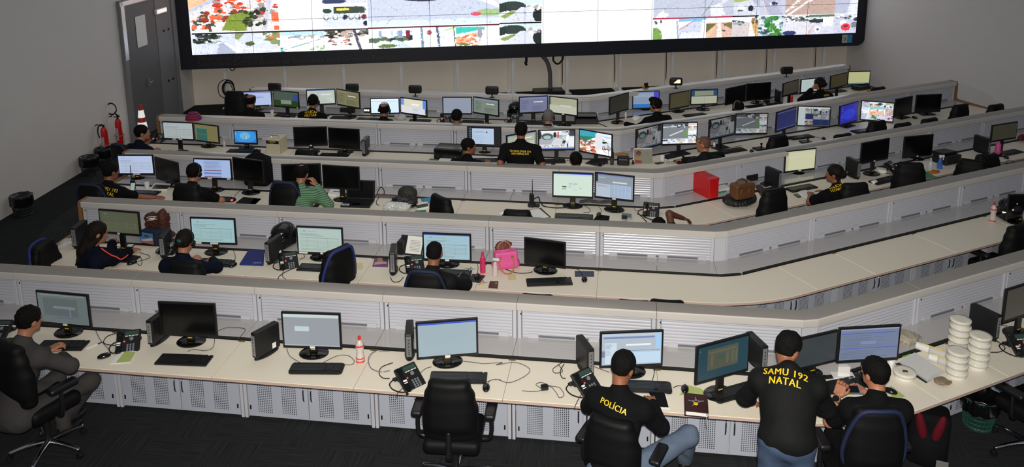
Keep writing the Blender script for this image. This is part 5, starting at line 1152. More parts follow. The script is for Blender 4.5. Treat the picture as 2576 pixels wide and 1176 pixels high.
bottle(B(758, 525), .215, pf, 'milky bottle with red cap in the front row', m_milky, m_redp, .013, band=[(.06, .13, .0375, m_redw), (.72, .8, .0368, m_redw), (.2, .26, .037, m_redw)])
bottle(H(2155, 490), .215, pf, 'milky bottle with red cap beside the helmet at the right edge', m_milky, m_redp, .013, band=[(.06, .13, .0375, m_redw), (.72, .8, .0368, m_redw)])
m_pinkp = mat('pink_plastic', rgb(205, 50, 100), .35); m_pink = mat('pink_leather', rgb(222, 90, 155), .5)
bottle(G(107, 885), .2, [(.028, 0), (.03, .03), (.03, .45), (.026, .55), (.03, .68), (.022, .88), (.014, 1)], 'pink water bottle left of the white spray bottle', m_pinkp, m_pinkp, .014)
t = bottle(G(203, 910), .16, [(.027, 0), (.03, .04), (.028, .6), (.018, .85), (.012, 1)], 'white spray bottle with green collar before the pink handbag', m_milky, mat('green_plastic', rgb(60, 170, 100), .4), .014, caph=.012); bm = BM(); prism(bm, [(-.02, -.008), (.045, -.008), (.045, .008), (-.02, .008)], .172, .195); obj('spray_head', bm, m_white, t)
t = bottle(Q(338, 985), .16, [(.034, 0), (.036, .04), (.034, .5), (.018, .85), (.012, 1)], 'blue spray bottle with white trigger head', mat('blue_liquid', rgb(60, 110, 200), .15), m_white, .014, caph=.012); bm = BM(); prism(bm, [(-.02, -.009), (.05, -.009), (.05, .009), (-.02, .009)], .172, .2); prism(bm, [(.03, -.005), (.04, -.005), (.05, .005), (.04, .005)], .13, .172); obj('spray_trigger', bm, m_white, t)
bottle(Q(208, 1025), .17, [(.034, 0), (.035, .5), (.03, .7), (.012, .9), (.012, 1)], 'clear empty bottle left of the blue spray bottle', m_clear, m_milky, .012)
bottle(Q(1115, 800), .19, [(.04, 0), (.042, .3), (.038, .9), (.03, 1)], 'pink flask with pink lid at the right edge of the third row', m_pink, m_pink, .026)
bottle(M(160, 990), .21, [(.028, 0), (.03, .4), (.03, .8), (.018, .95), (.015, 1)], 'grey steel bottle beside the large turned monitor', mat('dark_steel', rgb(90, 92, 96), .3, metal=.6), m_blk, .016)
bottle(I(1460, 455), .09, [(.02, 0), (.021, .7), (.01, .95), (.008, 1)], 'tiny milky dropper bottle right of the olive monitor', m_milky, m_milky, .008)
bottle(M(1990, 372), .18, [(.022, 0), (.023, .7), (.015, .9), (.01, 1)], 'slim red bottle in the rearmost row', m_redp, m_redp, .011)
bottle(N(700, 322), .05, [(.03, 0), (.032, 1)], 'short red canister at the right end of the rearmost row', m_redp, m_redp, .03, name='canister', caph=.008)
def cup(p, lb, h=.08, r=.035, z=DK):
    t = thing('paper_cup', lb, 'cup', loc2(p, z)); bm = BM(); lathe(bm, [(r*.7, 0), (r, h), (r*.93, h), (r*.62, .006)], 20, cap=False); lathe(bm, [(.0001, .006), (r*.63, .0061)], 20, cap=False); obj('cup_wall', bm, m_white, t, smooth=True); bm = BM(); tube(bm, [(r*math.cos(a), r*math.sin(a), h) for a in [2*PI*i/12 for i in range(13)]], .002, 5); obj('rolled_rim', bm, m_white, t); return t
cup(I(722, 850), 'white disposable cup beside the turned switched-off monitor'); cup(M(672, 955), 'white disposable cup left of the bald man'); cup(J(475, 528), 'white disposable cup under the dark green desktop monitor'); cup(D(1088, 552), 'white disposable cup behind the closed white tub')
# tubs of food
m_tub = mat('white_foam_tub', rgb(228, 226, 220), .5); m_wrap = mat('yellowish_cling_film', rgb(222, 219, 204), .2, spec=.7, bump=.4, bscale=60)
tub = thing('food_tub', '', 'tub'); bm = BM(); lathe(bm, [(.070, 0), (.074, .003), (.0805, .045)], 32); obj('tub_bowl', bm, m_tub, tub, smooth=True, angle=.6); bm = BM(); lathe(bm, [(.082, .044), (.084, .048), (.082, .056), (.072, .058), (.068, .054)], 32); obj('tub_lid', bm, m_tub, tub, smooth=True, angle=.6)
bm = BM(); lathe(bm, [(.0835, .034), (.0855, .05), (.084, .0585), (.06, .0595)], 28); obj('cling_film', bm, m_wrap, tub, smooth=True)
ordn = ['bottom', 'second', 'third', 'fourth', 'top']
for nm_, p, n_ in (('rear left', R(240, 530), 5), ('right', R(345, 625), 5), ('front', R(230, 675), 4)):
    for i in range(n_):
        o_ = ordn[i] if i < n_-1 else 'top'
        inst(tub, loc2(p)+Vector((rnd.uniform(-.004, .004), rnd.uniform(-.004, .004), .0595*i+.0005)), 0, 'white film-wrapped food tub, %s of the %s stack' % (o_, nm_), 'stacked white food tubs', None)
t = copy_tree(tub); t['label'] = 'single closed white tub with a brown date on its lid'; t.location = loc2(D(1172, 618)); del t['group']; t.scale = (1.05, 1.05, 1.0)
bm = BM(); box(bm, -.018, .02, -.02, .01, .0597, .062); obj('lid_patch', bm, mat('brown_smudge', rgb(96, 60, 48), .6), t)
t = flat('clipboard', (D(1115, 535), D(1190, 520), D(1340, 640), D(1308, 656)), .006, m_blk, 'black clipboard sticking out under the papers by the tubs', 'clipboard')
t = flat('paper_stack', (D(1140, 525), D(1235, 475), D(1400, 580), D(1318, 640)), .02, m_paper, 'stack of printed papers in a clear sleeve before the tubs', 'papers', parts='sheets', z=DK+.0065); sub(t, 'clear_sleeve', (D(1135, 522), D(1240, 465), D(1430, 585), D(1320, 650)), .002, m_clear, .0205)
flat('paper_sheet', (D(1150, 480), D(1195, 465), D(1225, 480), D(1170, 498)), .004, mat('lime_paper', rgb(150, 205, 90), .6), 'lime green slip between monitor and papers', 'paper')
for a_, b_, lb in ((D(1250, 418), D(1430, 480), 'rear white roll of cups in clear film beside the tubs'), (D(1330, 490), D(1450, 530), 'front white roll of cups lying before the tub stacks')):
    P0, P1 = loc2(a_, DK+.036), loc2(b_, DK+.036); t = thing('cup_roll', lb, 'cup roll', P0); d = P1-P0; bm = BM(); tube(bm, [Vector(), d*.45], .033, 18, smooth=False); obj('stacked_cups', bm, m_white, t, smooth=True, angle=.6); bm = BM(); tube(bm, [d*.45, d], [.034, .03], 18, smooth=False); obj('clear_wrapper', bm, m_clear, t, smooth=True, angle=.6); bm = BM(); tube(bm, [d*.2+Vector((0, 0, .034)), d*.9+Vector((0, 0, .034))], .004, 5, smooth=False); obj('yellow_strip', bm, m_yel, t)
def lump(name, p, spec, label, cat, m, h=.008, z=DK, rz=None, k=.02, amp=.0, part=None):
    s = Sdf(k)
    for q in spec:
        if q[0] == 'c': s.cap(*q[1:])
        elif q[0] == 'b': s.rbox(*q[1:])
        elif q[0] == 'h': s.hole(*q[1:])
        else: s.ell(*q[1:])
    s.cut((0, 0, -1), -.0005); v, f = s.mesh(h)
    if amp: r = np.random.RandomState(len(label)); ph1 = r.rand(6)*6; n_ = sum(np.sin(v@(r.randn(3)*a)+b) for a, b in zip((30, 45, 70, 90, 120, 150), ph1)); v = v+np.where(v[:, 2:3] > .004, 1, 0)*n_[:, None]*amp*np.array([1, 1, .6])
    rz = rowof(p) if rz is None else rz
    if part: t = thing(name, label, cat, loc2(p, z), rz); mkmesh(part, [(v, f)], m, t); return t
    return tag(mkmesh(name, [(v, f)], m, None, loc=loc2(p, z), rz=rz), label, cat)
lump('plastic_bag', D(1400, 655), [('e', (0, 0, .02), (.06, .05, .022)), ('e', (.05, -.03, .01), (.04, .02, .012))], 'small knotted bag of brown snacks before the front tub stack', 'bag', mat('bagged_brown_snacks', rgb(130, 112, 96), .35, noise=.5, scale=90), amp=.0018, h=.005)
lump('plastic_bag', D(1180, 395), [('e', (0, 0, .04), (.11, .10, .045)), ('e', (.07, -.02, .03), (.08, .06, .03))], 'crumpled clear bag of bread behind the blue-ruled monitor', 'bag', mat('clear_bag_with_bread', rgb(168, 160, 140), .25, noise=.35, scale=30), amp=.004, h=.009)
t = thing('pen', 'thin brass-tipped pen leaning on the tray behind the blue-ruled monitor', 'pen', loc2(D(1060, 285), ZB), .3); bm = BM(); tube(bm, [(-.08, 0, .005), (.02, .01, .05)], .004, 8, smooth=False); obj('barrel', bm, m_clear, t); bm = BM(); tube(bm, [(.02, .01, .05), (.07, .015, .07)], .009, 10, smooth=False); obj('brass_tip', bm, mat('brass', rgb(190, 150, 60), .25, metal=.9), t)
# folders, notes, pads of the other rows
t = flat('document_folder', (FF(100, 437), FF(258, 445), FF(245, 587), FF(10, 578)), .018, m_blue, 'royal blue folder lying between mouse and small computer', 'folder', parts='folder_cover'); sub(t, 'title_patch', (FF(150, 545), FF(230, 545), FF(225, 562), FF(135, 562)), .001, mat('pale_blue_print', rgb(90, 100, 170), .5), .018)
m_note = mat('cream_note', rgb(212, 204, 150), .8)
flat('sticky_note', (FF(1145, 555), FF(1220, 555), FF(1222, 620), FF(1140, 622)), .002, m_note, 'cream note right of the turned blue-edged chair', 'note'); flat('sticky_note', (G(300, 898), G(362, 900), G(368, 945), G(303, 948)), .002, m_note, 'cream note between spray bottle and black keyboard', 'note')
flat('sticky_note', (G(38, 396), G(64, 397), G(64, 405), G(36, 404)), .002, mat('bright_yellow_note', rgb(235, 230, 120), .7), 'tiny bright yellow note on the empty third-row worktop', 'note')
t = flat('picture_leaflet', (FF(1345, 485), FF(1475, 480), FF(1468, 597), FF(1312, 592)), .003, mat('purple_print', rgb(110, 60, 120), .4), 'glossy leaflet with a dark-haired face and purple border', 'leaflet', parts='sheet'); sub(t, 'face_print', (FF(1372, 492), FF(1432, 492), FF(1425, 545), FF(1360, 545)), .001, mat('face_print', rgb(170, 120, 105), .5), .003); sub(t, 'hair_print', (FF(1405, 486), FF(1470, 484), FF(1470, 540), FF(1420, 540)), .0015, m_blk, .003); sub(t, 'arm_print', (FF(1340, 548), FF(1450, 542), FF(1455, 562), FF(1330, 572)), .0015, mat('pale_print', rgb(190, 160, 160), .5), .003)
flat('picture_card', (FF(1380, 442), FF(1475, 448), FF(1475, 500), FF(1375, 488)), .006, mat('mixed_card_print', rgb(90, 90, 80), .5, noise=.5, scale=60), 'patterned card partly under the picture leaflet', 'card')
flat('mouse_pad', (G(822, 875), G(972, 877), G(974, 920), G(824, 921)), .004, mat('dark_colourful_print', rgb(46, 56, 78), .4, noise=.6, scale=70), 'narrow dark picture pad above the mouse, second row', 'mouse pad')
flat('mouse_pad', (FF(2300, 662), FF(2425, 682), FF(2370, 755), FF(2240, 735)), .004, mat('night_picture_print', rgb(34, 38, 44), .35, noise=.5, scale=50), 'dark night-picture pad right of the crop-haired man', 'mouse pad')
t = flat('wallet', (G(162, 962), G(228, 962), G(222, 1013), G(150, 1008)), .014, mat('brown_leather', rgb(84, 36, 26), .35), 'brown leather wallet on the worktop below the pink bottle', 'wallet', parts='leather'); sub(t, 'white_stud', (G(207, 966), G(214, 966), G(214, 972), G(207, 972)), .002, m_white, .014)
flat('mouse_pad', (I(1640, 935), I(1812, 952), I(1740, 1015), I(1548, 1005)), .004, mat('black_print_with_green', rgb(20, 24, 22), .45, noise=.6, scale=20), 'black pad with faint green emblem right of the glowing mouse', 'mouse pad')
flat('mouse_pad', (K(0, 572), K(84, 577), K(10, 645), K(-60, 640)), .004, m_fab, 'black pad left of the chair of the man in stripes', 'mouse pad')
flat('mouse_pad', (G(1000, 436), G(1095, 446), G(1088, 490), G(962, 482)), .004, m_fab, 'black mouse pad below the two lit third-row monitors', 'mouse pad')
t = flat('digital_camera', (G(1190, 440), G(1265, 446), G(1262, 478), G(1185, 474)), .03, m_silver, 'small silver and black gadget left of the desk phone', 'gadget', parts='gadget_body'); sub(t, 'gadget_screen', (G(1190, 440), G(1232, 444), G(1230, 472), G(1188, 470)), .002, m_blk, .03)
t = flat('clipboard', (G(425, 405), G(560, 385), G(640, 457), G(495, 468)), .005, m_blk, 'clipboard with white sheets in front of the walkie-talkie', 'clipboard', parts='board'); sub(t, 'sheets', (G(440, 408), G(545, 390), G(622, 455), G(505, 465)), .006, m_paper, .005)
lump('paper_napkin', G(290, 430), [('e', (0, 0, .02), (.09, .06, .025))], 'crumpled pale napkin beside a chair back, third row', 'napkin', m_paper, amp=.004)
# walkie-talkie in its charger
t = thing('walkie_talkie', 'black walkie-talkie standing in its charger, third row', 'walkie-talkie', loc2(G(488, 370)), -.1)
bm = BM(); box(bm, -.045, .045, -.05, .05, 0, .05, bev=.012); box(bm, .04, .10, -.03, .03, 0, .03, bev=.006); obj('charger', bm, m_blk, t); bm = BM(); box(bm, -.03, .03, -.018, .02, .045, .16, bev=.006); obj('radio_body', bm, m_blk, t); bm = BM(); tube(bm, [(.008, 0, .16), (.008, .005, .25), (.006, .01, .36)], [.007, .003], 8); obj('antenna', bm, m_blk, t)
bm = BM(); lathe(bm, [(.008, .16), (.008, .18)], 10, TR(-.015, 0, 0)); obj('knob', bm, m_gblk, t); bm = BM(); tube(bm, [(.03, .01, .10), (.08, .03, .12), (.10, .05, .05), (.16, .02, .006), (.30, .0, .006), (.45, .04, .006)], .008, 6); obj('coiled_cord', bm, m_dark, t)
t = thing('walkie_talkie', 'walkie-talkie with long aerial before the leftmost man of the third row', 'walkie-talkie', loc2(I(590, 860)), 0); bm = BM(); box(bm, -.03, .03, -.018, .02, 0, .13, bev=.006); obj('radio_body', bm, m_blk, t); bm = BM(); tube(bm, [(-.01, 0, .13), (-.014, .005, .34)], [.007, .004], 8); obj('antenna', bm, m_blk, t)
t = thing('smartphone', 'phone with pale lit screen beside the leftmost man of the third row', 'phone', loc2(I(578, 880)), .2); bm = BM(); box(bm, -.034, .034, -.004, .004, .0, .125, TR(rx=-.6), bev=.002); obj('phone_body', bm, m_blk, t); bm = BM(); box(bm, -.028, .028, -.0052, -.004, .01, .115, TR(rx=-.6)); obj('phone_screen', bm, mat('pale_phone_screen', rgb(170, 190, 185), .3, emit=.35), t)
t = thing('smartphone', 'black phone lying right of the white cup, fourth row', 'phone', loc2(M(645, 978)), .1+ANG); bm = BM(); box(bm, -.07, .07, -.034, .034, 0, .01, bev=.003); obj('phone_body', bm, m_gblk, t); bm = BM(); box(bm, -.05, .06, -.03, .03, .01, .0105); obj('phone_screen', bm, m_off, t)
t = thing('spectacles', 'folded spectacles lying left of the bald man', 'glasses', loc2(M(757, 985)), .2); 
for sx in (-1, 1): bm = BM(); tube(bm, [(sx*.032+.024*math.cos(a), .0, .02+.018*math.sin(a)) for a in [2*PI*i/10 for i in range(11)]], .0022, 5); obj('rim', bm, m_dark, t); bm = BM(); tube(bm, [(sx*.056, 0, .02), (sx*.05, .06, .01), (-sx*.02, .08, .006)], .0022, 5); obj('temple', bm, m_dark, t)
t = thing('magnifier', 'round dark compact mirror on the white sheet before the long-haired woman', 'mirror', loc2(E(1230, 610), DK+.006), 0); bm = BM(); lathe(bm, [(.034, 0), (.036, .008), (.03, .012)], 24); obj('mirror_rim', bm, m_blk, t); bm = BM(); lathe(bm, [(.026, .012), (.026, .0125)], 24); obj('mirror_glass', bm, mat('rosy_mirror', rgb(140, 90, 80), .2), t)
t = flat('clipboard', (E(1160, 560), E(1345, 600), E(1270, 660), E(1120, 622)), .005, m_blk, 'black clipboard with white sheet before the long-haired woman', 'clipboard', parts='board'); sub(t, 'sheet', (E(1172, 568), E(1325, 602), E(1265, 650), E(1142, 622)), .002, m_paper, .005)
flat('paper_sheet', (E(1120, 640), E(1300, 655), E(1290, 685), E(1110, 665)), .002, m_note, 'cream strip of paper above the keyboard of the long-haired woman', 'paper')
flat('paper_sheet', (E(480, 655), E(600, 655), E(520, 735), E(470, 745)), .003, m_note, 'yellowish sheet at the left end of the second row', 'paper')
lump('plastic_bag', E(650, 620), [('e', (0, 0, .035), (.07, .09, .04))], 'crumpled clear bag beside the leftmost small computer, second row', 'bag', m_clear, amp=.005)
# books and papers, third row
t = flat('magazine', (I(800, 815), I(950, 825), I(910, 880), I(750, 872)), .03, m_paper, 'thick magazine with dark cover right of the white cup', 'magazine', parts='pages'); sub(t, 'cover', (I(800, 815), I(950, 825), I(905, 858), I(765, 855)), .002, mat('dark_magazine_cover', rgb(60, 48, 40), .4, noise=.4, scale=40), .03)
t = flat('paper_stack', (K(920, 482), K(1108, 492), K(1060, 560), K(880, 545)), .035, m_paper, 'pile of white papers with a blue pen, behind the laptop', 'papers', parts='sheets'); 
bm = BM(); tube(bm, [(-.05, .0, .04), (.05, -.01, .04)], .004, 6, smooth=False); obj('blue_pen', bm, mat('pen_blue', rgb(50, 90, 180), .4), t)
flat('paper_sheet', (K(960, 560), K(1130, 540), K(1060, 635), K(930, 612)), .003, m_paper, 'loose white sheet sliding off the paper pile', 'paper')
flat('paper_sheet', (K(870, 565), K(950, 570), K(940, 612), K(870, 600)), .005, m_paper, 'small white sheet beside the striped elbow', 'paper')
# laptop
lp = loc2(K(1240, 640)); t = thing('laptop', 'open black laptop with blue-white sticker, third row', 'laptop', lp, math.atan2((loc2(K(1380, 715))-loc2(K(1090, 705))).y, (loc2(K(1380, 715))-loc2(K(1090, 705))).x))
bm = BM(); box(bm, -.19, .19, -.13, .12, 0, .028, bev=.005); obj('laptop_base', bm, m_blk, t); bm = BM()
for i in range(14):
    for j in range(5): box(bm, -.155+.0225*i, -.135+.0225*i, .0+.021*j, .018+.021*j, .028, .031)
obj('key_block', bm, m_key, t); bm = BM(); box(bm, -.05, .05, -.10, -.03, .028, .0285); obj('touchpad', bm, m_gblk, t); bm = BM(); box(bm, -.175, -.085, -.12, -.07, .028, .029); obj('sticker', bm, m_paper, t); bm = BM(); box(bm, -.16, -.1, -.105, -.085, .029, .0295); obj('sticker_print', bm, mat('sticker_blue', rgb(60, 120, 190), .5), t)
bm = BM(); box(bm, -.19, .19, 0, .012, 0, .25, TR(0, .12, .02, rx=-.25), bev=.004); obj('laptop_lid', bm, m_blk, t); bm = BM(); box(bm, -.172, .172, -.001, 0, .02, .235, TR(0, .12, .02, rx=-.25)); obj('laptop_screen', bm, m_off, t)
# bags
lump('black_carrier_bag', K(1800, 640), [('e', (0, .0, .05), (.17, .10, .06)), ('e', (-.08, -.08, .03), (.12, .07, .04)), ('e', (.1, -.06, .04), (.09, .09, .05))], 'crumpled black carrier bag with white lettering, third row', 'bag', m_gblk, amp=.003, part='bag_body')
cb = bpy.context.scene.objects[-1]
t = lump('cap', K(1840, 560), [('e', (0, 0, .06), (.13, .10, .10)), ('e', (0, -.1, .03), (.10, .07, .02))], 'olive-black cap with a small badge behind the carrier bag', 'cap', mat('olive_black_cloth', rgb(38, 38, 30), .7), part='crown'); bm = BM(); lathe(bm, [(.015, 0), (.012, .004)], 10, TR(0, -.10, .10, rx=PI/2)); obj('badge', bm, MATS['brass'], t)
lump('plastic_bag', K(1690, 705), [('e', (-.06, 0, .045), (.09, .07, .055)), ('e', (.08, -.01, .04), (.11, .07, .05)), ('e', (0, .04, .03), (.1, .06, .04))], 'crumpled white plastic bag before the black carrier bag', 'bag', mat('white_thin_plastic', rgb(205, 208, 205), .35, spec=.6, bump=.3, bscale=30), amp=.005)
t = flat('book', (K(1905, 660), K(2080, 630), K(2090, 690), K(1960, 715)), .03, m_paper, 'paperback with green and brown cover under the carrier bag', 'book', parts='pages'); sub(t, 'cover', (K(1905, 660), K(2080, 630), K(2085, 665), K(1965, 690)), .002, mat('green_brown_cover', rgb(70, 70, 50), .4, noise=.5, scale=40), .03)
flat('document_folder', (K(1925, 735), K(2060, 725), K(2060, 755), K(1930, 752)), .02, mat('green_folder', rgb(40, 140, 80), .5), 'green folder edge left of the dark chair back', 'folder')
flat('document_folder', (K(2000, 600), K(2100, 580), K(2190, 600), K(2060, 640)), .03, mat('sky_blue_folder', rgb(60, 140, 190), .5), 'sky blue folder beside the carrier bag', 'folder')
t = thing('power_strip', 'grey power strip with dark red sockets on the third-row worktop', 'power strip', loc2(K(1600, 560)), -.05); bm = BM(); box(bm, -.17, .17, -.03, .03, 0, .035, bev=.006); obj('strip_body', bm, mat('mid_grey_plastic', rgb(92, 94, 98), .5), t)
for i in range(6): bm = BM(); box(bm, -.15+.055*i, -.115+.055*i, -.02, .02, .035, .038); obj('socket', bm, mat('dark_red_plastic', rgb(110, 50, 45), .5), t)
bm = BM(); tube(bm, [(-.05, 0, .035), (-.05, .01, .09), (-.09, .02, .13), (-.13, .02, .09), (-.15, .0, .03), (-.16, -.05, .006)], .006, 6); obj('plug_lead', bm, m_dark, t)
t = thing('document_holder', 'black document holder with printed white sheets behind the charcoal phone', 'document holder', loc2(FF(1690, 500)), -.1); bm = BM(); box(bm, -.15, .12, .0, .012, .02, .24, TR(rx=-.6), bev=.003); box(bm, -.16, -.09, 0, .12, 0, .17, bev=.01); obj('holder_body', bm, m_blk, t); bm = BM(); box(bm, -.07, .11, -.004, 0, .04, .235, TR(rx=-.6)); obj('printed_sheet', bm, m_paper, t)
bm = BM(); [box(bm, -.03, .09, -.0045, -.004, .07+.016*i, .075+.016*i, TR(rx=-.6)) for i in range(8)]; obj('print_lines', bm, mat('grey_print', rgb(150, 150, 150), .7), t)
# pink handbag
m_tan = mat('tan_leather', rgb(168, 112, 70), .5)
pb = lump('pink_handbag', G(285, 850), [('c', (-.10, 0, .05), (.10, 0, .05), .055), ('b', (0, 0, .105), (.105, .035, .075), .02, None), ('h', (-.03, .02, .24), (.10, .05, .07))], '', 'handbag', m_pink, part='bag_body', k=.02, rz=.35, h=.006)
pb['label'] = 'open pink handbag with tan handles on the second-row worktop'
for sy in (-1, 1): bm = BM(); tube(bm, [(-.07, sy*.065, .15), (-.09, sy*.10, .10), (-.05, sy*.15, .02), (.03, sy*.15, .012), (.07, sy*.11, .08), (.06, sy*.065, .15)] if sy < 0 else [(-.07, .065, .15), (-.06, .075, .23), (0, .08, .27), (.06, .075, .23), (.06, .065, .15)], .008, 8); obj('handle', bm, m_tan, pb, smooth=True)
for x in (-.07, .06): bm = BM(); lathe(bm, [(.014, 0), (.012, .006)], 12, TR(x, -.066, .15, rx=PI/2)); obj('rivet', bm, MATS['brass'], pb)
lump('scarf', G(262, 700), [('e', (0, 0, .03), (.08, .05, .05)), ('e', (.05, 0, .06), (.05, .04, .03))], 'brown and pink cloth stuffed in the open pink handbag', 'cloth', mat('brown_pink_print', rgb(110, 60, 58), .6, noise=.6, scale=30), amp=.003, z=DK+.12)
# brown fringed bag and lunch box, second row
fb = lump('fringed_handbag', E(1560, 545), [('b', (0, 0, .14), (.10, .03, .12), .03, None), ('e', (.07, 0, .30), (.04, .04, .06)), ('e', (-.08, 0, .27), (.04, .03, .04)), ('c', (-.12, 0, .03), (.13, 0, .03), .05)], 'reddish brown fringed handbag against the slatted screen', 'handbag', mat('rust_brown_leather', rgb(72, 30, 17), .7, noise=.3, scale=30), part='bag_body', amp=.004, k=.04)
for i in range(14):
    bm = BM(); x = -.13+.02*i; tube(bm, [(x, -.062, .14), (x+rnd.uniform(-.01, .01), -.075, .09), (x+rnd.uniform(-.012, .012), -.07, .03)], .004, 5); obj('fringe_strand', bm, MATS['rust_brown_leather'], fb)
bm = BM()
for i in range(6): tube(bm, [(-.08+rnd.uniform(-.02, .03), -.055, .25+rnd.uniform(-.02, .03)), (-.03, -.08, .26+rnd.uniform(-.02, .04)), (.02+rnd.uniform(-.02, .02), -.055, .27+rnd.uniform(-.03, .03))], .004, 5)
obj('white_laces', bm, m_white, fb)
lb_ = thing('lunch_box', 'navy lunch box with a blue, white and orange picture, second row', 'lunch box', loc2(E(1480, 600)), -.2); bm = BM(); box(bm, -.10, .14, -.04, .10, 0, .17, bev=.02, seg=2); obj('box_body', bm, m_navyf, lb_)
p = Pic(30, 20, (90, 150, 205), 2); p.poly([(.1, .7), (.9, .4), (1, .6), (.2, .9)], (235, 240, 240)); p.poly([(.0, .85), (1, .7), (1, 1), (0, 1)], (215, 120, 90)); p.ell(.5, .3, .2, .1, (60, 80, 90)); picmesh('printed_side', p, .19, .13, .22, lb_, (-.01, -.045, .085))  # the print gets a weak glow of its own instead of being lit
# crash helmets
def helmet(p, rz, lb, trim, z=DK, visor=m_gblk):
    t = thing('crash_helmet', lb, 'helmet', loc2(p, z), rz); s = Sdf(.02).ell((0, 0, .135), (.125, .15, .135)).rbox((0, -.03, .07), (.085, .08, .03), .035).hole((0, -.13, .11), (.085, .08, .055)).hole((0, .0, .0), (.085, .10, .10)); s.cut((0, 0, -1), -.001); v, f = s.mesh(.009); mkmesh('helmet_shell', [(v, f)], m_gblk, t)
    v, f = Sdf(.01).ell((0, -.01, .165), (.128, .152, .10)).hole((0, .06, .12), (.3, .12, .3)).cut((0, 0, -1), -.17).mesh(.008); mkmesh('visor', [(v, f)], visor, t)
    bm = BM(); tube(bm, [(.10*math.cos(a)*1.06, -.03+.15*math.sin(a)*.9, .045) for a in [PI+PI*i/10 for i in range(11)]], .011, 8); obj('trim', bm, trim, t, smooth=True)
    v, f = Sdf(.02).ell((0, -.04, .11), (.075, .08, .06)).mesh(.012); mkmesh('lining', [(v, f)], m_fab, t); return t
hm = helmet(FF(455, 375), -.35, 'black crash helmet with pinkish trim on the cable tray, second row', mat('pinkish_white', rgb(190, 165, 175), .4), ZB)
helmet(H(2290, 475), PI+.2, 'black crash helmet with white reflective patches at the right edge', m_blk)
t = [o for o in bpy.data.objects if o.get('label', '').startswith('black crash helmet with white')][0]
for (x, y, z, a) in ((.118, .06, .12, PI), (.03, .10, .245, PI)): bm = BM(); box(bm, -.025, .025, -.006, .006, -.012, .012, TR(x, y, z, rz=a-.6, rx=.6), bev=.003); obj('reflective_patch', bm, mat('white_reflector_glow', rgb(250, 250, 250), .2, emit=.5), t)  # weak emission stands in for flash light sent back by the patches
helmet(L(1075, 420), -.3, 'black crash helmet with a white band in the rearmost row', m_white)
# red box, handbag on black bag, right wing of row 3
t = thing('archive_box', 'bright red archive box standing on the cable tray', 'box', loc2(G(1830, 272), ZB), (lambda d: math.atan2(d.y, d.x))(loc2(G(1860, 316), ZB)-loc2(G(1735, 254), ZB))); bm = BM(); box(bm, -.19, .19, -.075, .075, 0, .27, bev=.004); obj('box_shell', bm, mat('bright_red_card', rgb(196, 20, 26), .42), t); bm = BM(); box(bm, -.193, .193, -.078, .078, .235, .272, bev=.003); obj('box_lid', bm, MATS['bright_red_card'], t)
flat('paper_sheet', (G(1925, 235), G(1965, 192), G(2035, 238), G(1945, 258)), .02, m_paper, 'loose white paper beside the red box', 'paper', z=ZB+.0); flat('document_folder', (G(1925, 262), G(2000, 250), G(2005, 258), G(1928, 272)), .008, MATS['green_folder'], 'green edge of a folder beside the red box', 'folder', z=ZB)
lump('black_bag', H(185, 350), [('e', (0, 0, .06), (.24, .17, .07)), ('e', (.1, .03, .08), (.14, .12, .05))], 'large slack black bag under the brown handbag', 'bag', mat('black_nylon', rgb(18, 20, 20), .45, bump=.2, bscale=60), amp=.0022, k=.04)
hb = lump('brown_handbag', H(205, 300), [('b', (0, 0, .10), (.12, .05, .07), .03, None), ('e', (0, 0, .05), (.16, .09, .06))], 'tan brown handbag with studs and handle on the black bag', 'handbag', mat('tan_handbag_leather', rgb(96, 60, 33), .5), part='bag_body', z=DK+.105, k=.03)
for x in (-.09, .03): bm = BM(); tube(bm, [(x, -.085, .02), (x, -.09, .10), (x+.03, -.06, .17)], .008, 6); obj('strap', bm, MATS['tan_handbag_leather'], hb)
bm = BM(); tube(bm, [(-.10, .02, .16), (-.08, .0, .24), (.0, -.02, .25), (.08, 0, .18)], .01, 8); obj('handle', bm, MATS['tan_handbag_leather'], hb, smooth=True)
for x, z_ in ((-.05, .12), (.06, .10), (.09, .13), (-.09, .08)): bm = BM(); lathe(bm, [(.013, 0), (.010, .006)], 10, TR(x, -.082, z_, rx=PI/2)); obj('stud', bm, MATS['brass'], hb)
t = flat('document_folder', (H(310, 232), H(345, 225), H(430, 300), H(385, 340)), .05, mat('maroon_leather', rgb(58, 28, 24), .4), 'maroon ring binder right of the tan handbag', 'binder', parts='binder_cover')
flat('camera_bag', (H(225, 140), H(330, 130), H(330, 175), H(240, 190)), .10, m_blk, 'black pouch behind the tan handbag', 'pouch', z=DK)
flat('charger_pad', (H(345, 205), H(400, 180), H(440, 210), H(390, 232)), .03, m_blk, 'black charger left of a small computer, right wing third row', 'charger')
t = flat('notebook', (H(635, 265), H(700, 240), H(760, 300), H(720, 310)), .01, m_paper, 'white notebook beside the woman in the black T-shirt', 'notebook', parts='pages'); flat('smartphone', (H(605, 280), H(640, 272), H(668, 300), H(640, 305)), .012, m_gblk, 'black phone left of the white notebook', 'phone')
flat('document_folder', (Q(88, 1005), Q(180, 1035), Q(300, 1105), Q(80, 1128)), .006, MATS['green_folder'], 'bright green folder right of the empty chair, third row', 'folder')
lump('orange_cloth', Q(265, 1042), [('e', (0, 0, .01), (.10, .05, .018))], 'crumpled orange cloth under the clear bottle', 'cloth', mat('orange_cloth', rgb(190, 100, 30), .7), amp=.002)
flat('paper_sheet', (Q(85, 900), Q(230, 880), Q(290, 930), Q(150, 985)), .01, m_paper, 'white printed sheets behind the clear bottle', 'papers')
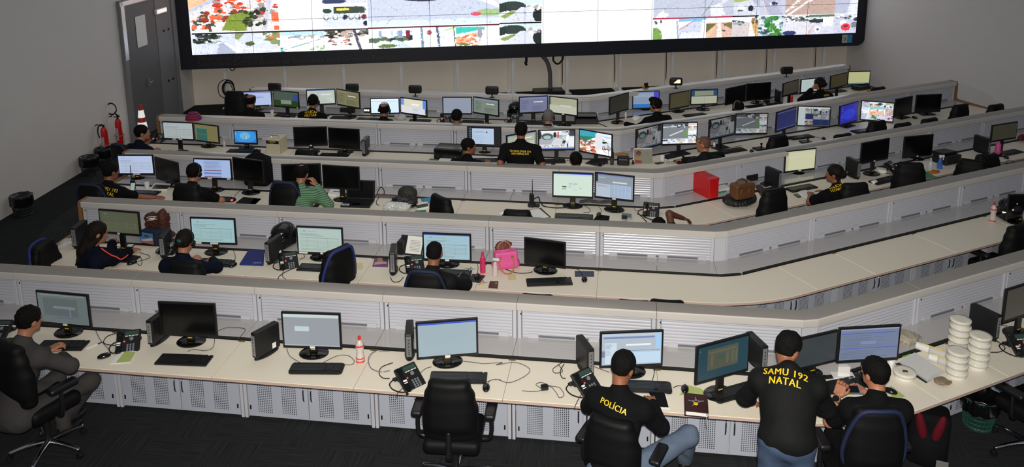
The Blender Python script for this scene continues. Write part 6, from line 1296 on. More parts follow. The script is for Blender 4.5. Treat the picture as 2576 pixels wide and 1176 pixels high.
t = thing('document_scanner', 'black scanner box right of the blue spray bottle', 'scanner', loc2(Q(430, 900)), ANG); bm = BM(); box(bm, -.16, .16, -.12, .12, 0, .13, bev=.01); obj('scanner_body', bm, m_blk, t); bm = BM(); box(bm, -.14, .14, -.10, .12, .13, .17, TR(0, .03, -.01, rx=-.1), bev=.008); obj('scanner_lid', bm, m_blk, t); bm = BM(); box(bm, -.12, .12, -.123, -.12, .02, .05); obj('paper_slot', bm, m_dark, t)
flat('card_box', (H(1250, 85), H(1330, 90), H(1330, 115), H(1265, 105)), .04, m_paper, 'small white box behind the keyboard, right wing third row', 'box')
lump('tissue', H(1235, 190), [('e', (0, 0, .02), (.05, .04, .025))], 'crumpled white tissue left of the keyboard, right wing third row', 'tissue', m_white, amp=.004)
lump('red_pouch', Q(1450, 610), [('e', (0, 0, .05), (.10, .05, .05))], 'dark red pouch at the right edge of the third row', 'pouch', mat('dark_red_cloth', rgb(90, 12, 24), .6), z=ZB, amp=.003)
# fourth row things
t = thing('power_unit_box', 'cream boxy power unit with black front label', 'power unit', loc2(I(1925, 525)), -.08); bm = BM(); box(bm, -.11, .11, 0, .26, 0, .24, bev=.006); obj('unit_case', bm, mat('cream_enamel', rgb(196, 188, 160), .5), t); bm = BM(); box(bm, -.105, .105, -.003, 0, .165, .215); obj('black_label', bm, m_blk, t); bm = BM(); box(bm, -.06, .05, -.005, -.003, .19, .21); obj('yellow_print', bm, mat('dim_yellow', rgb(150, 140, 40), .5), t); bm = BM(); tube(bm, [(-.06, .08, .24), (-.05, .09, .27), (.05, .1, .27), (.06, .1, .24)], .008, 6); obj('carry_handle', bm, m_silver, t)
bm = BM(); t2_ = text_mesh('Plus', .03); o = link('label_word', t2_, MATS['dim_yellow'], t); o.rotation_euler = (PI/2, 0, 0); o.location = (-.03, -.0035, .168)
t = thing('printer', 'black inkjet printer with paper in its tray, fourth row', 'printer', loc2(L(320, 900)), -.06); v, f = Sdf(.02).rbox((0, .05, .09), (.19, .13, .06), .03).cut((0, 0, -1), -.001).mesh(.012); mkmesh('printer_body', [(v, f)], m_gblk, t); bm = BM(); box(bm, -.13, .10, -.28, -.08, .02, .03); obj('paper_tray', bm, m_blk, t); bm = BM(); box(bm, -.11, .08, -.26, -.06, .03, .036); obj('paper', bm, m_paper, t); bm = BM(); box(bm, .11, .14, -.1145, -.112, .05, .065); obj('white_label', bm, m_paper, t)
flat('green_sheet', (L(110, 905), L(150, 915), L(215, 938), L(60, 935)), .01, MATS['green_folder'], 'green folded sheet left of the printer', 'paper')
t = thing('picture_calendar', 'standing calendar with a photo of a person in a yellow shirt', 'calendar', loc2(M(478, 978)), ANG*.35); p = Pic(44, 36, (205, 196, 176), 3); p.rect(0, 0, .42, 1, (196, 160, 140)); p.ell(.24, .25, .13, .13, (40, 30, 28)); p.ell(.24, .3, .10, .12, (150, 95, 75)); p.poly([(.05, .5), (.42, .48), (.42, .9), (.05, .9)], (225, 190, 110)); p.poly([(.05, .72), (.42, .8), (.42, .92), (.05, .9)], (200, 50, 40)); p.lines(.6, .2, .8, .35, 2, (150, 140, 120)); p.rect(.88, .88, .92, .93, (190, 50, 40))
o = picmesh('printed_page', p, .27, .21, .25, t, None, TR(0, 0, .104, rx=-.25)); bm = BM(); box(bm, -.135, .135, .001, .004, 0, .21, TR(rx=-.25)); box(bm, -.135, .135, .04, .043, 0, .215, TR(0, .06, 0, rx=.25)); obj('card_stand', bm, m_paper, t)  # printed page emits faintly, its brightness put into the material
lump('black_pouch', M(275, 985), [('b', (0, 0, .05), (.06, .05, .03), .03, None)], 'boxy black pouch right of the steel bottle', 'pouch', m_blk); lump('orange_wrapper', M(262, 895), [('e', (0, 0, .015), (.10, .05, .02))], 'orange wrapper on the tray at the fourth-row corner', 'wrapper', mat('dull_orange', rgb(170, 120, 60), .6), z=ZB, amp=.003)
t = flat('tablet', (M(5, 975), M(60, 970), M(70, 1005), M(0, 1015)), .015, m_silver, 'small silver tablet left of the steel bottle', 'gadget', parts='gadget_body'); sub(t, 'gadget_screen', (M(12, 978), M(55, 974), M(62, 1000), M(6, 1008)), .001, m_off, .015)
flat('gadget_box', (M(-55, 950), M(110, 945), M(120, 985), M(-40, 990)), .035, m_blk, 'flat black device below the large turned monitor', 'device')
flat('ear_piece', (M(365, 965), M(385, 962), M(388, 990), M(362, 992)), .03, m_blk, 'small black gadget left of the photo calendar', 'gadget')
lump('woollen_hat', I(1165, 195), [('e', (0, 0, .0), (.13, .12, .14))], 'purple and red striped woollen hat on the fourth-row ledge', 'hat', (lambda: (lambda m: m)(mat('hat_wool', rgb(90, 36, 96), .9)))(), z=CAPT-.01, h=.01)
_m = MATS['hat_wool']; nt = _m.node_tree; wv = nt.nodes.new('ShaderNodeTexWave'); wv.bands_direction = 'Z'; wv.inputs['Scale'].default_value = 9; cr = nt.nodes.new('ShaderNodeValToRGB'); cr.color_ramp.elements[0].color = (*rgb(60, 34, 90), 1); cr.color_ramp.elements[1].color = (*rgb(160, 36, 50), 1); cr.color_ramp.elements[0].position = .45; cr.color_ramp.elements[1].position = .55
tc = nt.nodes.new('ShaderNodeTexCoord'); nt.links.new(tc.outputs['Object'], wv.inputs[0]); nt.links.new(wv.outputs[0], cr.inputs[0]); nt.links.new(cr.outputs[0], nt.nodes['Principled BSDF'].inputs[0])
# rearmost row things
lump('plush_toy', J(1705, 575), [('e', (0, 0, .05), (.09, .06, .06)), ('e', (-.09, 0, .08), (.045, .04, .045)), ('c', (-.1, 0, .11), (-.08, .02, .17), .012)], 'white plush rabbit on the rearmost row', 'plush toy', mat('white_plush', rgb(190, 190, 196), .9), amp=.001)
t = thing('slim_printer', 'flat black printer leaning at the corner of the rearmost row', 'printer', loc2(L(1875, 490)), .1); bm = BM(); box(bm, -.20, .20, -.12, .14, 0, .09, bev=.012); obj('printer_body', bm, m_blk, t); bm = BM(); box(bm, -.18, .18, -.10, .14, .09, .16, TR(0, .04, 0, rx=-.2), bev=.01); obj('printer_lid', bm, m_blk, t)
lump('tangled_cables', J(1340, 480), [('c', (-.08, 0, .1), (.06, 0, .14), .012), ('c', (.06, 0, .14), (.02, 0, .02), .012), ('c', (.02, 0, .02), (-.08, 0, .1), .012), ('c', (-.09, .0, .02), (.07, .02, .2), .01), ('c', (-.02, 0, .2), (.08, 0, .05), .01)], 'tangle of black cables between monitors, rearmost row', 'cables', m_dark, h=.009, k=.01)
t = thing('lit_charger', 'small device with bright white lamps between monitors, rearmost row', 'charger', loc2(J(1380, 515)), 0); bm = BM(); box(bm, -.06, .06, -.02, .04, 0, .10, bev=.006); obj('device_body', bm, m_blk, t); 
for x in (-.035, 0, .035): bm = BM(); box(bm, x-.012, x+.012, -.023, -.02, .05, .08); obj('lamp_window', bm, mat('white_lamp', (1, .95, .85), .4, emit=2.5), t)
for p, lb, m_, h_ in ((M(300, 515), 'white and black bottle left of the man with the headset', m_white, .12), (M(1245, 800), None, None, 0), (M(1203, 815), 'small white tube beside the bald man', m_white, .09)):
    if lb: bottle(p, h_, [(.02, 0), (.02, .7), (.008, .9), (.008, 1)], lb, m_, m_blk, .009, caph=.015)
lump('crumpled_paper', M(410, 530), [('e', (0, 0, .03), (.08, .06, .035))], 'crumpled white paper before the man with the headset', 'paper', m_paper, amp=.004)
lump('foil_wrapper', N(590, 342), [('e', (0, 0, .01), (.12, .06, .015))], 'shiny foil wrapper at the right end of the rearmost row', 'wrapper', m_silver, amp=.004)
lump('device_clutter', N(640, 285), [('b', (0, 0, .04), (.14, .05, .02), .02, None), ('b', (.12, .03, .07), (.05, .04, .04), .01, None), ('b', (-.16, .02, .05), (.05, .04, .03), .01, None)], 'dark clutter of phones under the yellowish monitor', 'devices', m_blk)
flat('telephone_pad', (M(1700, 340), M(1790, 335), M(1850, 385), M(1740, 395)), .05, m_blk, 'dark flat switchboard right of the rearmost dark pair', 'switchboard')
flat('black_folder', (J(1130, 480), J(1270, 490), J(1260, 520), J(1120, 510)), .06, m_blk, 'black box behind the khaki form monitor', 'box')
# small black displays standing on the rear ledge
sd = thing('ledge_lamp', '', 'lamp'); v, f = Sdf(.015).rbox((0, 0, .13), (.085, .02, .045), .03).mesh(.01); mkmesh('lamp_head', [(v, f)], m_blk, sd); bm = BM(); tube(bm, [(0, 0, 0), (0, .0, .07)], .012, 8, smooth=False); obj('stem', bm, m_blk, sd); bm = BM(); lathe(bm, [(.05, 0), (.05, .008), (.02, .014)], 20); obj('lamp_foot', bm, m_blk, sd)
for i, (p, lb, r_) in enumerate((((692, 236), 'rounded black lamp head on the rear ledge, leftmost', .0), ((887, 238), 'rounded black lamp head on the rear ledge, second from the left', .1), ((1045, 242), 'rounded black lamp head on the rear ledge, on a visible stem', 0), ((1238, 245), 'rounded black lamp head on the rear ledge, left of the conduit', 0), ((1700, 222), 'rounded black lamp on the rear ledge showing its bright yellowish face', -.5), ((1978, 193), 'rounded black lamp head on the rear ledge, right wing', -.3))):
    o = inst(sd, loc2(p, CAPT), r_+rowof(loc2(p, CAPT)), lb, 'rounded black lamps on the rear ledge')
    if 'yellowish' in lb:
        bm = BM(); a_ = [(-.05, .105), (.075, .105), (.075, .17), (.03, .175)]; vs = [bm.verts.new((x, -.052, z)) for x, z in a_]+[bm.verts.new((x, -.047, z)) for x, z in a_]; bm.faces.new(vs[:4]); bm.faces.new(vs[:3:-1])
        for i_ in range(4): bm.faces.new((vs[i_], vs[(i_+1) % 4], vs[4+(i_+1) % 4], vs[4+i_]))
        bmesh.ops.recalc_face_normals(bm, faces=bm.faces); obj('bright_face', bm, mat('yellowish_glow', (1, .85, .55), .4, emit=.9), o)
t = thing('small_camera', 'small black and yellow camera on the rear ledge', 'camera', loc2((1625, 220), CAPT), .5); bm = BM(); box(bm, -.035, .035, -.02, .02, .03, .09, bev=.006); obj('camera_body', bm, m_blk, t); bm = BM(); box(bm, -.07, -.035, -.02, .02, 0, .035); obj('yellow_block', bm, mat('ochre_block', rgb(190, 140, 40), .5), t); bm = BM(); box(bm, -.03, .05, -.02, .02, 0, .03); obj('camera_foot', bm, m_blk, t)
# ---------------------------------------------------------------- on the floor
def offwall(P_, r):
    d = (P_-WL).dot(LWn); return P_+LWn*max(0, r-d)
def basket(p, lb, bag=True, zz=0, col=(30, 70, 62)):
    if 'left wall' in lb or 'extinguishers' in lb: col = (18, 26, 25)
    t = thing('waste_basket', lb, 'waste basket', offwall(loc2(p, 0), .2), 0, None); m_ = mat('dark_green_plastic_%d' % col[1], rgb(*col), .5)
    bm = BM(); n_ = 28
    for i in range(n_):
        a = 2*PI*i/n_; tube(bm, [(.115*math.cos(a), .115*math.sin(a), .02), (.15*math.cos(a), .15*math.sin(a), .29)], .006, 4, smooth=False)
    for j in range(7): r = .115+.035*j/6; tube(bm, [(r*math.cos(a), r*math.sin(a), .02+.045*j) for a in [2*PI*i/20 for i in range(21)]], .006 if j not in (0, 6) else .011, 4, smooth=False)
    lathe(bm, [(.115, 0), (.115, .02)], 20); obj('basket_mesh', bm, m_, t)
    if bag: v, f = Sdf(.02).cap((0, 0, .19), (0, 0, .30), .155).hole((0, 0, .38), (.135, .135, .14)).cut((0, 0, 1), .315).cut((0, 0, -1), -.16).mesh(.012); v = v+(np.sin(np.arctan2(v[:, 1], v[:, 0])*9)*.005)[:, None]*np.array([1, 1, .5]); mkmesh('bin_liner', [(v, f)], mat('black_bin_liner', rgb(12, 12, 13), .25, spec=.6), t)
    return t
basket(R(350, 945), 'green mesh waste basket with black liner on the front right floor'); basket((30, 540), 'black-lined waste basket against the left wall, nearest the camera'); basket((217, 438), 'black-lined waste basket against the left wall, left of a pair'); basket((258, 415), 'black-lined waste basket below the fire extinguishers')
def extinguisher(p, lb, hose):
    t = thing('fire_extinguisher', lb, 'fire extinguisher', onleft(p, .15)-Vector((0, 0, .10)), 0, 'red fire extinguishers'); t.scale = (.72, .72, 1.05)
    bm = BM(); lathe(bm, [(.075, .10), (.08, .12), (.08, .50), (.06, .56), (.03, .58)], 24); obj('cylinder', bm, m_red, t, smooth=True, angle=.6)
    bm = BM(); vs = [[bm.verts.new((.0815*math.cos(a), .0815*math.sin(a), z_)) for a in [-2.3+.14*i for i in range(9)]] for z_ in (.20, .42)]
    for i in range(8): bm.faces.new((vs[0][i], vs[0][i+1], vs[1][i+1], vs[1][i]))
    obj('paper_label', bm, mat('printed_label', rgb(170, 168, 165), .6, noise=.3, scale=60), t, smooth=True)
    bm = BM(); lathe(bm, [(.025, .58), (.025, .62)], 12); box(bm, -.09, .05, -.012, .012, .63, .65, TR(ry=-.3)); box(bm, -.10, .03, -.012, .012, .60, .615); obj('valve_lever', bm, m_blk, t)
    if hose: bm = BM(); tube(bm, [(0, 0, .62)]+[(-.13+.13*math.cos(a), -.01, .75+.10*math.sin(a)) for a in [-.9+2*PI*i/12*-1 for i in range(13)]]+[(.06, 0, .62)], .014, 8); obj('hose', bm, m_dark, t, smooth=True)
    else: bm = BM(); tube(bm, [(-.02, 0, .62), (-.12, 0, .60), (-.15, -.02, .5), (-.10, -.05, .4)], .016, 8); obj('hose', bm, m_dark, t, smooth=True)
    bm = BM()
    for z_ in (.02, .28): tube(bm, [(.12*math.cos(a), .12*math.sin(a), z_) for a in [2*PI*i/12 for i in range(13)]], .006, 5)
    for a in (0, PI/2, PI, 1.5*PI): tube(bm, [(.12*math.cos(a), .12*math.sin(a), .0), (.12*math.cos(a), .12*math.sin(a), .30)], .006, 5, smooth=False)
    tube(bm, [(-.12, 0, .08), (.12, 0, .08)], .006, 5, smooth=False); tube(bm, [(0, -.12, .08), (0, .12, .08)], .006, 5, smooth=False); obj('wire_stand', bm, m_silver, t)
extinguisher((268, 390), 'red fire extinguisher in a wire stand, nearer of two by the left wall', False); extinguisher((303, 366), 'red fire extinguisher with looped black hose, farther of two', True)
t = thing('traffic_cone', 'tall orange-red traffic cone with bright white bands by the door', 'traffic cone', offwall(loc2((364, 372), 0), .24), .3); m_or = mat('orange_red_rubber', rgb(176, 48, 26), .55)
rr = lambda z: .15-.115*z/.95; t.scale = (.9, .9, .87)
bm = BM(); lathe(bm, [(rr(0), .0), (rr(.95), .95), (.02, .96)], 28); obj('cone_body', bm, m_or, t, smooth=True, angle=.6); bm = BM(); box(bm, -.2, .2, -.2, .2, 0, .03, bev=.01); obj('cone_base', bm, m_or, t)
for z0, z1 in ((.42, .58), (.68, .84)): bm = BM(); lathe(bm, [(rr(z0)+.002, z0), (rr(z1)+.002, z1)], 28, cap=False); obj('reflective_band', bm, mat('white_reflector_glow', rgb(250, 250, 250), .2, emit=.5), t, smooth=True)  # bands emit weakly in place of the flash light they would return
# backpacks
bp = loc2(D(1300, 1130), 0); t = thing('backpack', 'black backpack with dark red panels standing on the floor', 'backpack', bp, -.25); v, f = Sdf(.04).rbox((0, 0, .24), (.11, .07, .19), .045).ell((0, -.10, .15), (.12, .07, .14)).cut((0, 0, -1), -.002).mesh(.012); mkmesh('pack_body', [(v, f)], m_fab, t)
m_dred = mat('dark_red_nylon', rgb(88, 12, 26), .75, spec=.2)
for sx in (-1, 1): v, f = Sdf(.01).ell((sx*.062, -.10, .36), (.040, .036, .14), Matrix.Rotation(sx*.24, 4, 'Y')).mesh(.008); mkmesh('red_panel', [(v, f)], m_dred, t)
bm = BM(); box(bm, .06, .15, -.185, -.175, .03, .14, bev=.002); obj('clear_pocket', bm, mat('grey_film', rgb(120, 120, 118), .3), t); bm = BM(); tube(bm, [(-.04, .05, .46), (0, .06, .52), (.04, .05, .46)], .012, 8); obj('grab_handle', bm, m_fab, t)
bp = loc2(I(1790, 815)); t = thing('backpack', 'bulging black backpack leaning on the slatted screen, third row', 'backpack', bp+Vector((0, .0, 0)), 0); v, f = Sdf(.05).rbox((0, 0, .20), (.12, .06, .14), .06).ell((0, 0, .36), (.15, .09, .10)).cut((0, 0, -1), -.002).mesh(.014); mkmesh('pack_body', [(v, f)], m_fab, t); bm = BM(); tube(bm, [(.13, -.08, .1), (.19, -.1, .14), (.18, -.1, .2), (.13, -.07, .24)], .012, 6); obj('strap', bm, m_fab, t); bm = BM(); tube(bm, [(-.05, 0, .46), (0, 0, .5), (.05, 0, .46)], .012, 8); obj('grab_handle', bm, m_fab, t)
# ---------------------------------------------------------------- loose leads on the desks
def lead(pts, label, r=.0028, m=m_cordg, z=DK, name='cable'):
    bm = BM(); c = loc2(pts[0], z); q = [loc2(p, z)-c+Vector((0, 0, r+.0005+.003*(i % 2))) for i, p in enumerate(pts)]; tube(bm, q, r, 6); return tag(obj(name, bm, m, smooth=True, loc=c), label, 'cable')
lead([A(525, 415), A(550, 470), A(575, 500), A(600, 530), A(612, 560)], 'thin grey mouse lead from the left monitor to the mouse by the green booklet')
lead([A(640, 440), A(590, 460), A(572, 490), A(600, 505), A(655, 508)], 'black lead curving left of the front-row desk phone', .004, m_dark)
lead([A(1185, 470), A(1175, 520), A(1130, 535), A(1070, 530), A(1035, 540)], 'lead of the keyboard before the switched-off front-row monitor')
lead([A(1205, 425), A(1260, 408), A(1345, 412), A(1350, 430), A(1315, 470)], 'loose lead lying on the cable tray right of the switched-off monitor', z=ZB)
lead([B(300, 440), B(320, 490), B(385, 530)], 'short lead below the plain grey screen'); lead([B(525, 530), B(610, 490), B(680, 485), B(720, 520), B(700, 542), B(640, 540)], 'looped lead of the round-cornered keyboard')
lead([B(940, 580), B(880, 590), B(820, 560), B(810, 500), B(850, 462), B(940, 462)], 'pale grey lead looping left of the tilted desk phone', .005, m_silver)
lead([B(960, 530), B(890, 560), B(875, 600), B(900, 628), B(940, 628)], 'black lead looping behind the tilted desk phone', .004, m_dark)
lead([B(1020, 690), B(990, 720), B(985, 745)], 'headset lead hanging from the tilted desk phone', .003, m_dark)
lead([B(1120, 605), B(1160, 570), B(1200, 555)], 'thin lead left of the keyboard behind the empty chair'); lead([B(1395, 520), B(1470, 530), B(1530, 535), B(1640, 530), C(130, 485), C(260, 470), C(355, 510), C(330, 560), C(220, 605), C(130, 585), C(65, 600)], 'long thin lead wandering across the empty front desk space')
t = lead([C(305, 660), C(370, 668), C(440, 655), C(400, 620), C(440, 605), C(500, 630), C(560, 640), C(590, 690), C(560, 708), C(540, 680), C(510, 640), C(480, 630)], 'thin charger lead tangled round its plug on the empty front desk'); 
bm = BM(); c_ = t.location; q = loc2(C(458, 650)); box(bm, -.03, .03, -.022, .022, .001, .04, TR(q.x-c_.x, q.y-c_.y, 0, rz=.3), bev=.006); obj('plug_body', bm, m_gblk, t)
lead([C(655, 370), C(620, 440), C(560, 480), C(515, 515), C(530, 540), C(580, 530), C(550, 480)], 'black lead knot left of the turned small computer', .003, m_dark); lead([C(590, 480), C(565, 530), C(575, 570), C(600, 580)], 'black lead behind the phone left of the officer', .004, m_dark)
lead([C(735, 660), C(700, 700), C(668, 760), C(662, 785)], 'headset lead running off the desk edge beside the officer', .003, m_dark); lead([C(790, 495), C(850, 520), C(900, 535)], 'thin lead from the turned small computer'); lead([C(1200, 505), C(1205, 530), C(1190, 590)], 'short lead behind the keyboard of the seated officer', .003, m_dark); lead([C(1330, 640), C(1360, 630), C(1395, 628)], 'mouse lead joining keyboard and mouse on the envelope', .003, m_dark)
lead([B(1630, 635), B(1570, 640), B(1545, 665)], 'mouse lead right of the empty chair'); lead([D(710, 625), D(690, 600), D(750, 640)], 'thin lead beside the card reader', .003, m_dark); lead([R(480, 395), R(500, 400), R(512, 395)], 'short dark lead beside the stacked-tub computer', .003, m_dark); lead([R(415, 545), R(470, 545), R(500, 520), R(450, 480)], 'black lead behind the stacks of tubs', .004, m_dark)
lead([E(1370, 690), E(1460, 720), E(1460, 745), E(1350, 780)], 'mouse lead curling right of the long-haired woman', .003, m_dark); lead([E(1340, 790), E(1380, 820), E(1395, 770), E(1380, 740)], 'headset lead left of the woman with the hair clip', .003, m_dark); lead([E(2290, 660), E(2310, 730), E(2300, 790)], 'mouse lead under the cyan table monitor', .003)
lead([FF(575, 600), FF(480, 640), FF(400, 690), FF(388, 735)], 'headset lead off the charcoal phone', .004, m_dark); lead([FF(460, 600), FF(430, 680), FF(465, 720)], 'thin lead under the charcoal phone', .003, m_dark); lead([FF(640, 475), FF(650, 500), FF(600, 525)], 'black lead beside the pale green table monitor', .003, m_dark); lead([FF(1490, 700), FF(1520, 745), FF(1580, 740), FF(1620, 700)], 'headset lead left of the crop-haired man', .004, m_dark)
lead([G(275, 860), G(370, 893), G(450, 893), G(495, 885)], 'black power lead from the pink handbag to the switched-off monitor', .004, m_dark); lead([G(772, 850), G(850, 868), G(890, 920)], 'lead across the narrow dark picture pad', .003, m_dark); lead([G(65, 820), G(70, 860), G(62, 905)], 'mouse lead right of the crop-haired man', .003, m_dark)
lead([G(870, 350), G(940, 395), G(930, 420), G(890, 418)], 'keyboard lead under the white search page', .003, m_dark); lead([G(1010, 370), G(1030, 410), G(1010, 430)], 'mouse lead between the two lit monitors', .003); lead([G(1335, 345), G(1290, 350), G(1290, 400), G(1340, 405)], 'grey lead loop left of the desk phone, third row', .003); lead([G(1310, 430), G(1345, 455), G(1385, 500)], 'phone cord at the feet of the desk phone, third row', .006, m_dark); lead([G(1360, 455), G(1420, 480), G(1445, 490)], 'second phone cord in front of the desk phone, third row', .006, m_dark)
for i in range(5): lead([G(860, 330+4*i), G(930, 318+6*i), G(1010, 330+5*i), G(1080, 325+6*i), G(1120, 340+2*i)], 'one of the grey cables bundled on the tray behind the lit pair', .005, m_cordg, z=ZB, name='cable')
cbs = [o for o in bpy.data.objects if o.get('label', '').startswith('one of the grey cables')]
for o in cbs: o['group'] = 'grey cables bundled behind the lit pair'
lead([I(1540, 870), I(1600, 850), I(1620, 870), I(1580, 900), I(1545, 950)], 'lead of the glowing mouse', .003); lead([K(1500, 560), K(1470, 600), K(1465, 640), K(1500, 660)], 'black lead beside the laptop', .004, m_dark)
lead([M(1310, 800), M(1340, 825), M(1400, 815), M(1480, 800)], 'thin dark lead right of the bald man', .003, m_dark); lead([N(190, 740), N(230, 748), N(265, 760)], 'mouse lead right of the tiled camera monitor', .003, m_dark); lead([Q(1130, 900), Q(1210, 910), Q(1260, 885), Q(1330, 895), Q(1345, 940), Q(1270, 950), Q(1240, 910)], 'tangled dark lead at the right edge of the third row', .004, m_dark)
lead([L(700, 870), L(800, 880), L(860, 875)], 'thin lead under the white document monitor', .003, m_dark); lead([L(1580, 950), L(1640, 935), L(1700, 920)], 'thin mouse lead right of the standing man', .003, m_dark); lead([M(10, 570), M(60, 590), M(110, 610)], 'dark leads at the corner of the rearmost row', .006, m_dark)
# ---------------------------------------------------------------- chairs
def mk_chair(name, seatm, trim, arms):
    t = thing(name, '', 'chair')
    s = Sdf(.05).rbox((0, -.235, .86), (.115, .006, .15), .05, Matrix.Rotation(-.10, 4, 'X')).rbox((0, -.215, .70), (.165, .006, .10), .05).rbox((0, -.225, .80), (.15, .004, .12), .045)
    v, f = s.mesh(.012); v[:, 1] += v[:, 0]**2*.9; mkmesh('backrest', [(v, f)], seatm, t)
    v, f = Sdf(.05).rbox((0, .0, .455), (.18, .17, .012), .045).mesh(.014); mkmesh('seat', [(v, f)], seatm, t)
    if trim:
        o_ = [(-.175, .60), (-.218, .70), (-.21, .82), (-.175, .95), (-.12, 1.045), (0, 1.062), (.12, 1.045), (.175, .95), (.21, .82), (.218, .70), (.175, .60)]
        bm = BM(); tube(bm, [(x, -.245-(z-.7)*.09+x*x*.9, z) for x, z in o_], .016, 8); obj('edge_piping', bm, trim, t, smooth=True)
    bm = BM(); tube(bm, [(0, -.05, .43), (0, -.27, .43), (0, -.29, .52), (0, -.27, .66)], .024, 8); obj('back_bracket', bm, m_blk, t, smooth=True)
    bm = BM(); lathe(bm, [(.03, .10), (.03, .28), (.018, .28), (.018, .42)], 16); box(bm, -.09, .09, -.08, .08, .405, .425); obj('gas_column', bm, m_blk, t, smooth=True, angle=.6)
    if arms:
        for sx in (-1, 1):
            v, f = Sdf(.02).rbox((sx*.29, .02, .665), (.022, .10, .004), .022).mesh(.009); ap = mkmesh('armrest_pad', [(v, f)], m_blk, t)
            bm = BM(); tube(bm, [(sx*.16, 0, .42), (sx*.27, -.01, .43), (sx*.295, -.01, .50), (sx*.29, 0, .65)], .018, 8); obj('arm_support', bm, m_blk, ap, smooth=True)
    for i in range(5):
        a = 2*PI*i/5+.3; bm = BM(); tube(bm, [(0, 0, .11), (.15*math.cos(a), .15*math.sin(a), .105), (.30*math.cos(a), .30*math.sin(a), .075)], [.026, .016], 8); lg = obj('base_leg', bm, m_chrome if arms else m_blk, t, smooth=True)
        bm = BM(); lathe(bm, [(.026, -.02), (.028, -.01), (.028, .01), (.026, .02)], 14, TR(.30*math.cos(a), .30*math.sin(a), .029, rx=PI/2, rz=a)); obj('caster', bm, m_dark, lg, smooth=True, angle=.6)
    return t
ch_a = mk_chair('office_chair', m_lea, None, True); ch_b = mk_chair('office_chair', m_lea, mat('dark_blue_piping', rgb(14, 27, 60), .7), True); ch_c = mk_chair('office_chair', m_lea, None, False)
ch_d = mk_chair('office_chair', m_lea, m_blue, False)
def rowd(k, P_):      # distance of a place in front of the screen line of row k
    if (P_-AX).dot(wd) > 0: q = P_-rowpt(k, 1e-6, 0); return q.x*sa-q.y*ca
    return YR[k]-P_.y
def chair(pr, p, lb, k=None, z=1.06, rz=None, d=None, off=.0):
    """p: pixel of the top of the backrest"""
    r = (rowof(at(p, z)) if rz is None else rz); f = Vector((-math.sin(r), math.cos(r), 0))
    if d is not None: z = min((.86+.01*i for i in range(30)), key=lambda q: abs(rowd(k, at(p, q))-d))
    P_ = at(p, z); P_.z = 0; s = z/1.06
    return inst(pr, P_+f*.25, r, lb, 'black office chairs', (1, 1, s))
chair(ch_a, U(930, 118), 'empty black armchair on chrome star base in the front row', z=1.06, rz=.04)
chair(ch_d, V(190, 700), 'black chair with royal blue back edge at the left end of the second row', 1, z=1.0, rz=-1.5)
chair(ch_d, FF(1000, 410), 'turned black chair with blue back edge, second row', 1, z=1.12, rz=1.05)
chair(ch_c, C(405, 18), 'low chair back just peeping over the front ledge, leftmost of three', 1, z=.84); chair(ch_c, C(1065, 59), 'low chair back just peeping over the front ledge, middle of three', 1, z=.80); chair(ch_c, C(1292, 56), 'low chair back just peeping over the front ledge, rightmost of three', 1, z=.82)
chair(ch_c, K(2200, 548), 'turned empty chair right of the carrier bag, third row', 2, d=1.25, rz=-.7); chair(ch_c, G(370, 405), 'low chair back in front of the clipboard, third row', 2, z=.92)
chair(ch_c, H(480, 238), 'empty chair in front of the maroon binder, right wing third row', 2, d=1.3); chair(ch_c, H(1530, 32), 'tall turned empty chair left of the green folder', 2, z=1.10, rz=ANG-.6); chair(ch_c, Q(790, 872), 'left of two overlapping empty chairs, third row', 2, z=1.02, rz=ANG-.9); chair(ch_c, Q(1020, 800), 'right of two overlapping empty chairs, third row', 2, z=1.05, rz=ANG-.3)
chair(ch_c, J(785, 867), 'low empty chair before the switched-off monitor with a coloured sticker', 3, z=.99); chair(ch_c, M(1880, 702), 'empty chair before the turned navy monitor', 3, z=1.02); chair(ch_c, N(480, 714), 'low chair back below the tiled camera monitor', 3, z=.95); chair(ch_c, N(810, 588), 'tall chair back in front of the brightest camera monitor', 3, z=1.08)
chair(ch_c, N(1055, 608), 'low chair back right of the brightest camera monitor', 3, z=.96); chair(ch_c, N(1310, 564), 'low wide chair back before the rightmost switched-off monitor', 3, z=.97); chair(ch_c, N(1605, 430), 'big empty chair near the right end of the fourth row', 3, z=1.10); chair(ch_c, N(1945, 430), 'empty chair beside the curved glass, right end of the fourth row', 3, z=1.05)
chair(ch_c, J(100, 303), 'empty chair at the left end of the rearmost row', 4, z=1.24); chair(ch_c, J(178, 318), 'second empty chair at the left end of the rearmost row, nearer the balding man', 4, z=1.08, rz=-.5); chair(ch_c, N(815, 265), 'chair back at the right end of the rearmost row', 4, z=.98)
chair(ch_a, H(2400, 520), 'armchair cut by the right edge of the photo, second row', 1, z=1.02, rz=ANG); chair(ch_a, R(880, 560), 'armchair cut by the right edge of the photo, front row', 0, z=1.05, rz=ANG)
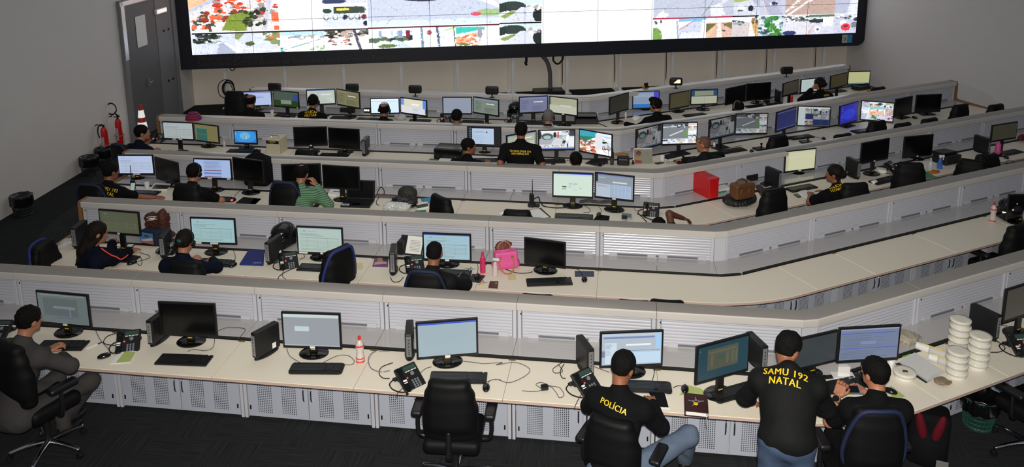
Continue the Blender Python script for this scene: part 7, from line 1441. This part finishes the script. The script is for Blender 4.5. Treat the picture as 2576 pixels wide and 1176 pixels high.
# ---------------------------------------------------------------- people
SK1 = mat('light_brown_skin', rgb(168, 112, 84), .5, noise=.04, scale=30); SK2 = mat('brown_skin', rgb(140, 88, 62), .5, noise=.04, scale=30); SK3 = mat('dark_brown_skin', rgb(92, 54, 36), .5, noise=.04, scale=30)
c_blk = mat('black_cotton', rgb(14, 15, 18), .9, spec=.12, noise=.1, scale=60, bump=.2, bscale=25); c_jkt = mat('black_nylon_jacket', rgb(19, 20, 21), .75, spec=.15, noise=.08, scale=20, bump=.35, bscale=14); c_navy = mat('navy_cotton', rgb(13, 18, 34), .85, spec=.12, bump=.2, bscale=20)
c_gry = mat('grey_wool', rgb(66, 64, 64), .95, spec=.05, noise=.06, scale=120, bump=.2, bscale=20); c_grt = mat('grey_denim', rgb(58, 56, 56), .9, noise=.12, scale=40); c_jean = mat('blue_denim', rgb(58, 76, 104), .85, noise=.3, scale=9, bump=.2, bscale=60); c_jean2 = mat('light_blue_denim', rgb(92, 108, 130), .85, noise=.25, scale=9, bump=.2, bscale=60)
m_hair = mat('black_hair', rgb(13, 11, 10), .8, spec=.15, noise=.3, scale=150, bump=.5, bscale=120); m_hairb = mat('dark_brown_hair', rgb(20, 13, 10), .7, spec=.2, noise=.3, scale=120, bump=.5, bscale=90); m_hairg = mat('grey_hair', rgb(112, 108, 104), .9, spec=.1, noise=.3, scale=140, bump=.4, bscale=120)
m_eye = mat('eye_white', rgb(190, 176, 166), .4); m_iris = mat('brown_iris', rgb(30, 18, 12), .1)
c_str = bpy.data.materials.new('green_striped_cotton'); c_str.use_nodes = True
def _st():
    nt = c_str.node_tree; b = nt.nodes['Principled BSDF']; tc = nt.nodes.new('ShaderNodeTexCoord'); sp = nt.nodes.new('ShaderNodeSeparateXYZ'); m1 = nt.nodes.new('ShaderNodeMath'); m1.operation = 'MULTIPLY'; m1.inputs[1].default_value = 1/.025
    m2 = nt.nodes.new('ShaderNodeMath'); m2.operation = 'FRACT'; m3 = nt.nodes.new('ShaderNodeMath'); m3.operation = 'LESS_THAN'; m3.inputs[1].default_value = .22; mx = nt.nodes.new('ShaderNodeMix'); mx.data_type = 'RGBA'; mx.inputs[6].default_value = (*rgb(100, 142, 108), 1); mx.inputs[7].default_value = (*rgb(34, 50, 40), 1)
    nt.links.new(tc.outputs['Object'], sp.inputs[0]); nt.links.new(sp.outputs[2], m1.inputs[0]); nt.links.new(m1.outputs[0], m2.inputs[0]); nt.links.new(m2.outputs[0], m3.inputs[0]); nt.links.new(m3.outputs[0], mx.inputs[0]); nt.links.new(mx.outputs[2], b.inputs['Base Color']); b.inputs['Roughness'].default_value = .85
_st()
def V3(*a): return Vector(a)
def hand_mesh(wr, d, side, curl=.5, h=.0045):
    """wrist, forearm direction, +1 right / -1 left; palm down"""
    d = d.normalized(); up = V3(0, 0, 1); rt = d.cross(up)
    rt = rt.normalized() if rt.length > .2 else V3(1, 0, 0); n_ = rt.cross(d)
    def L_(x, y, z): return wr+rt*x+d*y+n_*z
    Rm = Matrix((rt, d, n_)).transposed().to_4x4(); s = Sdf(.009)
    s.cap(wr-d*.04, L_(0, .01, 0), .024, .022); s.rbox(L_(0, .05, 0), (.028, .03, .002), .011, Rm)
    for i, (x, l, a) in enumerate(((-.031, .068, -.1), (-.0105, .078, -.03), (.0105, .073, .04), (.031, .058, .12))):
        x *= 1; c1 = curl*(.7+.12*i); p = L_(x, .082, 0); l1, l2, l3 = l*.45, l*.32, l*.25
        q = p+(rt*math.sin(a)+d*math.cos(c1*.5)-n_*math.sin(c1*.5))*l1; r_ = q+(rt*math.sin(a)+d*math.cos(c1*1.3)-n_*math.sin(c1*1.3))*l2; e = r_+(d*math.cos(c1*2)-n_*math.sin(c1*2))*l3
        s.cap(p-d*.02, q, .0095, .0088, .004); s.cap(q, r_, .0088, .008, .004); s.cap(r_, e, .008, .007, .004)
    sx = -side; p = L_(sx*.026, .022, -.004); q = L_(sx*.052, .052, -.012); e = L_(sx*.056, .084, -.022); s.cap(p, q, .013, .010, .008); s.cap(q, e, .010, .008, .004)
    return s.mesh(h)
PEOPLE = []
def person(lb, hp, hz=1.22, rz=0, turn=0, nod=.2, shirt=c_blk, legs=c_jean, skin=SK2, hair='short', hm=None, arms=None, sleeve=1., res=.014, lean=.16, zp=.53, sw=.175, foot=None, stand=False, headset=None, text=None, lower=True, collar=True, k=.05, bulk=1., knees=None, tilt=0, hunch=0):
    hm = hm or m_hair; base = at(hp, hz); base.z = 0; t = thing('person', lb, 'person', base, rz)
    W2L = (Matrix.Translation(base) @ Matrix.Rotation(rz, 4, 'Z')).inverted()
    def loc_(q):
        if len(q) == 2 and isinstance(q[0], tuple): return W2L @ at(*q)
        return V3(*q)
    Hd = V3(0, 0, hz); Rh = Matrix.Rotation(turn, 4, 'Z') @ Matrix.Rotation(-nod, 4, 'X') @ Matrix.Rotation(tilt, 4, 'Y'); hh = lambda x, y, z: Hd+(Rh @ V3(x, y, z))
    Nb = Hd+V3(0, -.05-.15*lean-hunch*.6, -.175+hunch); Pv = V3(0, -lean, zp); ax_ = (Nb-Pv); ch = Pv+ax_*.64; be = Pv+ax_*.3
    Rt_ = Matrix.Rotation(-math.atan2(ax_.y, ax_.z), 4, 'X')
    sh = [Nb+V3(s_*sw, -.005, -.075) for s_ in (-1, 1)]
    def torso(s):
        s.ell(ch, (.165*bulk, .115*bulk, .20), Rt_); s.ell(be, (.150*bulk, .115*bulk, .17), Rt_); s.ell(Pv, (.165*bulk, .125*bulk, .12), Rt_)
        for q in sh: s.cap(Nb+V3(0, -.01, -.03), q, .055, .062)
        s.cap(sh[0], sh[1], .065)
    arms_ = []
    for i, s_ in enumerate((-1, 1)):
        a_ = (arms or [None, None])[i]
        if a_ is None: a_ = ((s_*.27, .08-.4*lean, hz-.50), (s_*.16, .30, .79))
        el, wr = loc_(a_[0]), loc_(a_[1]); u = el-sh[i]; el = sh[i]+u.normalized()*min(max(u.length, .24), .33); u = wr-el; wr = el+u.normalized()*min(max(u.length, .20), .29); arms_.append((sh[i], el, wr, a_[2] if len(a_) > 2 else .7))
    if stand: kn = [V3(s_*.11, -lean+.03, .50) for s_ in (-1, 1)]; an = [V3(s_*.12, -lean-.03, .09) for s_ in (-1, 1)]
    else: kn = [V3(s_*.15, -lean+.44, .52) for s_ in (-1, 1)]; an = [V3(s_*.15, -lean+.40, .09) for s_ in (-1, 1)]
    if knees: kn = [loc_(q) for q in knees[:2]]; an = [loc_(q) for q in knees[2:]]
    hp_ = [Pv+V3(s_*.09, 0, -.02) for s_ in (-1, 1)]
    # skin: one continuous figure
    s = Sdf(.02)
    s.ell(hh(0, -.008, .022), (.077, .096, .090), Rh); s.ell(hh(0, .026, -.045), (.058, .066, .066), Rh); s.cap(hh(0, .085, .0), hh(0, .105, -.028), .008, .013, .012); s.ell(hh(0, .078, -.088), (.022, .02, .018), Rh, .02)
    s.cap(hh(-.03, .082, .022), hh(.03, .082, .022), .011, None, .015); s.ell(hh(0, .088, -.058), (.022, .010, .009), Rh, .008)
    for sx in (-1, 1): s.ell(hh(sx*.079, -.004, -.012), (.010, .019, .032), Rh, .008)
    s.cap(hh(0, -.02, -.06), Nb, .052, .058, .03)
    n_ = len(s.p); torso(s)
    for S_, El, Wr, _ in arms_: s.cap(S_, El, .048, .040); s.cap(El, Wr, .041, .026)
    if lower:
        for a, b, c in zip(hp_, kn, an): s.cap(a, b, .085, .056); s.cap(b, c, .054, .036)
    s.p = s.p[:n_]+[(*q[:5], k if q[5] is None and i < 6 else q[5]) for i, q in enumerate(s.p[n_:])]
    parts = [s.mesh(res)]
    for i, (S_, El, Wr, cu) in enumerate(arms_): parts.append(hand_mesh(Wr, Wr-El, (-1, 1)[i], cu, .005 if res < .012 else .006))
    b_ = mkmesh('body', parts, skin, t)
    # shirt or jacket
    g = .012; s = Sdf(k); torso(s)
    for S_, El, Wr, _ in arms_:
        if sleeve >= 1: s.cap(S_, El, .053, .047, .03); s.cap(El, El+(Wr-El)*.93, .047, .036, .03)
        else: s.cap(S_, S_+(El-S_)*sleeve, .056, .053, .03)
    if collar: s.cap(Nb+V3(0, -.005, -.04), Nb+V3(0, .0, .025), .060, .062, .02)
    if stand: s.cut((0, 0, -1), -(zp-.06))
    v, f = s.mesh(res, g); r = np.random.RandomState(len(lb)); q = sum(np.sin(v@(r.randn(3)*a)+r.rand()*6)*b for a, b in ((14, .5), (22, .4), (35, .3), (60, .2))); v = v+(q*.0042)[:, None]*np.array([.6, 1, .6])
    sh_o = mkmesh('jacket' if sleeve >= 1 else 'shirt', [(v, f)], shirt, t)
    if lower:
        s = Sdf(.05).ell(Pv+V3(0, 0, -.02), (.165, .13, .12)); 
        for a, b, c in zip(hp_, kn, an): s.cap(a, b, .092, .064); s.cap(b, c+V3(0, 0, .02), .064, .052)
        v, f = s.mesh(res, .008); q = np.sin(v@np.array([30, 22, 45]))+np.sin(v@np.array([-41, 35, 18])); v = v+(q*.002)[:, None]; mkmesh('trousers', [(v, f)], legs, t)
        for a in an:
            v, f = Sdf(.02).ell(a+V3(0, .05, -.045), (.045, .13, .04)).ell(a+V3(0, -.01, -.02), (.042, .06, .06)).cut((0, 0, -1), -.001).mesh(.012); mkmesh('shoe', [(v, f)], m_blk, t)
    # hair
    if hair:
        s = Sdf(.02); hr = min(res, .011)
        if hair == 'shaved': s.ell(hh(0, -.014, .026), (.0785, .096, .0895), Rh)
        else: s.ell(hh(0, -.016, .034), (.086, .101, .094), Rh)
        s.ell(hh(0, -.04, -.02), (.068, .055, .048), Rh)
        if hair == 'wavy': s.ell(hh(0, .03, .10), (.06, .07, .045), Rh)
        if hair == 'long': s.cap(hh(0, -.06, -.02), hh(.0, -.105, -.20), .062, .055, .04); s.cap(hh(0, -.105, -.20), hh(.01, -.12, -.34), .05, .022, .03); s.cap(hh(.06, .02, -.02), hh(.05, -.05, -.15), .025, .03, .03)
        if hair == 'bun': s.ell(hh(0, -.105, .0), (.045, .04, .05), Rh); s.cap(hh(-.05, -.05, -.04), hh(-.06, -.04, -.14), .022, .012)
        s.hole(hh(0, .125, -.045), (.092, .085, .098), Rh)
        for sx in (-1, 1): s.hole(hh(sx*.088, .005, -.03), (.02, .03, .042), Rh)
        if hair == 'balding': s.hole(hh(0, -.045, .125), (.078, .10, .085), Rh)
        if hair == 'crown': s.hole(hh(0, -.05, .125), (.042, .045, .042), Rh)
        v, f = s.mesh(hr); rh = np.random.RandomState(len(lb)); qh = sum(np.sin(v@(rh.randn(3)*a)+rh.rand()*6)*b for a, b in ((60, .5), (100, .5), (180, .4), (260, .3))); v = v+(v-np.array(hh(0, 0, 0)))*(qh*.028)[:, None]; mkmesh('hair', [(v, f)], hm, t)
        if hair == 'bun': bm = BM(); box(bm, -.02, .02, -.006, .006, -.012, .012, Matrix.Translation(hh(.02, -.14, .02))); obj('hair_clip', bm, mat('teal_clip', rgb(50, 100, 95), .3), t)
    for sx in (-1, 1):
        bm = BM(); bmesh.ops.create_uvsphere(bm, u_segments=12, v_segments=8, radius=.0105, matrix=Matrix.Translation(hh(sx*.029, .0735, .002))); e_ = obj('eye', bm, m_eye, t, smooth=True)
        bm = BM(); bmesh.ops.create_uvsphere(bm, u_segments=10, v_segments=6, radius=.0065, matrix=Matrix.Translation(hh(sx*.029, .0795, .002))); obj('iris', bm, m_iris, e_, smooth=True)
    if headset:
        bm = BM(); tube(bm, [hh(.094*math.cos(a), -.005, .0+.125*math.sin(a)) for a in [PI*i/10 for i in range(11)]], .006, 6); hs = obj('headset_band', bm, headset, t, smooth=True)
        for sx in (-1, 1): bm = BM(); lathe(bm, [(.03, -.01), (.034, 0), (.03, .012)], 16, Matrix.Translation(hh(sx*.093, -.004, -.01)) @ Rh @ Matrix.Rotation(PI/2, 4, 'Y')); obj('ear_pad', bm, m_blk, hs, smooth=True)
    for (body_, p, wpx, roll) in text or ():
        bpy.context.view_layer.update(); me_ = sh_o.data; tree = BVHTree.FromPolygons([v_.co for v_ in me_.vertices], [p_.vertices for p_ in me_.polygons])
        o_ = W2L @ CAM; d_ = (W2L.to_3x3() @ ray(*p)).normalized(); hit, nn, _, dist = tree.ray_cast(o_, d_)
        if hit is None: print('TEXT MISS', body_); continue
        nn = V3(0, 0, 0)
        for dx, dz in ((0, 0), (12, 0), (-12, 0), (0, 8), (0, -8)):
            h2, n2, _, _ = tree.ray_cast(o_, (W2L.to_3x3() @ ray(p[0]+dx, p[1]+dz)).normalized()); nn += n2 if n2 else V3(0, 0, 0)
        nn.normalize(); rt = V3(1, 0, 0); rt = (rt-nn*rt.dot(nn)).normalized(); up = nn.cross(rt); up = -up if up.z < 0 else up
        rt, up = rt*math.cos(roll)+up*math.sin(roll), up*math.cos(roll)-rt*math.sin(roll)
        wid = wpx/F*dist*1.0; lines_ = body_.split('|'); me = None
        ms_ = [text_mesh(l_, .1, 0, 'CENTER', 1.12, 0, 4) for l_ in lines_]; w0 = max(max(v_.co.x for v_ in m_.vertices)-min(v_.co.x for v_ in m_.vertices) for m_ in ms_); sc = wid/w0
        for li, m_ in enumerate(ms_):
            bm = BM(); bm.from_mesh(m_)
            for dx_ in (.0025, .005): n0 = len(bm.verts); bm.from_mesh(m_); bm.verts.ensure_lookup_table(); bmesh.ops.translate(bm, vec=(dx_, 0, 0), verts=bm.verts[n0:])
            bmesh.ops.triangulate(bm, faces=bm.faces); bmesh.ops.subdivide_edges(bm, edges=[e for e in bm.edges if e.calc_length()*sc > .012], cuts=2)
            for v_ in bm.verts:
                x = v_.co.x*sc; y = (v_.co.y-.035)*sc*1.15-(li-(len(ms_)-1)/2)*.105*sc; q = hit+rt*x+up*y+nn*.12; h2, _, _, _ = tree.ray_cast(q, -nn); v_.co = (h2 if h2 else hit+rt*x+up*y)+nn*.0035
            obj('back_lettering', bm, m_yel, sh_o)
    PEOPLE.append((lb[:34], round(hz, 2))); return t, base, W2L
G1 = crop(0, 700, .40455)
def atc(pr, base, rz, lb, back=.16, dz=1., tw=0):
    f = V3(-math.sin(rz), math.cos(rz), 0); return inst(pr, base-f*back, rz+tw, lb, 'black office chairs', (1, 1, dz))
# front row
_, b, _ = person('man in grey sweater and trousers typing at the left end of the front row', G1(182, 262), 1.24, -.25, -.15, .25, c_gry, c_grt, SK1, 'short', arms=[None, ((G1(440, 545), .84), (G1(365, 465), .78), .9)], res=.010, lean=.24, knees=((-.1, .24, .53), (G1(560, 640), .50), (-.05, .22, .09), (G1(430, 860), .10)))
chair(ch_a, G1(15, 415), 'black armchair on chrome base under the man in the grey sweater', 0, d=1.38, rz=-.4)
_, b, _ = person('seated police officer in black shirt and jeans with yellow POLÍCIA on his back', T(478, 240), 1.24, -.30, -.35, .45, c_blk, c_jean2, SK2, 'short', arms=[((-.26, .02, .85), (-.1, .28, .80)), ((T(830, 800), .80), (T(735, 545), .79), .6)], res=.010, lean=.22, sleeve=1, text=[('POLÍCIA', T(380, 605), 66, -.20)], knees=((-.12, .22, .53), (T(1090, 880), .52), (-.1, .2, .09), (T(1050, 1120), .1)))
chair(ch_a, T(345, 735), 'black high-backed armchair under the seated police officer', 0, d=1.40, rz=-.35)
_, b, _ = person('standing man leaning on the desk in black jacket with SAMU 192 NATAL', SS(455, 158), 1.46, -.12, -.8, .45, c_jkt, c_jean, SK2, 'short', arms=[((-.28, -.02, 1.03), (-.20, .26, .82), .3), ((.29, -.02, 1.03), (.20, .26, .82), .3)], res=.011, lean=.34, zp=.97, stand=True, sw=.185, bulk=1.12, hunch=.055, text=[('SAMU 192|NATAL', SS(420, 400), 95, -.10)])
_, b, _ = person('man in black polo shirt using a phone at the front row corner', SS(1190, 370), 1.26, .12, .5, .15, c_blk, c_blk, SK1, 'short', arms=[((SS(800, 790), .80), (SS(868, 590), .93), 1.1), ((.26, .06, .88), (SS(1100, 530), .92), 1.1)], res=.010, lean=.14, sleeve=.75, knees=((-.12, .3, .53), (.12, .3, .53), (-.12, .28, .09), (.12, .28, .09)))
chair(ch_b, SS(1240, 688), 'black armchair with dark blue back edge under the man in the black polo shirt', 0, d=1.30, rz=.12)
wr = at(SS(866, 598), .93); t = thing('wristwatch', 'black wristwatch on the left wrist of the man in the polo shirt', 'watch', wr); bm = BM(); lathe(bm, [(.030, -.012), (.033, -.008), (.033, .008), (.030, .012)], 20, TR(rx=.5, ry=.2), cap=False); obj('watch_strap', bm, m_blk, t, smooth=True); bm = BM(); lathe(bm, [(.022, .028), (.022, .038)], 16, TR(rx=.7, ry=-.4)); obj('watch_case', bm, m_gblk, t)
ph2 = at(SS(985, 512), .95); t = thing('smartphone', 'silver phone held between the hands of the man in the polo shirt', 'phone', ph2, .1); bm = BM(); box(bm, -.07, .07, -.035, .035, -.004, .004, TR(rx=.4), bev=.002); obj('phone_body', bm, m_silver, t); bm = BM(); box(bm, -.06, .06, -.03, .03, .004, .0045, TR(rx=.4)); obj('phone_screen', bm, m_off, t)
# second row
pt, b, W_ = person('long-haired woman in navy jacket with orange piping, second row', V(990, 570), 1.18, -.75, -.1, .3, c_navy, c_navy, SK1, 'long', m_hairb, arms=[((-.2, .15, .83), (V(1190, 690), .84), .4), ((V(1230, 930), .80), (V(1430, 820), .79), .4)], lean=.16, sleeve=1, bulk=.92)
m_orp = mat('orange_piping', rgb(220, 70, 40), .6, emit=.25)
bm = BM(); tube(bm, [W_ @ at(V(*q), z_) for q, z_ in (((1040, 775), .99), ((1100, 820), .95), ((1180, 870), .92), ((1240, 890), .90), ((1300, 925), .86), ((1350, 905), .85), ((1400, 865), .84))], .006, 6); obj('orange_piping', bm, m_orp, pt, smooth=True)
_, b, _ = person('woman with hair clip and headset in navy jacket, second row', E(1820, 575), 1.16, -.1, 0, .3, c_navy, c_navy, SK1, 'bun', m_hairb, lean=.16, headset=m_blk, bulk=.95, arms=[None, ((E(2130, 830), .82), (E(2090, 760), .80))])
chair(ch_c, E(1795, 785), 'black chair under the woman with the hair clip', 1, d=1.30)
_, b, _ = person('crop-haired man in black jacket at the light blue monitor, second row', FF(1925, 455), 1.20, -.08, 0, .35, c_jkt, c_jean, SK2, 'shaved', lean=.18, arms=[None, ((FF(2230, 770), .82), (FF(2215, 690), .80))])
chair(ch_b, FF(1822, 632), 'black chair with dark blue back edge under the crop-haired man', 1, d=1.36)
# third row
_, b, _ = person('leftmost man of the third row in black T-shirt with yellow lettering', I(375, 690), 1.18, -.08, -.4, .2, c_blk, c_jean, SK2, 'short', sleeve=.7, lean=.16, text=[('SAMU 192|NATAL', I(345, 878), 44, -.12)], arms=[None, ((.27, .1, .82), (I(740, 935), .79), .6)])
chair(ch_b, I(165, 815), 'black chair under the leftmost man of the third row', 2, d=1.25)
_, b, _ = person('man with headset and black shirt at the striped web page, third row', I(1175, 700), 1.20, -.15, -.2, .2, c_blk, c_jean, SK1, 'short', sleeve=.6, lean=.16, headset=m_blk, arms=[None, ((.29, .06, .84), (I(1385, 935), .79), .5)])
chair(ch_c, I(1080, 812), 'black chair behind the man with the headset, third row', 2, d=1.25)
_, b, _ = person('man in green striped shirt with a hand to his ear, third row', K(570, 270), 1.20, -.1, 0, .3, c_str, c_jean, SK1, 'crown', lean=.17, sleeve=1, arms=[None, ((K(850, 620), .84), (K(745, 410), 1.06), .9)])
chair(ch_b, K(350, 376), 'black chair with thin blue edge behind the man in stripes', 2, d=1.20)
PX_ = at(G(1462, 450), .74).x; eP = onpl(G(1545, 350), rowpt(2, -1, 1.02), V3(0, 1, 0)).z; wP = onpl(G(1665, 462), rowpt(2, -1, .98), V3(0, 1, 0)).z
person('person slumped over the third-row desk with one dark arm raised', px((PX_, YR[2]-1.12, .81)), .81, 0, 0, .9, c_navy, c_jean, SK3, 'short', lean=.10, zp=.42, sleeve=.5, lower=False, sw=.17, hunch=.17, arms=[((-.2, .2, .70), (-.1, .3, .66)), ((G(1545, 350), eP), (G(1665, 462), wP), .8)])
_, b, _ = person('woman with glasses in black T-shirt with POLÍCIA TÉCNICA on her back', H(925, 118), 1.18, ANG-.05, .7, .1, c_blk, c_jean, SK2, 'bun', m_hairb, lean=.13, sleeve=.7, bulk=.9, text=[('POLÍCIA|TÉCNICA', H(940, 228), 34, -.05)], arms=[((H(765, 325), .84), (H(740, 270), .80)), None])
chair(ch_c, H(1105, 192), 'rounded black chair behind the woman in the black T-shirt', 2, d=1.45, rz=ANG-.3)
# fourth row
_, b, _ = person('man in navy shirt in profile beside the traffic cone, fourth row', I(675, 320), 1.18, -.3, -.75, .05, c_navy, c_navy, SK1, 'short', lean=.16)
chair(ch_b, I(440, 432), 'black and dark blue chair at the left end of the fourth row', 3, d=1.30, rz=-.4)
person('dark-haired man in profile facing right, beside the printer', L(540, 765), 1.12, -.25, -1.15, .15, c_blk, c_jean, SK2, 'short', lean=.10, zp=.46)
person('standing man in black T-shirt with TECNOLOGIA DA INFORMAÇÃO', L(1135, 585), 1.50, 0, .08, .15, c_blk, c_jean, SK2, 'short', stand=True, zp=.86, lean=.10, sleeve=.72, sw=.20, bulk=1.12, res=.012, text=[('TECNOLOGIA DA|INFORMAÇÃO', L(1122, 832), 54, 0)], arms=[((L(900, 945), 1.13), (-.22, .20, 1.05)), ((L(1362, 945), 1.13), (.22, .20, 1.05))])
person('black-haired person low behind the third ledge, only the head showing', L(1757, 925), 1.04, -.05, .3, .3, c_blk, c_jean, SK2, 'short', lean=.12, zp=.42, lower=False)
_, b, _ = person('bald man in black jacket holding a joystick, fourth row', M(1090, 785), 1.16, ANG-.2, .95, .2, c_jkt, c_jean, SK1, 'shaved', mat('stubble_hair', rgb(98, 66, 50), .7), lean=.14, arms=[((M(1010, 945), .84), (M(905, 945), .82), 1.2), None])
chair(ch_c, M(1215, 868), 'black chair behind the bald man of the fourth row', 3, z=.98, rz=ANG-.2)
# rearmost row
person('balding man in black before the lilac page, rearmost row', J(270, 395), 1.20, 0, 0, .2, c_blk, c_blk, SK2, 'balding', lean=.14, res=.016)
person('officer in black with yellow POLÍCIA MILITAR lettering, rearmost row', J(868, 400), 1.22, -.1, .05, .1, c_blk, c_blk, SK2, 'short', lean=.12, res=.016, headset=m_blk, text=[('POLÍCIA|MILITAR', J(836, 515), 31, .12)])
person('bald man with headphones before the bright white-blue monitor', J(1545, 480), 1.16, 0, -.1, .2, c_blk, c_blk, SK2, 'balding', lean=.14, res=.016, headset=m_blk)
person('dark head low before the blank grey-blue monitor, rearmost row', L(405, 425), 1.14, 0, -.1, .2, c_blk, c_blk, SK2, 'short', lean=.12, res=.016, zp=.48)
person('grey-haired man with headphones, rearmost row', L(1445, 430), 1.16, 0, 0, .2, c_blk, c_blk, SK1, 'short', m_hairg, lean=.12, res=.016, headset=m_blk)
person('dark-haired man with headset reaching left, rearmost row', M(605, 385), 1.22, ANG-.1, .7, .2, c_blk, c_blk, SK1, 'wavy', lean=.12, res=.016, headset=m_blk, arms=[((-.28, .08, .84), (M(190, 530), .84)), None])
person('person with silver headphones behind the fourth ledge', M(1445, 412), 1.08, ANG, .1, .2, c_blk, c_blk, SK2, 'crown', lean=.12, res=.016, headset=m_silver, zp=.46)
person('woman in black before the white text page, rearmost row', N(230, 232), 1.18, ANG-.2, .5, .1, c_blk, c_blk, SK1, 'bun', m_hairb, lean=.12, res=.016, text=[('SAMU', N(300, 340), 16, .1)], arms=[((-.25, .1, .86), (-.05, .14, 1.05)), None])
